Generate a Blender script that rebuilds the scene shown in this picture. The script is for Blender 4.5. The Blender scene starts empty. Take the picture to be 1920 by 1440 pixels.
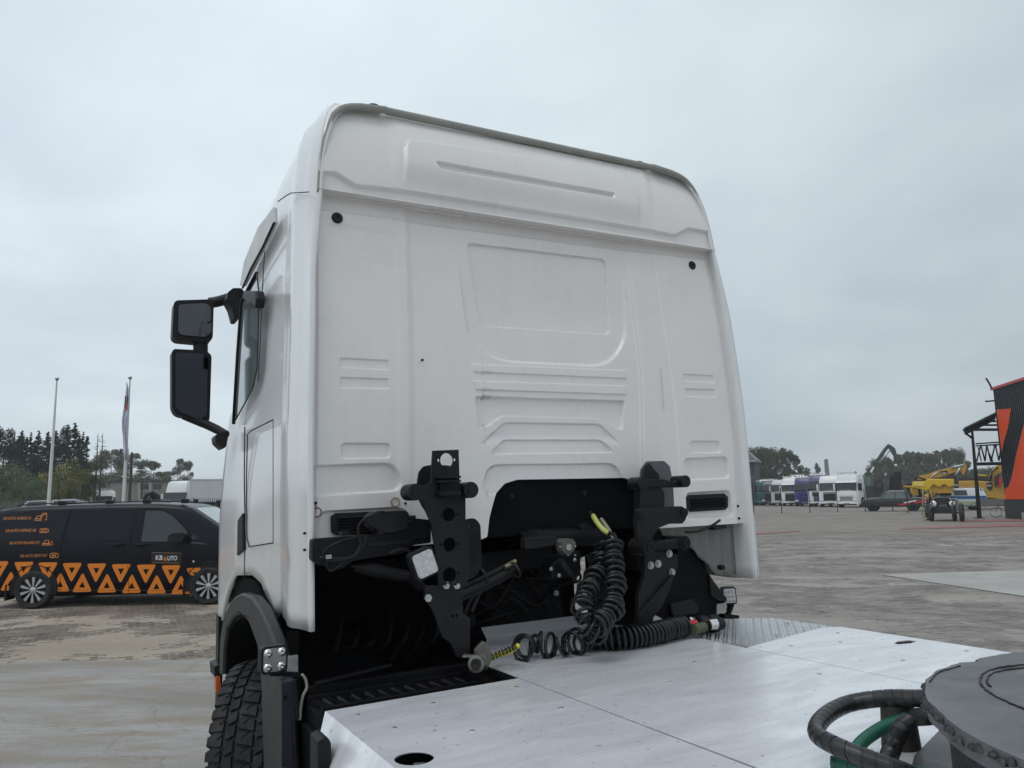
import bpy, bmesh, math, random
import numpy as np
from mathutils import Vector, Matrix, geometry, noise as mnoise
random.seed(7); rng = np.random.default_rng(7)
sc = bpy.context.scene
PI = math.pi

# ------------------------------------------------------------------ camera
FPX = 1450.0; PITCH = math.atan(211/FPX); ROLL = math.radians(1.015); CAMH = 1.9
_fw = Vector((0, math.cos(PITCH), math.sin(PITCH))); _r0 = Vector((1, 0, 0)); _u0 = _r0.cross(_fw)
_rt = _r0*math.cos(ROLL) - _u0*math.sin(ROLL); _up = _u0*math.cos(ROLL) + _r0*math.sin(ROLL)
CAM = Vector((0, 0, CAMH))
cd = bpy.data.cameras.new('camera'); cam = bpy.data.objects.new('camera', cd); sc.collection.objects.link(cam)
cd.sensor_width = 36; cd.lens = FPX/1920*36; cd.clip_start = 0.05; cd.clip_end = 6000
m = Matrix.Identity(4)
for i in range(3):
    m[i][0] = _rt[i]; m[i][1] = _up[i]; m[i][2] = -_fw[i]; m[i][3] = CAM[i]
cam.matrix_world = m; sc.camera = cam
sc.render.resolution_x = 1024; sc.render.resolution_y = 768

# ------------------------------------------------------------------ world (overcast sky)
SUN_EL = math.radians(62); SUN_ROT = math.radians(222)
w = bpy.data.worlds.new('World'); sc.world = w; w.use_nodes = True
nt = w.node_tree; nt.nodes.clear(); N = nt.nodes.new; L = nt.links.new
out = N('ShaderNodeOutputWorld'); bg = N('ShaderNodeBackground'); L(bg.outputs[0], out.inputs[0])
sky = N('ShaderNodeTexSky'); sky.sky_type = 'NISHITA'; sky.sun_disc = False
sky.sun_elevation = SUN_EL; sky.sun_rotation = SUN_ROT; sky.air_density = 1.0; sky.dust_density = 4.0
tc = N('ShaderNodeTexCoord'); sep = N('ShaderNodeSeparateXYZ'); L(tc.outputs['Generated'], sep.inputs[0])
# cloud layer coordinates: direction projected on a cloud deck
dz = N('ShaderNodeMath'); dz.operation = 'ADD'; L(sep.outputs[2], dz.inputs[0]); dz.inputs[1].default_value = 0.28
dv = N('ShaderNodeVectorMath'); dv.operation = 'DIVIDE'
cmb = N('ShaderNodeCombineXYZ')
for i in range(3): L(dz.outputs[0], cmb.inputs[i])
L(tc.outputs['Generated'], dv.inputs[0]); L(cmb.outputs[0], dv.inputs[1])
n1 = N('ShaderNodeTexNoise'); n1.inputs['Scale'].default_value = 1.0; n1.inputs['Detail'].default_value = 5; n1.inputs['Roughness'].default_value = .5; n1.inputs['Distortion'].default_value = .25
n2 = N('ShaderNodeTexNoise'); n2.inputs['Scale'].default_value = 4.5; n2.inputs['Detail'].default_value = 6; n2.inputs['Roughness'].default_value = .55
L(dv.outputs[0], n1.inputs['Vector']); L(dv.outputs[0], n2.inputs['Vector'])
mixn = N('ShaderNodeMath'); mixn.operation = 'MULTIPLY_ADD'; L(n2.outputs[0], mixn.inputs[0]); mixn.inputs[1].default_value = .14; L(n1.outputs[0], mixn.inputs[2])
cr = N('ShaderNodeValToRGB'); L(mixn.outputs[0], cr.inputs[0])
cr.color_ramp.elements[0].position = .40; cr.color_ramp.elements[0].color = (.455, .525, .595, 1)
cr.color_ramp.elements[1].position = .76; cr.color_ramp.elements[1].color = (.645, .725, .775, 1)
e = cr.color_ramp.elements.new(.56); e.color = (.53, .605, .66, 1)
# brighter overhead, as overcast skies are
el = N('ShaderNodeMapRange'); L(sep.outputs[2], el.inputs[0]); el.inputs[1].default_value = 0; el.inputs[2].default_value = 1; el.inputs[3].default_value = .93; el.inputs[4].default_value = 1.25
# the cloud is thinner and brighter towards the left, where the hidden sun stands
ax = N('ShaderNodeMapRange'); L(sep.outputs[0], ax.inputs[0]); ax.inputs[1].default_value = -.7; ax.inputs[2].default_value = .7; ax.inputs[3].default_value = 1.24; ax.inputs[4].default_value = .82
em = N('ShaderNodeMath'); em.operation = 'MULTIPLY'; L(el.outputs[0], em.inputs[0]); L(ax.outputs[0], em.inputs[1])
mul = N('ShaderNodeVectorMath'); mul.operation = 'SCALE'; L(cr.outputs[0], mul.inputs[0]); L(em.outputs[0], mul.inputs['Scale'])
sks = N('ShaderNodeVectorMath'); sks.operation = 'SCALE'; L(sky.outputs[0], sks.inputs[0]); sks.inputs['Scale'].default_value = .09
mx = N('ShaderNodeMix'); mx.data_type = 'RGBA'; mx.inputs[0].default_value = .93; L(sks.outputs[0], mx.inputs[6]); L(mul.outputs[0], mx.inputs[7])
L(mx.outputs[2], bg.inputs[0]); bg.inputs[1].default_value = 1.12

sl = bpy.data.lights.new('sun', 'SUN'); sl.energy = 0.65; sl.angle = math.radians(30); sl.color = (1, .965, .92)
so = bpy.data.objects.new('sun', sl); sc.collection.objects.link(so)
# from behind the camera, a little to the left
sd = Vector((math.sin(SUN_ROT)*math.cos(SUN_EL), math.cos(SUN_ROT)*math.cos(SUN_EL), math.sin(SUN_EL)))
so.rotation_euler = sd.to_track_quat('Z', 'Y').to_euler()
sc.view_settings.view_transform = 'Standard'; sc.view_settings.look = 'None'; sc.view_settings.gamma = 1
sc.view_settings.exposure = 0; sc.view_settings.use_curve_mapping = False

# ------------------------------------------------------------------ pixel -> place helpers (photo 1920x1440)
def ray(px, py): return _rt*((px-960)/FPX) + _up*((720-py)/FPX) + _fw
def G(px, py, z=0.0):
    r = ray(px, py); return CAM + r*((z-CAMH)/r.z)
def PL(px, py, p, n):
    r = ray(px, py); return CAM + r*((Vector(p)-CAM).dot(Vector(n))/r.dot(Vector(n)))
_TF = ray(155, 960).normalized(); _TR = ray(3602, 822); _TR = (_TR - _TF*_TR.dot(_TF)).normalized(); _TU = _TR.cross(_TF)
TORG = CAM + _TR*2.067 + _TF*3.3 - _TU*1.9
TM = Matrix.Identity(4)
for i in range(3): TM[i][0] = _TR[i]; TM[i][1] = _TF[i]; TM[i][2] = _TU[i]; TM[i][3] = TORG[i]
_TI3 = Matrix((_TR, _TF, _TU)); CL = Vector((-2.067, -3.3, 1.9))
def LR(px, py): return _TI3 @ ray(px, py)
def T(px, py, y=0.0):          # truck-local point on plane y
    r = LR(px, py); return CL + r*((y-CL.y)/r.y)
def TX(px, py, x):
    r = LR(px, py); return CL + r*((x-CL.x)/r.x)
def TZ(px, py, z):
    r = LR(px, py); return CL + r*((z-CL.z)/r.z)
SLO = .0446
def TB(px, py, off=0.0):       # on the (slightly leaning) cab back wall
    n = Vector((0, 1, -SLO)); p = Vector((0, off, 1.69)); r = LR(px, py)
    return CL + r*((p-CL).dot(n)/r.dot(n))

# ------------------------------------------------------------------ materials
MATS = {}
def mat(name, col, rough=.5, metal=0, nz=.12, ns=6, bump=0, bs=40, coat=0, spec=None, emit=None, rz=.0, trans=0, dirt=None, dirtamt=0, dscale=3):
    if name in MATS: return MATS[name]
    M = bpy.data.materials.new(name); M.use_nodes = True; t = M.node_tree; b = t.nodes['Principled BSDF']
    n, l = t.nodes.new, t.links.new
    b.inputs['Roughness'].default_value = rough; b.inputs['Metallic'].default_value = metal
    if coat: b.inputs['Coat Weight'].default_value = coat; b.inputs['Coat Roughness'].default_value = .08
    if spec is not None: b.inputs['Specular IOR Level'].default_value = spec
    if trans: b.inputs['Transmission Weight'].default_value = trans
    tcn = n('ShaderNodeTexCoord'); nn = n('ShaderNodeTexNoise'); nn.inputs['Scale'].default_value = ns; nn.inputs['Detail'].default_value = 8; nn.inputs['Roughness'].default_value = .6
    l(tcn.outputs['Object'], nn.inputs['Vector'])
    r = n('ShaderNodeValToRGB'); l(nn.outputs[0], r.inputs[0])
    r.color_ramp.elements[0].position = .3; r.color_ramp.elements[1].position = .7
    r.color_ramp.elements[0].color = (*[max(0, c*(1-nz)) for c in col], 1); r.color_ramp.elements[1].color = (*[min(1, c*(1+nz)) for c in col], 1)
    colo = r.outputs[0]
    if dirt:
        n3 = n('ShaderNodeTexNoise'); n3.inputs['Scale'].default_value = dscale; n3.inputs['Detail'].default_value = 10; n3.inputs['Roughness'].default_value = .7
        l(tcn.outputs['Object'], n3.inputs['Vector'])
        mr = n('ShaderNodeMapRange'); l(n3.outputs[0], mr.inputs[0]); mr.inputs[1].default_value = .48; mr.inputs[2].default_value = .72; mr.inputs[3].default_value = 0; mr.inputs[4].default_value = dirtamt
        mm = n('ShaderNodeMix'); mm.data_type = 'RGBA'; l(mr.outputs[0], mm.inputs[0]); l(colo, mm.inputs[6]); mm.inputs[7].default_value = (*dirt, 1); colo = mm.outputs[2]
    l(colo, b.inputs['Base Color'])
    if rz:
        mr = n('ShaderNodeMapRange'); l(nn.outputs[0], mr.inputs[0]); mr.inputs[1].default_value = .3; mr.inputs[2].default_value = .7; mr.inputs[3].default_value = max(0, rough-rz); mr.inputs[4].default_value = rough+rz; l(mr.outputs[0], b.inputs['Roughness'])
    if bump:
        nb = n('ShaderNodeTexNoise'); nb.inputs['Scale'].default_value = bs; nb.inputs['Detail'].default_value = 6; l(tcn.outputs['Object'], nb.inputs['Vector'])
        bp = n('ShaderNodeBump'); bp.inputs['Strength'].default_value = bump; bp.inputs['Distance'].default_value = .01; l(nb.outputs[0], bp.inputs['Height']); l(bp.outputs[0], b.inputs['Normal'])
    if emit: b.inputs['Emission Color'].default_value = (*emit, 1); b.inputs['Emission Strength'].default_value = 1
    MATS[name] = M; return M

white = mat('white_paint', (.81, .775, .755), .30, nz=.025, ns=2.5, coat=.35, rz=.06, dirt=(.55, .53, .5), dirtamt=.14, dscale=2.2)
white_side = mat('white_side_paint', (.77, .77, .765), .26, nz=.02, ns=3, coat=.6)
greyin = mat('primer_grey', (.22, .213, .20), .6, nz=.1, ns=5)
blk = mat('black_plastic', (.010, .010, .0115), .5, spec=.3, nz=.25, ns=12, bump=.08, bs=120)
blkm = mat('black_steel', (.007, .0073, .009), .55, spec=.22, nz=.25, ns=6, rz=.1, dirt=(.035, .031, .028), dirtamt=.35, dscale=7)
gryst = mat('dark_grey_steel', (.0125, .0128, .015), .5, spec=.22, nz=.2, ns=5, rz=.08, dirt=(.045, .04, .036), dirtamt=.3, dscale=9)
dark = mat('shaded_underbody', (.006, .0063, .0075), .85, nz=.35, ns=6, spec=.1)  # near-black base with the deep shade under the cab put into the colour
rub = mat('rubber', (.012, .012, .013), .6, spec=.3, nz=.25, ns=10, dirt=(.09, .08, .07), dirtamt=.25, dscale=14)
tyrem = mat('tyre_rubber', (.022, .022, .024), .75, spec=.3, nz=.3, ns=9, bump=.15, bs=80, dirt=(.12, .11, .10), dirtamt=.4, dscale=11)
hosem = mat('glossy_hose', (.007, .008, .009), .32, spec=.4, nz=.2, ns=8)
alu = mat('aluminium', (.6, .61, .62), .38, metal=1, nz=.08, ns=9, rz=.1)
steel = mat('zinc_steel', (.5, .5, .48), .4, metal=1, nz=.3, ns=20, rz=.15)
glassd = mat('tinted_glass', (.012, .014, .016), .06, nz=.05, spec=.7)
glassl = mat('window_glass', (.16, .2, .2), .05, nz=.05, spec=.8, coat=.5)
yel = mat('yellow_plastic', (.62, .55, .05), .45, nz=.15, ns=20, dirt=(.08, .07, .04), dirtamt=.5, dscale=25)
orange = mat('orange_vinyl', (.78, .22, .012), .45, nz=.04)
orangew = mat('orange_cladding', (.72, .085, .018), .5, nz=.05)
amber = mat('amber_lens', (.55, .10, .01), .2, nz=.15, ns=40)
lens = mat('lamp_lens', (.55, .55, .54), .12, nz=.2, ns=60, coat=.6, bump=.3, bs=90)
chrome = mat('chrome', (.75, .75, .75), .15, metal=1, nz=.05)
redm = mat('red_plastic', (.5, .02, .02), .35, nz=.1)
mirr = mat('mirror_glass', (.09, .093, .10), .03, metal=1, nz=.02)  # dark tint puts a dark reflection into the pane's colour

# ------------------------------------------------------------------ mesh helpers
COL = sc.collection
def link(name, me, mt=None, parent=None, smooth=None, bev=0, local=None):
    o = bpy.data.objects.new(name, me); COL.objects.link(o)
    if mt is not None and not me.materials:
        for q in (mt if isinstance(mt, (list, tuple)) else [mt]): me.materials.append(q)
    if parent is not None: o.parent = parent
    if smooth is not None:
        me.shade_smooth()
        if smooth < 180: me.set_sharp_from_angle(angle=math.radians(smooth))
    if bev:
        b = o.modifiers.new('bevel', 'BEVEL'); b.width = bev; b.segments = 2; b.limit_method = 'ANGLE'; b.angle_limit = math.radians(35)
    return o
class MB:
    def __init__(s): s.v = []; s.f = []; s.mi = []; s.cur = 0
    def add(s, vs, fs):
        k = len(s.v); s.v += [tuple(v) for v in vs]; s.f += [tuple(i+k for i in f) for f in fs]; s.mi += [s.cur]*len(fs); return s
    def box(s, c, d, rot=None, axes=None):
        c = Vector(c); vs = []
        for x in (-.5, .5):
            for y in (-.5, .5):
                for z in (-.5, .5):
                    p = Vector((x*d[0], y*d[1], z*d[2]))
                    if rot is not None: p = rot @ p
                    vs.append(c+p)
        return s.add(vs, [(0, 1, 3, 2), (4, 6, 7, 5), (0, 4, 5, 1), (2, 3, 7, 6), (0, 2, 6, 4), (1, 5, 7, 3)])
    def b2(s, a, b):
        return s.box([(a[i]+b[i])/2 for i in range(3)], [abs(b[i]-a[i]) for i in range(3)])
    def bar(s, a, b, w, h=None, up=(0, 0, 1)):
        a = Vector(a); b = Vector(b); d = b-a; h = w if h is None else h
        z = d.normalized(); u = Vector(up)
        if abs(z.dot(u)) > .99: u = Vector((1, 0, 0))
        x = z.cross(u).normalized(); y = x.cross(z); R = Matrix((x, z, y)).transposed()
        return s.box((a+b)/2, (w, d.length, h), R)
    def cyl(s, a, b, r, r2=None, n=16, cap=True):
        a = Vector(a); b = Vector(b); r2 = r if r2 is None else r2; z = (b-a).normalized()
        u = Vector((0, 0, 1)) if abs(z.z) < .9 else Vector((1, 0, 0)); x = z.cross(u).normalized(); y = z.cross(x)
        vs = []
        for p, q in ((a, r), (b, r2)):
            for i in range(n):
                t = 2*PI*i/n; vs.append(p + x*math.cos(t)*q + y*math.sin(t)*q)
        fs = [(i, (i+1) % n, n+(i+1) % n, n+i) for i in range(n)]
        if cap: fs += [tuple(range(n-1, -1, -1)), tuple(range(n, 2*n))]
        return s.add(vs, fs)
    def tube(s, pts, r, n=8, closed=False, cap=True):
        P = [Vector(p) for p in pts]; m_ = len(P); vs = []; prev = None
        for i, p in enumerate(P):
            if closed: t = P[(i+1) % m_]-P[i-1]
            else: t = P[min(i+1, m_-1)]-P[max(i-1, 0)]
            t.normalize()
            if prev is None:
                u = Vector((0, 0, 1)) if abs(t.z) < .9 else Vector((1, 0, 0)); x = t.cross(u).normalized()
            else:
                x = prev - t*prev.dot(t); x.normalize()
            prev = x; y = t.cross(x); rr = r[i] if isinstance(r, (list, tuple)) else r
            for k in range(n):
                a = 2*PI*k/n; vs.append(p + x*math.cos(a)*rr + y*math.sin(a)*rr)
        fs = []
        for i in range(m_ if closed else m_-1):
            j = (i+1) % m_
            for k in range(n): fs.append((i*n+k, i*n+(k+1) % n, j*n+(k+1) % n, j*n+k))
        if cap and not closed: fs += [tuple(range(n-1, -1, -1)), tuple(range((m_-1)*n, m_*n))]
        return s.add(vs, fs)
    def lathe(s, c, ax, prof, n=32):   # prof: (r, t along ax)
        c = Vector(c); z = Vector(ax).normalized(); u = Vector((0, 0, 1)) if abs(z.z) < .9 else Vector((1, 0, 0)); x = z.cross(u).normalized(); y = z.cross(x)
        vs = []; m_ = len(prof)
        for r, t in prof:
            for k in range(n): a = 2*PI*k/n; vs.append(c + z*t + x*math.cos(a)*r + y*math.sin(a)*r)
        fs = [(i*n+k, i*n+(k+1) % n, (i+1)*n+(k+1) % n, (i+1)*n+k) for i in range(m_-1) for k in range(n)]
        return s.add(vs, fs)
    def prism(s, pts, ex):             # pts: 3D polygon, ex: extrusion vector (concave ok)
        P = [Vector(p) for p in pts]; ex = Vector(ex); n = len(P)
        tris = geometry.tessellate_polygon([P])
        fs = [tuple(t) for t in tris] + [tuple(n+i for i in reversed(t)) for t in tris]
        fs += [(i, (i+1) % n, n+(i+1) % n, n+i) for i in range(n)]
        return s.add(P + [p+ex for p in P], fs)
    def plate(s, pts, ex, holes=()):   # polygon with holes
        loops = [[Vector(p) for p in pts]] + [[Vector(p) for p in h] for h in holes]
        tris = geometry.tessellate_polygon(loops); allp = [p for l_ in loops for p in l_]; n = len(allp); ex = Vector(ex)
        fs = [tuple(t) for t in tris] + [tuple(n+i for i in reversed(t)) for t in tris]
        k = 0
        for l_ in loops:
            q = len(l_); fs += [(k+i, k+(i+1) % q, n+k+(i+1) % q, n+k+i) for i in range(q)]; k += q
        return s.add(allp + [p+ex for p in allp], fs)
    def build(s, name, mt, parent=None, smooth=None, bev=0):
        me = bpy.data.meshes.new(name); me.from_pydata(s.v, [], s.f)
        ml = mt if isinstance(mt, (list, tuple)) else [mt]
        for q in ml: me.materials.append(q)
        if len(ml) > 1: me.polygons.foreach_set('material_index', s.mi)
        bm = bmesh.new(); bm.from_mesh(me); bmesh.ops.recalc_face_normals(bm, faces=bm.faces); bm.to_mesh(me); bm.free()
        return link(name, me, None, parent, smooth, bev)
def spline(pts, n=8):
    P = [Vector(p) for p in pts]; Q = [P[0]*2-P[1]] + P + [P[-1]*2-P[-2]]; o = []
    for i in range(1, len(Q)-2):
        a, b, c, d = Q[i-1:i+3]
        for k in range(n):
            t = k/n; o.append(.5*((2*b)+(c-a)*t+(2*a-5*b+4*c-d)*t*t+(3*b-a-3*c+d)*t**3))
    o.append(P[-1]); return o
def coilpath(pts, R, pitch, n=12, jit=0.0):
    P = spline(pts, 24); L_ = [0]
    for i in range(1, len(P)): L_.append(L_[-1]+(P[i]-P[i-1]).length)
    tot = L_[-1]; turns = tot/pitch; o = []; prev = None; K = int(turns*n)
    for q in range(K+1):
        s_ = tot*q/K; i = min(max(np.searchsorted(L_, s_), 1), len(P)-1); f_ = (s_-L_[i-1])/max(1e-9, L_[i]-L_[i-1])
        p = P[i-1].lerp(P[i], f_); t = (P[i]-P[i-1]).normalized()
        if prev is None:
            u = Vector((0, 0, 1)) if abs(t.z) < .9 else Vector((1, 0, 0)); x = t.cross(u).normalized()
        else: x = (prev - t*prev.dot(t)).normalized()
        prev = x; y = t.cross(x); a = 2*PI*q/n
        rr = R*(1+jit*math.sin(q*.37)*.6+jit*math.sin(q*.11+1))
        o.append(p + x*math.cos(a)*rr + y*math.sin(a)*rr + t*(jit*pitch*math.sin(q*.23)))
    return o
def circ(c, r, u, v, n=20, a0=0):
    c = Vector(c); return [c + Vector(u)*math.cos(a0+2*PI*i/n)*r + Vector(v)*math.sin(a0+2*PI*i/n)*r for i in range(n)]
def rrect(x0, z0, x1, z1, r, n=4):
    o = []
    for cx, cz, a in ((x1-r, z1-r, 0), (x0+r, z1-r, PI/2), (x0+r, z0+r, PI), (x1-r, z0+r, 3*PI/2)):
        for i in range(n+1): t = a+PI/2*i/n; o.append((cx+r*math.cos(t), cz+r*math.sin(t)))
    return o
def roundpoly(pts, r, n=4):            # 2D/3D rounded polygon
    P = [Vector(p) for p in pts]; o = []; m_ = len(P)
    for i in range(m_):
        a, b, c = P[i-1], P[i], P[(i+1) % m_]; rr = r[i] if isinstance(r, (list, tuple)) else r
        d1 = (a-b); d2 = (c-b); k = min(rr, d1.length*.49, d2.length*.49)
        if k <= 1e-6: o.append(b); continue
        p = b+d1.normalized()*k; q = b+d2.normalized()*k
        for j in range(n+1):
            t = j/n; o.append(p*(1-t)**2 + b*2*t*(1-t) + q*t*t)
    return o
def tag(o, label=None, cat=None, group=None, kind=None):
    if label: o['label'] = label
    if cat: o['category'] = cat
    if group: o['group'] = group
    if kind: o['kind'] = kind
    return o
def empty(name, loc=(0, 0, 0), rz=0, **k):
    o = bpy.data.objects.new(name, None); COL.objects.link(o); o.location = loc; o.rotation_euler = (0, 0, rz); o.empty_display_size = .2
    tag(o, **k); return o
def copy_tree(o, parent=None):
    c = o.copy(); COL.objects.link(c); c.parent = parent
    for ch in [q for q in bpy.data.objects if q.parent == o]: copy_tree(ch, c)
    return c
def textmesh(s, size, font_shear=0.0, extrude=0.0, spacing=1.0, bold=0.0):
    cu = bpy.data.curves.new('lettering', 'FONT'); cu.body = s; cu.size = size; cu.shear = font_shear; cu.space_character = spacing; cu.offset = bold; cu.resolution_u = 3
    o = bpy.data.objects.new('lettering', cu); COL.objects.link(o); bpy.context.view_layer.update()
    me = bpy.data.meshes.new_from_object(o.evaluated_get(bpy.context.evaluated_depsgraph_get())); bpy.data.objects.remove(o); bpy.data.curves.remove(cu)
    V = [v.co.copy() for v in me.vertices]; F = [tuple(p.vertices) for p in me.polygons]; bpy.data.meshes.remove(me); return V, F
# ================================================================== GROUND
def ground_mat(name, kind):
    M = bpy.data.materials.new(name); M.use_nodes = True; t = M.node_tree; b = t.nodes['Principled BSDF']; n, l = t.nodes.new, t.links.new
    b.inputs['Roughness'].default_value = .88; b.inputs['Specular IOR Level'].default_value = .25
    g = n('ShaderNodeNewGeometry')
    def noise(sc_, d=8, r=.6, vec=None, dist=0):
        q = n('ShaderNodeTexNoise'); q.inputs['Scale'].default_value = sc_; q.inputs['Detail'].default_value = d; q.inputs['Roughness'].default_value = r; q.inputs['Distortion'].default_value = dist
        l(vec or g.outputs['Position'], q.inputs['Vector']); return q
    def ramp(src, p0, c0, p1, c1):
        r = n('ShaderNodeValToRGB'); l(src, r.inputs[0]); r.color_ramp.elements[0].position = p0; r.color_ramp.elements[0].color = (*c0, 1); r.color_ramp.elements[1].position = p1; r.color_ramp.elements[1].color = (*c1, 1); return r
    def mix(f, a, c, typ='MIX'):
        q = n('ShaderNodeMix'); q.data_type = 'RGBA'; q.blend_type = typ
        if hasattr(f, 'links'): l(f, q.inputs[0])
        else: q.inputs[0].default_value = f
        for s_, i in ((a, 6), (c, 7)):
            if hasattr(s_, 'links'): l(s_, q.inputs[i])
            else: q.inputs[i].default_value = (*s_, 1)
        return q.outputs[2]
    if kind == 'yard':
        # stretched patches: dust swept along tyre tracks
        mp = n('ShaderNodeMapping'); l(g.outputs['Position'], mp.inputs[0]); mp.inputs['Rotation'].default_value = (0, 0, .5); mp.inputs['Scale'].default_value = (.35, 1.0, 1)
        a = noise(.16, 6, .6, mp.outputs[0]); c = noise(1.3, 9, .65, mp.outputs[0]); d = noise(14, 8, .7)
        base = ramp(a.outputs[0], .38, (.19, .165, .142), .62, (.265, .238, .210)).outputs[0]
        pt = ramp(c.outputs[0], .47, (0, 0, 0), .60, (1, 1, 1)).outputs[0]
        base = mix(pt, base, (.29, .27, .245))
        wv = n('ShaderNodeTexBrick'); l(g.outputs['Position'], wv.inputs['Vector']); wv.inputs['Scale'].default_value = 1.0
        wv.inputs['Brick Width'].default_value = .6; wv.inputs['Row Height'].default_value = .3; wv.inputs['Mortar Size'].default_value = .012; wv.inputs['Color1'].default_value = (.8, .8, .8, 1); wv.inputs['Color2'].default_value = (1.1, 1.08, 1.05, 1); wv.inputs['Mortar'].default_value = (.7, .68, .66, 1)
        base = mix(.6, base, wv.outputs[0], 'MULTIPLY')
        sp = ramp(d.outputs[0], .35, (.80, .79, .78), .65, (1.12, 1.12, 1.12)).outputs[0]
        base = mix(1, base, sp, 'MULTIPLY')
        l(base, b.inputs['Base Color'])
        bp = n('ShaderNodeBump'); bp.inputs['Strength'].default_value = .4; bp.inputs['Distance'].default_value = .01; l(d.outputs[0], bp.inputs['Height']); l(bp.outputs[0], b.inputs['Normal'])
    elif kind == 'dust':
        mp = n('ShaderNodeMapping'); l(g.outputs['Position'], mp.inputs[0]); mp.inputs['Rotation'].default_value = (0, 0, .5); mp.inputs['Scale'].default_value = (.35, 1.0, 1)
        a = noise(.5, 8, .6, mp.outputs[0]); d = noise(22, 8, .7)
        base = ramp(a.outputs[0], .35, (.29, .245, .195), .65, (.40, .345, .28)).outputs[0]
        sp = ramp(d.outputs[0], .3, (.8, .79, .78), .7, (1.15, 1.15, 1.15)).outputs[0]
        l(mix(1, base, sp, 'MULTIPLY'), b.inputs['Base Color'])
        bp = n('ShaderNodeBump'); bp.inputs['Strength'].default_value = .35; bp.inputs['Distance'].default_value = .006; l(d.outputs[0], bp.inputs['Height']); l(bp.outputs[0], b.inputs['Normal'])
    elif kind == 'dustgrey':
        mp = n('ShaderNodeMapping'); l(g.outputs['Position'], mp.inputs[0]); mp.inputs['Rotation'].default_value = (0, 0, -.3); mp.inputs['Scale'].default_value = (.35, 1.0, 1)
        a = noise(.5, 8, .6, mp.outputs[0]); d = noise(22, 8, .7)
        base = ramp(a.outputs[0], .38, (.225, .205, .183), .62, (.335, .308, .278)).outputs[0]
        sp = ramp(d.outputs[0], .3, (.8, .79, .78), .7, (1.15, 1.15, 1.15)).outputs[0]
        l(mix(1, base, sp, 'MULTIPLY'), b.inputs['Base Color'])
        bp = n('ShaderNodeBump'); bp.inputs['Strength'].default_value = .35; bp.inputs['Distance'].default_value = .006; l(d.outputs[0], bp.inputs['Height']); l(bp.outputs[0], b.inputs['Normal'])
    elif kind in ('paver', 'paver2'):
        a = noise(1.2, 6); d = noise(30, 8, .7)
        oi = n('ShaderNodeAttribute'); oi.attribute_name = 'tint'
        if kind == 'paver2': base = ramp(a.outputs[0], .38, (.175, .16, .145), .62, (.265, .243, .22)).outputs[0]
        else: base = ramp(a.outputs[0], .35, (.125, .105, .088), .65, (.21, .175, .145)).outputs[0]
        r2 = n('ShaderNodeMapRange'); l(oi.outputs['Fac'], r2.inputs[0]); r2.inputs[3].default_value = .82; r2.inputs[4].default_value = 1.2
        q = n('ShaderNodeVectorMath'); q.operation = 'SCALE'; l(base, q.inputs[0]); l(r2.outputs[0], q.inputs['Scale'])
        sp = ramp(d.outputs[0], .3, (.85, .84, .83), .7, (1.12, 1.12, 1.12)).outputs[0]
        l(mix(1, q.outputs[0], sp, 'MULTIPLY'), b.inputs['Base Color'])
        bp = n('ShaderNodeBump'); bp.inputs['Strength'].default_value = .3; bp.inputs['Distance'].default_value = .004; l(d.outputs[0], bp.inputs['Height']); l(bp.outputs[0], b.inputs['Normal'])
    else:   # concrete slab
        mp = n('ShaderNodeMapping'); l(g.outputs['Position'], mp.inputs[0]); mp.inputs['Rotation'].default_value = (0, 0, .1); mp.inputs['Scale'].default_value = (.3, 1.0, 1)
        a = noise(.9, 9, .65, mp.outputs[0], .6); c = noise(3.2, 8, .65, mp.outputs[0]); d = noise(40, 8, .75); sp_ = noise(16, 3, .5)
        base = ramp(a.outputs[0], .36, (.235, .215, .195), .60, (.345, .332, .315)).outputs[0]
        base = mix(ramp(c.outputs[0], .46, (0, 0, 0), .62, (.9, .9, .9)).outputs[0], base, (.26, .22, .175))
        base = mix(1, base, ramp(d.outputs[0], .3, (.85, .85, .85), .7, (1.12, 1.12, 1.12)).outputs[0], 'MULTIPLY')
        base = mix(ramp(sp_.outputs[0], .74, (0, 0, 0), .77, (.8, .8, .8)).outputs[0], base, (.06, .055, .05))
        v = n('ShaderNodeTexVoronoi'); v.feature = 'DISTANCE_TO_EDGE'; v.inputs['Scale'].default_value = .22; l(noise(1, 4).outputs['Color'], v.inputs['Vector'])
        wv = n('ShaderNodeVectorMath'); wv.operation = 'MULTIPLY_ADD'; l(noise(1.1, 5).outputs['Color'], wv.inputs[0]); wv.inputs[1].default_value = (.9, .9, .9); l(g.outputs['Position'], wv.inputs[2]); l(wv.outputs[0], v.inputs['Vector'])
        base = mix(ramp(v.outputs[0], .0, (.45, .45, .45), .0035, (0, 0, 0)).outputs[0], base, (.17, .15, .13))
        l(base, b.inputs['Base Color'])
        bp = n('ShaderNodeBump'); bp.inputs['Strength'].default_value = .25; bp.inputs['Distance'].default_value = .004; l(d.outputs[0], bp.inputs['Height']); l(bp.outputs[0], b.inputs['Normal'])
    return M
def sheet(name, pts, z, mt, kind='structure'):
    me = bpy.data.meshes.new(name); P = [(p[0], p[1], z) for p in pts]
    tri = geometry.tessellate_polygon([[Vector(p) for p in P]]); me.from_pydata(P, [], [tuple(t) for t in tri])
    bm = bmesh.new(); bm.from_mesh(me); bmesh.ops.recalc_face_normals(bm, faces=bm.faces)
    for f in bm.faces:
        if f.normal.z < 0: f.normal_flip()
    bm.to_mesh(me); bm.free()
    o = link(name, me, mt); o['kind'] = kind; return o
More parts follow.
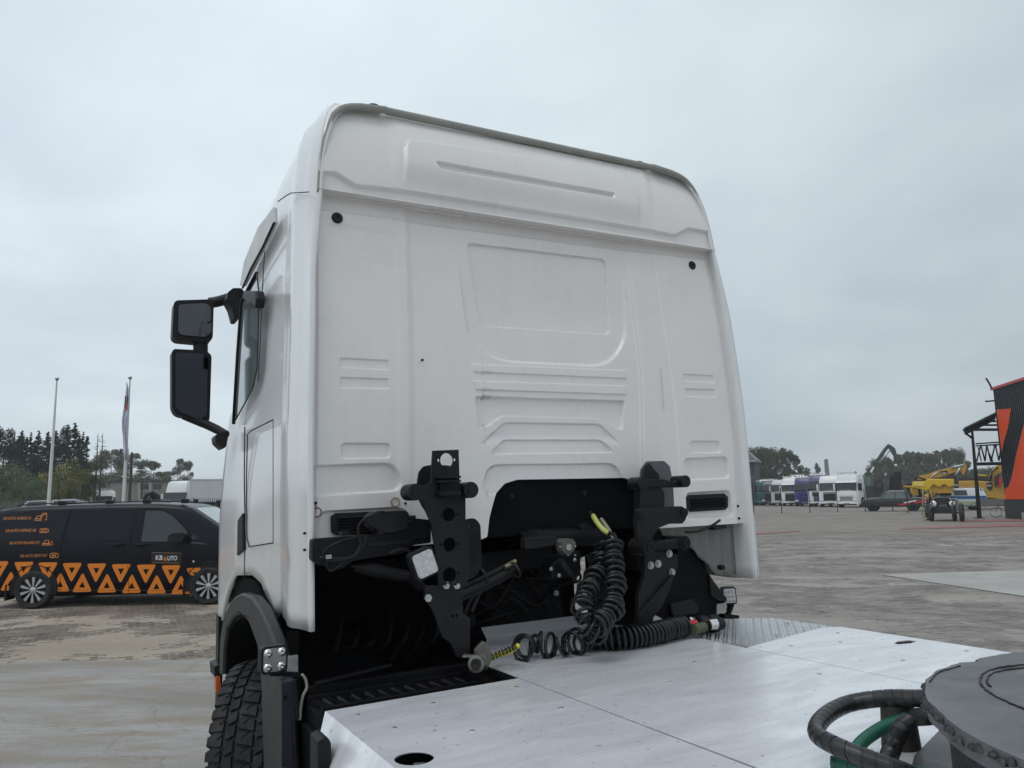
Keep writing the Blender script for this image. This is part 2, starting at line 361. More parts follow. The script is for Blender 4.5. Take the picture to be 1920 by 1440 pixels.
yard_m = ground_mat('dusty_paved_yard', 'yard'); dust_m = ground_mat('sandy_dust', 'dust'); dustg_m = ground_mat('grey_dust', 'dustgrey'); pav_m = ground_mat('paving_block_concrete', 'paver'); pav2_m = ground_mat('grey_paving_block_concrete', 'paver2'); conc_m = ground_mat('worn_concrete', 'conc')
S_ = 740
sheet('ground', [(-S_, -S_), (S_, -S_), (S_, S_), (-S_, S_)], -.055, yard_m)
# far grass / verge
# the yard surface: a sheet, cut where real paving blocks lie near the camera
def dent(name, x0, x1, y0, y1, ang, ox, oy, clip, lo, hi, dm, pm, n1):
    # paving blocks with their joints; dust sheet lies 0..6 mm over or under the block tops
    bw, bh, g_ = .20, .10, .008
    ca, sa = math.cos(ang), math.sin(ang)
    nx = int((x1-x0)/bw); ny = int((y1-y0)/bh)
    I, J = np.meshgrid(np.arange(nx), np.arange(ny)); I = I.ravel(); J = J.ravel()
    cx = x0+(I+.5*(J % 2))*bw; cy = y0+J*bh
    wx = ox+cx*ca-cy*sa; wy = oy+cx*sa+cy*ca
    keep = clip(wx, wy); cx, cy, wx, wy = cx[keep], cy[keep], wx[keep], wy[keep]
    n = len(cx)
    hz = np.array([mnoise.noise(Vector((a*.45+3, b*.8, 1.7)))*.6+mnoise.noise(Vector((a*1.6, b*1.9, 5)))*.4 for a, b in zip(wx, wy)])
    top = lo + (hi-lo)*(.5+hz*1.1) + rng.normal(0, .0012, n)
    tilt = rng.normal(0, .0012, (n, 2))
    def boxes(idx, z0=-.05):
        k = len(idx); hw, hh = (bw-g_)/2, (bh-g_)/2
        c = np.array([[-hw, -hh], [hw, -hh], [hw, hh], [-hw, hh]])
        ins = c*(1-.05)
        V = np.zeros((k, 12, 3))
        for q in range(4):
            for lay, (cc, dzz) in enumerate(((c, None), (c, -.004), (ins, 0))):
                lx = cc[q, 0]; ly = cc[q, 1]
                V[:, lay*4+q, 0] = wx[idx]+lx*ca-ly*sa; V[:, lay*4+q, 1] = wy[idx]+lx*sa+ly*ca
                V[:, lay*4+q, 2] = z0 if dzz is None else top[idx]+dzz+tilt[idx, 0]*np.sign(lx)+tilt[idx, 1]*np.sign(ly)
        F = []
        for q in range(4):
            r = (q+1) % 4; F.append([q, r, 4+r, 4+q]); F.append([4+q, 4+r, 8+r, 8+q])
        F.append([8, 9, 10, 11]); F = np.array(F)
        FF = (F[None]+np.arange(k)[:, None, None]*12).reshape(-1, 4)
        return V.reshape(-1, 3), FF
    order = np.argsort(wx**2+wy**2)
    # pick the exposed nearest blocks as individual objects
    exp_ = order[top[order] > .001][:n1]; rest = np.setdiff1d(np.arange(n), exp_)
    V, F = boxes(rest)
    me = bpy.data.meshes.new(name+'_blocks'); me.vertices.add(len(V)); me.vertices.foreach_set('co', V.ravel())
    me.loops.add(F.size); me.loops.foreach_set('vertex_index', F.ravel().astype(np.int32)); me.polygons.add(len(F))
    me.polygons.foreach_set('loop_start', np.arange(0, F.size, 4, dtype=np.int32)); me.polygons.foreach_set('loop_total', np.full(len(F), 4, dtype=np.int32)); me.update(calc_edges=True)
    at = me.attributes.new('tint', 'FLOAT', 'FACE'); at.data.foreach_set('value', np.repeat(rng.random(len(rest)), 9).astype(np.float32))
    # pavement object = dust sheet with gentle relief
    xs = np.array([p[0] for p in clip.poly]); ys = np.array([p[1] for p in clip.poly])
    pv = sheet(name, clip.poly, 0.0, dm)
    ob = link('paving_blocks', me, pm, pv); ob['kind'] = 'stuff'
    # shared block mesh for individual ones
    hw, hh = (bw-g_)/2, (bh-g_)/2; b = MB(); c = [(-hw, -hh), (hw, -hh), (hw, hh), (-hw, hh)]
    b.add([(x, y, -.05) for x, y in c]+[(x, y, -.004) for x, y in c]+[(x*.95, y*.95, 0) for x, y in c], [tuple(f) for f in [[q, (q+1) % 4, 4+(q+1) % 4, 4+q] for q in range(4)]+[[4+q, 4+(q+1) % 4, 8+(q+1) % 4, 8+q] for q in range(4)]+[[8, 9, 10, 11]]])
    metas = []
    for v in range(4):
        me2 = bpy.data.meshes.new('paving_block'); me2.from_pydata(b.v, [], b.f); me2.materials.append(pm)
        a2 = me2.attributes.new('tint', 'FLOAT', 'FACE'); a2.data.foreach_set('value', [v/3]*9); metas.append(me2)
    for i in exp_:
        o = bpy.data.objects.new('paving_block', random.choice(metas)); COL.objects.link(o); o.parent = pv
        o.location = (wx[i], wy[i], top[i]); o.rotation_euler = (tilt[i, 1]*10, tilt[i, 0]*5, ang)
    return pv
def in_poly(poly):
    P = np.array([(p[0], p[1]) for p in poly])
    def f(x, y):
        ins = np.zeros(len(x), bool); n = len(P)
        for i in range(n):
            x1, y1 = P[i]; x2, y2 = P[(i+1) % n]
            c = ((y1 > y) != (y2 > y)); xi = (x2-x1)*(y-y1)/((y2-y1) if abs(y2-y1) > 1e-9 else 1e-9)+x1
            ins ^= (c & (x < xi))
        return ins
    f.poly = [(p[0], p[1]) for p in poly]; return f
# left: sandy block paving between the concrete apron and the van
pl = in_poly([(-14, 9.58), (-3.3, 9.86), (-1.0, 10.0), (-1.0, 24), (-14, 24)])
dent('pavement_by_van', -16, 16, -16, 16, .45, -7, 16, pl, -.0068, .0105, dust_m, pav_m, 150)
# right: grey block paving beyond the deck
pr = in_poly([(-.9, 6), (14, 5), (30, 24), (30, 32), (2, 32), (-.9, 10)])
dent('pavement_beside_truck', -22, 22, -22, 22, -.12, 14, 18, pr, -.0062, .0105, dustg_m, pav2_m, 150)
# concrete apron in the left foreground and the slab patch on the right
_e = [(x, float(np.interp(x, [-14, -3.3, -.95], [9.6, 9.88, 9.97]))+.16*mnoise.noise(Vector((x*1.3, 2, 0)))+.07*mnoise.noise(Vector((x*5, 7, 0)))) for x in np.linspace(-.95, -14, 90)]
sheet('concrete_apron', [(-14, -6), (-.95, -6)]+_e, .004, conc_m)
sheet('yard_beside_truck', [(-.94, -6), (26, -6), (26, 19), (14.1, 4.95), (-.94, 5.95)], -.004, dustg_m)
a_, b_, c_ = G(1650, 1078), G(1990, 1068), G(1990, 1130)
sheet('concrete_patch', [(a_.x, a_.y), (c_.x, c_.y), (b_.x, b_.y)], .0125, mat('pale_concrete_patch', (.36, .345, .325), .9, nz=.12, ns=1.2, dirt=(.27, .25, .225), dirtamt=.7, dscale=.8))
# faded red block stripes in the far yard
redp = mat('faded_red_paving', (.26, .125, .11), .85, nz=.15, ns=1.5, dirt=(.22, .19, .17), dirtamt=.85, dscale=.9)
def stripe(name, pts):
    P = [G(*p) for p in pts]; sheet(name, [(p.x, p.y) for p in P], .0165, redp)
yard2 = sheet('yard', [(-14, 24.02), (-14, 120), (140, 160), (140, 30), (30.03, 23.95), (30.03, 32.03), (1.98, 32.03), (-.88, 24.02)], 0.0, ground_mat('far_dusty_yard', 'yard'))
stripe('red_paving_stripe', [(1400, 1000), (1500, 994), (1500, 997), (1400, 1004)])
stripe('red_paving_stripe', [(1690, 990), (1990, 980), (1990, 985), (1690, 993)])
stripe('red_paving_stripe', [(1800, 976), (1990, 972), (1990, 978), (1800, 979)])
# verge of grass beyond the yard fence on the left
grassm = mat('verge_grass_soil', (.07, .085, .035), .9, nz=.3, ns=3)
sheet('verge', [(-120, 62), (-14.02, 62), (-14.02, 120), (140, 162), (140, 700), (-400, 700), (-400, 62)], -.02, grassm)
sheet('yard_left', [(-120, -20), (-14.02, -20), (-14.02, 61.9), (-120, 61.9)], -.001, ground_mat('left_dusty_yard', 'yard'))
# ================================================================== THE TRUCK TRACTOR
truck = bpy.data.objects.new('truck_tractor', None); COL.objects.link(truck); truck.matrix_world = TM; truck.empty_display_size = .3
tag(truck, 'white high-roof truck tractor seen from behind, bare cab back wall over aluminium deck plates', 'truck')
ZW = [1.3, 1.7, 2.1, 2.4, 2.7, 3.0, 3.2, 3.3, 3.4, 3.5, 3.6, 3.7, 3.75, 3.8, 3.822, 3.838, 3.849, 3.855]
WW = [1.247, 1.247, 1.249, 1.243, 1.232, 1.2235, 1.2145, 1.21, 1.203, 1.1915, 1.1765, 1.149, 1.130, 1.092, 1.045, .98, .86, 0]
ZY = [1.3, 2.1, 2.4, 2.7, 3.0, 3.3, 3.5, 3.6, 3.7, 3.8, 3.88]
YY = [0, 0, .005, .02, .045, .07, .085, .1, .125, .16, .20]
def wz(z): return np.interp(z, ZW, WW)
_zf = np.linspace(1.2, 4.0, 561); _yf = np.interp(_zf, ZY, YY); _k = np.ones(41)/41; _yf = np.convolve(np.pad(_yf, 40, mode='edge'), np.convolve(_k, _k), 'valid')[:561]
def yb(z): return np.interp(z, _zf, _yf)
def TW(px, py, off=0.0):
    y = 0.0
    for _ in range(6):
        p = T(px, py, y); y = float(yb(p.z))+off
    return T(px, py, y)
def sdf(poly, X, Z):
    P = np.array(poly); d = np.full(X.shape, 1e9); ins = np.zeros(X.shape, bool); n = len(P)
    for i in range(n):
        a = P[i]; b = P[(i+1) % n]; e = b-a; wx = X-a[0]; wz_ = Z-a[1]
        t = np.clip((wx*e[0]+wz_*e[1])/(e@e+1e-12), 0, 1); d = np.minimum(d, np.hypot(wx-e[0]*t, wz_-e[1]*t))
        c = ((a[1] > Z) != (b[1] > Z)); xi = e[0]*(Z-a[1])/(e[1] if abs(e[1]) > 1e-9 else 1e-9)+a[0]; ins ^= (c & (X < xi))
    return np.where(ins, -d, d)
def sstep(a, b, x):
    t = np.clip((x-a)/(b-a), 0, 1); return t*t*(3-2*t)
def feat(H, X, Z, px, depth, soft, r=.02, fade=None, off=0.0):
    pts = [TW(*p, off) for p in px]; poly = [(p.x, p.y) for p in roundpoly([(p.x, p.z, 0) for p in pts], r, 4)] if r else [(p.x, p.z) for p in pts]
    poly = [(p[0], p[1]) for p in poly]
    s = 1-sstep(-soft, soft, sdf(poly, X, Z))
    if fade:
        za, zb = fade; s = s*sstep(za, zb, Z)
    return H + depth*s
def arch(x):
    # lower edge of the back wall: straight at the sides, raised over the frame tunnel
    za = T(905, 975).z
    P = [(-1.3, 1.688), (-.60, 1.695), (-.43, 1.70), (-.40, 1.71), (-.385, 1.80), (-.35, 1.90), (-.29, 1.955), (-.22, 1.972), (.42, 1.965), (.48, 1.945), (.53, 1.885), (.575, 1.79), (.595, 1.70), (.62, 1.693), (1.3, 1.688)]
    return np.interp(x, [p[0] for p in P], [p[1] for p in P])
def grid_obj(name, X, Y, Z, mt, parent, smooth=40):
    nu, nv = X.shape; V = np.stack([X, Y, Z], -1).reshape(-1, 3)
    I = np.arange(nu*nv).reshape(nu, nv); F = np.stack([I[:-1, :-1], I[1:, :-1], I[1:, 1:], I[:-1, 1:]], -1).reshape(-1, 4)
    me = bpy.data.meshes.new(name); me.vertices.add(len(V)); me.vertices.foreach_set('co', V.ravel().astype(np.float32))
    me.loops.add(F.size); me.loops.foreach_set('vertex_index', F.ravel().astype(np.int32)); me.polygons.add(len(F))
    me.polygons.foreach_set('loop_start', np.arange(0, F.size, 4, dtype=np.int32)); me.polygons.foreach_set('loop_total', np.full(len(F), 4, dtype=np.int32)); me.update(calc_edges=True)
    return link(name, me, mt, parent, smooth)
def streaks(M, col, amt):
    t = M.node_tree; n, l = t.nodes.new, t.links.new; b = t.nodes['Principled BSDF']; src = b.inputs['Base Color'].links[0].from_socket
    tc2 = n('ShaderNodeTexCoord'); mp2 = n('ShaderNodeMapping'); mp2.inputs['Scale'].default_value = (9, 9, .55); l(tc2.outputs['Object'], mp2.inputs[0])
    q = n('ShaderNodeTexNoise'); q.inputs['Scale'].default_value = 2.4; q.inputs['Detail'].default_value = 7; q.inputs['Roughness'].default_value = .65; l(mp2.outputs[0], q.inputs['Vector'])
    r = n('ShaderNodeMapRange'); l(q.outputs[0], r.inputs[0]); r.inputs[1].default_value = .5; r.inputs[2].default_value = .75; r.inputs[3].default_value = 0; r.inputs[4].default_value = amt
    m2 = n('ShaderNodeMix'); m2.data_type = 'RGBA'; l(r.outputs[0], m2.inputs[0]); l(src, m2.inputs[6]); m2.inputs[7].default_value = (*col, 1); l(m2.outputs[2], b.inputs['Base Color'])
    # tiny specks of road dirt
    v = n('ShaderNodeTexNoise'); v.inputs['Scale'].default_value = 55; v.inputs['Detail'].default_value = 3; l(tc2.outputs['Object'], v.inputs['Vector'])
    r3 = n('ShaderNodeMapRange'); l(v.outputs[0], r3.inputs[0]); r3.inputs[1].default_value = .76; r3.inputs[2].default_value = .80; r3.inputs[4].default_value = .5
    m3 = n('ShaderNodeMix'); m3.data_type = 'RGBA'; l(r3.outputs[0], m3.inputs[0]); l(m2.outputs[2], m3.inputs[6]); m3.inputs[7].default_value = (.3, .27, .24, 1); l(m3.outputs[2], b.inputs['Base Color'])
streaks(white, (.60, .575, .55), .14); streaks(white_side, (.62, .61, .59), .3)
# ---- back wall with its pressed beads, as real relief
nu, nv = 680, 560
zs = T(580, 365).z
u = np.linspace(-1, 1, nu)
U, Vv = np.meshgrid(u, np.linspace(0, 1, nv), indexing='ij')
X0 = U*1.235; ZB = arch(X0); Z = ZB+(3.305-ZB)*Vv; X = U*(wz(Z)-.012)
H = np.zeros_like(X)
H = H-.006
H = feat(H, X, Z, [(592, 394), (1318, 489), (1335, 560), (1360, 720), (1374, 850), (1384, 1100), (588, 1100)], .010, .006, .02)
H = feat(H, X, Z, [(762, 380), (1176, 440), (1182, 560), (1200, 700), (1204, 1100), (770, 1100)], -.012, .022, .02)
H = feat(H, X, Z, [(1176, 440), (1216, 440), (1240, 600), (1262, 760), (1270, 870), (1290, 1100), (1204, 1100), (1200, 700), (1182, 560)], -.006, .006, .01)
H = feat(H, X, Z, [(612, 420), (740, 440), (744, 1100), (612, 1100)], -.003, .02, .03)
H = feat(H, X, Z, [(875, 456), (1134, 487), (1146, 626), (903, 609)], -.011, .0035, .03)
H = feat(H, X, Z, [(845, 400), (1160, 430), (1174, 640), (1138, 686), (935, 677), (880, 640)], -.013, .010, .10, fade=(3.12, 2.78))
H = H+0
for q in ([(886, 683), (1172, 695), (1172, 710), (888, 698)], [(888, 714), (1172, 724), (1172, 740), (892, 731)]): H = feat(H, X, Z, q, .0050, .0022, .003)
H = feat(H, X, Z, [(892, 744), (1170, 752), (1167, 804), (1157, 803), (1128, 784), (942, 779), (908, 802), (897, 802)], -.017, .004, .012)
H = feat(H, X, Z, [(896, 838), (945, 793), (1125, 796), (1172, 842), (1172, 880), (896, 880)], -.007, .005, .03, fade=(2.13, 2.19))
for q, r in (([(918, 851), (943, 825), (1128, 825), (1150, 848)], .03), ([(899, 928), (916, 872), (1155, 869), (1174, 915)], .06)): H = feat(H, X, Z, q, -.010, .0032, r)
for q in ([(636, 673), (725, 677), (726, 694), (636, 690)], [(636, 709), (725, 712), (726, 729), (636, 727)], [(1277, 702), (1333, 705), (1335, 718), (1279, 716)], [(1280, 730), (1336, 731), (1338, 746), (1283, 744)]):
    H = feat(H, X, Z, q, -.0052, .0022, .003)
for q in ([(638, 832), (728, 832), (729, 859), (639, 860)], [(1290, 828), (1345, 828), (1347, 849), (1291, 849)]): H = feat(H, X, Z, q, -.0075, .003, .02)
for q, r in (([(560, 875), (740, 869), (754, 920), (560, 930)], .06), ([(595, 960), (745, 952), (764, 962), (764, 1002), (735, 1012), (595, 1014)], .04), ([(1278, 861), (1359, 857), (1364, 896), (1282, 900)], .03), ([(1282, 925), (1364, 920), (1370, 968), (1285, 972)], .03)):
    H = feat(H, X, Z, q, -.015, .005, r)
H = -.006+(H+.006)*1.35
# hand-worked unevenness of thin sheet
for k in range(7):
    a, b_, c_ = rng.uniform(1, 5), rng.uniform(1, 4), rng.uniform(0, 6); H = H+.0006*np.sin(a*X*2.2+c_)*np.sin(b_*Z*2+c_*2)
edge = np.minimum((1-np.abs(U))*1.2, 1)
Y = yb(Z)-H-.012
back = grid_obj('cab_back_wall', X, Y, Z, white, truck, 50)
# returned edge along the arch and the bottom
mb = MB(); xs = np.linspace(-1.22, 1.22, 200)
P = [(x, float(-.012-np.interp(x, X[:, 0], H[:, 0])), float(arch(x))) for x in xs]
mb.add([p for p in P]+[(p[0], p[1]+.03, p[2]+.002) for p in P], [(i, i+1, len(P)+i+1, len(P)+i) for i in range(len(P)-1)]); mb.build('wall_edge', white, back, 180)
# ---- roof fairing rear face
U2, V2 = np.meshgrid(np.linspace(-1, 1, 360), np.linspace(0, 1, 130), indexing='ij')
Z2 = 3.302+(3.80-3.302)*V2**.95; X2 = U2*(wz(Z2)-.02); H2 = np.zeros_like(X2); of = -.05
H2 = feat(H2, X2, Z2, [(757, 262), (1160, 322), (1188, 352), (1198, 460), (752, 420)], .019, .006, .06, fade=(3.36, 3.52), off=of)
H2 = feat(H2, X2, Z2, [(735, 225), (1210, 300), (1215, 460), (730, 420)], .008, .03, .06, fade=(3.34, 3.5), off=of)
H2 = feat(H2, X2, Z2, [(814, 309), (1144, 367), (1144, 374), (824, 322)], -.020, .007, .006, off=of)
H2 = feat(H2, X2, Z2, [(560, 324), (626, 326), (664, 350), (700, 353), (760, 360), (835, 372), (1210, 432), (1262, 443), (1288, 430), (1350, 440), (1350, 480), (560, 390)], -.022, .006, .01, off=of)
H2 = feat(H2, X2, Z2, [(672, 364), (1263, 453), (1264, 480), (672, 380)], .009, .003, .01, off=of)
Y2 = yb(Z2)-.070-H2+.045*V2**2
# pull the last rows back to the rim
fair = grid_obj('roof_fairing_back', X2, Y2, Z2, white, truck, 50)
mb = MB(); n_ = 120; P = [(x*(wz(3.302)-.02)) for x in np.linspace(-1, 1, n_)]
mb.add([(x, .07-.070+.015, 3.302) for x in P]+[(x, .07-.074, 3.297) for x in P]+[(x, .12, 3.299) for x in P], [(i, i+1, n_+i+1, n_+i) for i in range(n_-1)]+[(n_+i, n_+i+1, 2*n_+i+1, 2*n_+i) for i in range(n_-1)])
mb.build('fairing_lip', white, fair, 60)
seamm = mat('seam_sealant', (.10, .09, .08), .8)
MB().b2((-1.2, .045, 3.292), (1.2, .09, 3.30)).build('seam', white, fair)
# ---- cab shell: side and roof skin lofted from the rim forward
def zt(y): return float(np.interp(y, [-.1, .18, .5, 1.0, 1.4, 1.8, 2.05, 2.2, 2.3], [3.855, 3.855, 3.90, 3.88, 3.82, 3.66, 3.48, 3.25, 2.9]))
def wf(y): return float(np.interp(y, [-1, 1.75, 2.0, 2.15, 2.25, 2.3], [1, 1, 1, .985, .94, .86]))
prof = [(WW[i], ZW[i]) for i in range(len(ZW))]
zl = list(np.linspace(1.5, 3.3, 34))+list(np.linspace(3.34, 3.8, 12))+[3.81, 3.82, 3.83, 3.838, 3.844, 3.849]
def secpt(z, y):
    w1 = wf(y) if z > 2.5 else (1.0 if y < 2.2 else .97)
    top = zt(y); zz = z if z < 2.6 else 2.6+(z-2.6)*(top-2.6)/(3.855-2.6)
    bulge = .012*math.exp(-((y-.25)/.16)**2)*(1 if z < 3.75 else 0)
    low = .05*max(0, min(1, (2.5-z)/.7))*max(0, min(1, (y-.5)/1.0))
    x = (float(wz(z))+bulge+low)*w1
    return x, zz
ys = [-.075, -.03, 0, .06, .12, .18, .24, .3, .36, .42, .48, .53, .56, .6, 0.64, .67, .70, .77, .84, .91, 1.0, 1.1, 1.3, 1.5, 1.6, 1.7, 1.8, 1.88, 1.96, 2.02, 2.08, 2.15, 2.2, 2.25, 2.3]
def flute(y):   # rounded side fairing pillar: steps along its depth
    return (.010*sstep(.10, .16, y)-.012*sstep(.26, .32, y)-.016*sstep(.46, .52, y))
def crease(y, z):   # diagonal crease low on the side fairing
    c = .40+.30*(z-1.40)/.35 if False else .53-.32*(z-1.38)/.30
    return -.012*math.exp(-((y-c)/.035)**2) if z < 1.70 else 0
for side in (-1, 1):
    mb = MB(); rows = []
    for y in ys:
        row = []
        zb0 = float(np.interp(y, [-.1, .2, .37, .50, .58, .67, .77, .91, 1.09, 1.53, 1.77, 1.96, 2.12, 2.3], [1.387, 1.372, 1.385, 1.40, 1.385, 1.345, 1.42, 1.50, 1.53, 1.50, 1.384, 1.237, 1.05, 1.05]))
        for z in zl:
            z = z if z > 1.9 else zb0+(z-1.5)*(1.9-zb0)/.4
            x, zz = secpt(z, max(y, 0)); x += float(flute(y))+crease(y, z)
            yy = y+float(yb(z))*max(0, 1-max(0, y)/1.2)-(.03*min(1, max(0, (z-3.5)/.3)) if y < .1 else 0)
            k_ = 1-(max(0, -y)+.03*min(1, max(0, (z-3.5)/.3)))/3.4*min(1, max(0, (z-2.9)/.4)) if y < .05 else 1
            row.append((side*x*k_, yy, 1.9+(zz-1.9)*k_))
        rows.append(row)
    n_ = len(zl); mb.add([p for r in rows for p in r], [(i*n_+j, (i+1)*n_+j, (i+1)*n_+j+1, i*n_+j+1) for i in range(len(rows)-1) for j in range(n_-1)])
    o = mb.build('cab_side', white_side, truck, 42); sm = o.modifiers.new('skin', 'SOLIDIFY'); sm.thickness = .018; sm.offset = -1 if side < 0 else -1
# roof skin
mb = MB(); rows = []
for y in [q for q in ys if q >= -.01]:
    x = wf(y)*.88; rows.append([(x*k/10, y+.2*max(0, 1-max(0, y)/1.2)+0, (zt(max(0, y))+.004*(1-(k/10)**2)-.001 if y > .05 else 3.80+.04*y/.05)) for k in range(-10, 11)])
n_ = 21; mb.add([p for r in rows for p in r], [(i*n_+j, (i+1)*n_+j, (i+1)*n_+j+1, i*n_+j+1) for i in range(len(rows)-1) for j in range(n_-1)])
rf = mb.build('roof', white_side, truck, 60); sm = rf.modifiers.new('skin', 'SOLIDIFY'); sm.thickness = .03; sm.offset = 0
# rim round the fairing: rolled edge, its grey carries the shade of the lip's underside
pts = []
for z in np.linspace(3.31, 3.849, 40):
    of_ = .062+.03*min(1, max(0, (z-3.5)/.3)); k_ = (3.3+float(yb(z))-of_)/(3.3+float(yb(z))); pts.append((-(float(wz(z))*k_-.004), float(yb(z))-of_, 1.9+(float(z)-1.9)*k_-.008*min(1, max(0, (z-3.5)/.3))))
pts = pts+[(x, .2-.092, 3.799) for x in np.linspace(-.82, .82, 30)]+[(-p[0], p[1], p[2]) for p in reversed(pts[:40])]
MB().tube(pts, [.010+.009*min(1, max(0, (p[2]-3.6)/.2)) for p in pts], 8).build('roof_rim', mat('rim_shaded', (.33, .325, .30), .95, spec=.1), truck, 180)
for px, py in ((703, 203), (1200, 305)):
    p = TW(px, py, .0); mb = MB(); mb.lathe((p.x, .20, 3.85), (0, 0, 1), [(.036, -.01), (.036, .006), (.028, .012), (0.0, .013)], 20); mb.build('roof_plug', blk, rf, 40)
# front closing body (windscreen side) so the cab is whole from other places
mb = MB(); mb.b2((-1.12, .3, 1.55), (1.12, 2.2, 1.62)); mb.build('cab_floor', dark, truck)
def frontpt(u_, v_):
    z = 1.5+v_*(zt(2.3)-1.5); return (u_*(.80+.2*.0)*1.24, 2.3+.12*(1-u_*u_)*(1-v_*.5), z)
mb = MB(); rr = [[frontpt(a, b) for a in np.linspace(-1, 1, 9)] for b in np.linspace(0, 1, 7)]
mb.add([p for r in rr for p in r], [(i*9+j, i*9+j+1, (i+1)*9+j+1, (i+1)*9+j) for i in range(6) for j in range(8)]); mb.build('cab_front', white_side, truck, 60)
mb = MB(); rr = [[(a*1.05, 2.31+.12*(1-a*a)*(1-b*.5)+.012, 2.2+b*.62) for a in np.linspace(-.9, .9, 9)] for b in np.linspace(0, 1, 5)]
mb.add([p for r in rr for p in r], [(i*9+j, i*9+j+1, (i+1)*9+j+1, (i+1)*9+j) for i in range(4) for j in range(8)]); mb.build('windscreen', glassd, truck, 60)
# ---- side extenders (lower skirts that reach behind the cab)
def sidepoly(px, x, dx, name, mt, parent=truck, r=.0, bev=0, smooth=None):
    P = [TX(*p, x) for p in px]
    if r: P = roundpoly(P, r)
    return MB().prism(P, (dx, 0, 0)).build(name, mt, parent, smooth, bev)
# right side extender hanging lower, its ribbed inner face turned to us
mb = MB(); P = [T(*q, .02) for q in [(1396, 1078), (1352, 1080), (1342, 1064), (1318, 1040), (1288, 1006), (1240, 1000), (1240, 984), (1392, 978)]]
ribs = []
nn = 28; topL, topR = T(1245, 985, .05), T(1393, 978, .05)
Xa, Xb = topL.x, 1.243
rows = []
def botz(x):
    pts_ = [T(*q, .05) for q in [(1242, 1003), (1290, 1010), (1318, 1042), (1342, 1066), (1352, 1080), (1396, 1078)]]
    return float(np.interp(x, [p.x for p in pts_], [p.z for p in pts_]))
for i in range(nn+1):
    x = Xa+(Xb-Xa)*i/nn; dy = .022*math.sin(i*.75)**2+.0*(i/nn); zb_ = botz(x)
    rows.append([(x, .06+dy+.04*(1-i/nn)*j, 1.72+(zb_-1.72)*j) for j in np.linspace(0, 1, 8)])
mb.add([p for r in rows for p in r], [(i*8+j, (i+1)*8+j, (i+1)*8+j+1, i*8+j+1) for i in range(nn) for j in range(7)])
ext = mb.build('side_extender', greyin, truck, 60); sm = ext.modifiers.new('skin', 'SOLIDIFY'); sm.thickness = .008; sm.offset = 1
mb = MB(); mb.prism([Vector((1.243, a, b)) for a, b in [(-.075, 1.40), (.5, 1.39), (.53, 1.75), (-.075, 1.75)]], (.012, 0, 0)); mb.build('side_skirt', white_side, truck, bev=.003)
p = T(1354, 1064, .05); MB().cyl((p.x, .04, p.z), (p.x, .075, p.z), .014, n=16).build('drain_hole', blk, ext)
# lower flange strips of the back wall, both sides
for x0, x1 in (): MB().b2((x0, -.03, 1.66), (x1, -.012, 1.80)).build('flange', white, back, bev=.004)
# ---- plugs, screws, rust rings on the wall
def plug(px, py, r=.026, h=.012, name='rubber_plug', m_=blk, par=back):
    p = TW(px, py, -.018); mb = MB(); mb.lathe(p, (0, -1, .04), [(r, -.004), (r, h*.5), (r*.8, h), (r*.35, h), (r*.3, h*.6), (0, h*.6)], 20); return mb.build(name, m_, par, 40)
plug(632, 409); plug(1297, 498)
for q in ((960, 930), (1096, 925)): plug(*q, .011, .008, 'bolt')
plug(792, 675, .006, .005, 'bolt')
for q in ((571, 1000), (571, 1031), (592, 943), (760, 944)): plug(*q, .006, .005, 'bolt')
for q in ((1384, 949), (1386, 972)): plug(*q, .007, .005, 'bolt')
rust = mat('rust', (.22, .09, .035), .9, nz=.5, ns=60)
for q, m_ in (((594, 961), rust), ((741, 941), mat('primer_ring', (.36, .27, .18), .9, nz=.4, ns=60))):
    p = TW(*q, -.021); pts = circ(p, .019, (1, 0, 0), (0, .04, 1), 28); pts = [a+Vector((random.uniform(-.0012, .0012), 0, random.uniform(-.0012, .0012))) for a in pts]
    MB().tube(pts, .0028, 6, closed=True).build('rust_ring', m_, back)
MB().tube([TW(594, 955, -.02), TW(591, 948, -.02), TW(592, 944, -.02)], .002, 5).build('rust_run', rust, back)
# stains: grime run on the right column and a scratch
MB().tube([TW(1239, 690, -.022), TW(1242, 730, -.022), TW(1245, 770, -.022)], .0012, 5).build('grime_run', mat('grime', (.42, .38, .33), .9), back)
# ---- door details on the left side
sidepoly([(481, 512), (486, 555), (482, 690), (473, 730), (439, 792), (440, 760), (453, 560)], -1.262, .006, 'door_window', glassl, r=.02)
def sideline(px, x, r, name, mt, par=truck): return MB().tube([TX(*p, x) for p in px], r, 6).build(name, mt, par, 180)
gapm = mat('shadow_gap_rubber', (.05, .05, .05), .8)
sideline([(481, 512), (466, 540), (453, 566), (446, 660), (438, 795)], -1.266, .011, 'window_seal', blk)
sideline([(481, 512), (486, 555), (482, 690), (473, 730), (439, 792)], -1.266, .004, 'window_seal', gapm)
sidepoly([(513, 388), (514, 417), (493, 462), (456, 537), (449, 535), (457, 490), (482, 428)], -1.235, .02, 'drip_moulding', mat('grey_moulding', (.62, .63, .62), .5), bev=.006)
sideline([(514, 418), (493, 463), (470, 505), (455, 540)], -1.245, .007, 'roof_seal', blk)
sideline([(496, 470), (491, 560), (488, 640), (484, 715)], -1.266, .003, 'door_gap', gapm)
sideline([(459, 800), (458, 900), (460, 1000), (458, 1083)], -1.268, .004, 'door_gap', gapm)
sideline([(512, 787), (490, 798), (470, 808), (464, 815), (462, 900), (463, 1010), (467, 1025), (512, 1018)], -1.268, .0035, 'locker_gap', gapm)
sideline([(512, 787), (512, 900), (512, 1018)], -1.268, .002, 'locker_gap', gapm)
sidepoly([(445, 975), (454, 962), (455, 1030), (444, 1042)], -1.285, .02, 'door_handle_recess', blk, bev=.006)
sideline([(545, 362), (562, 361), (579, 360)], -1.245, .0025, 'panel_gap', gapm)
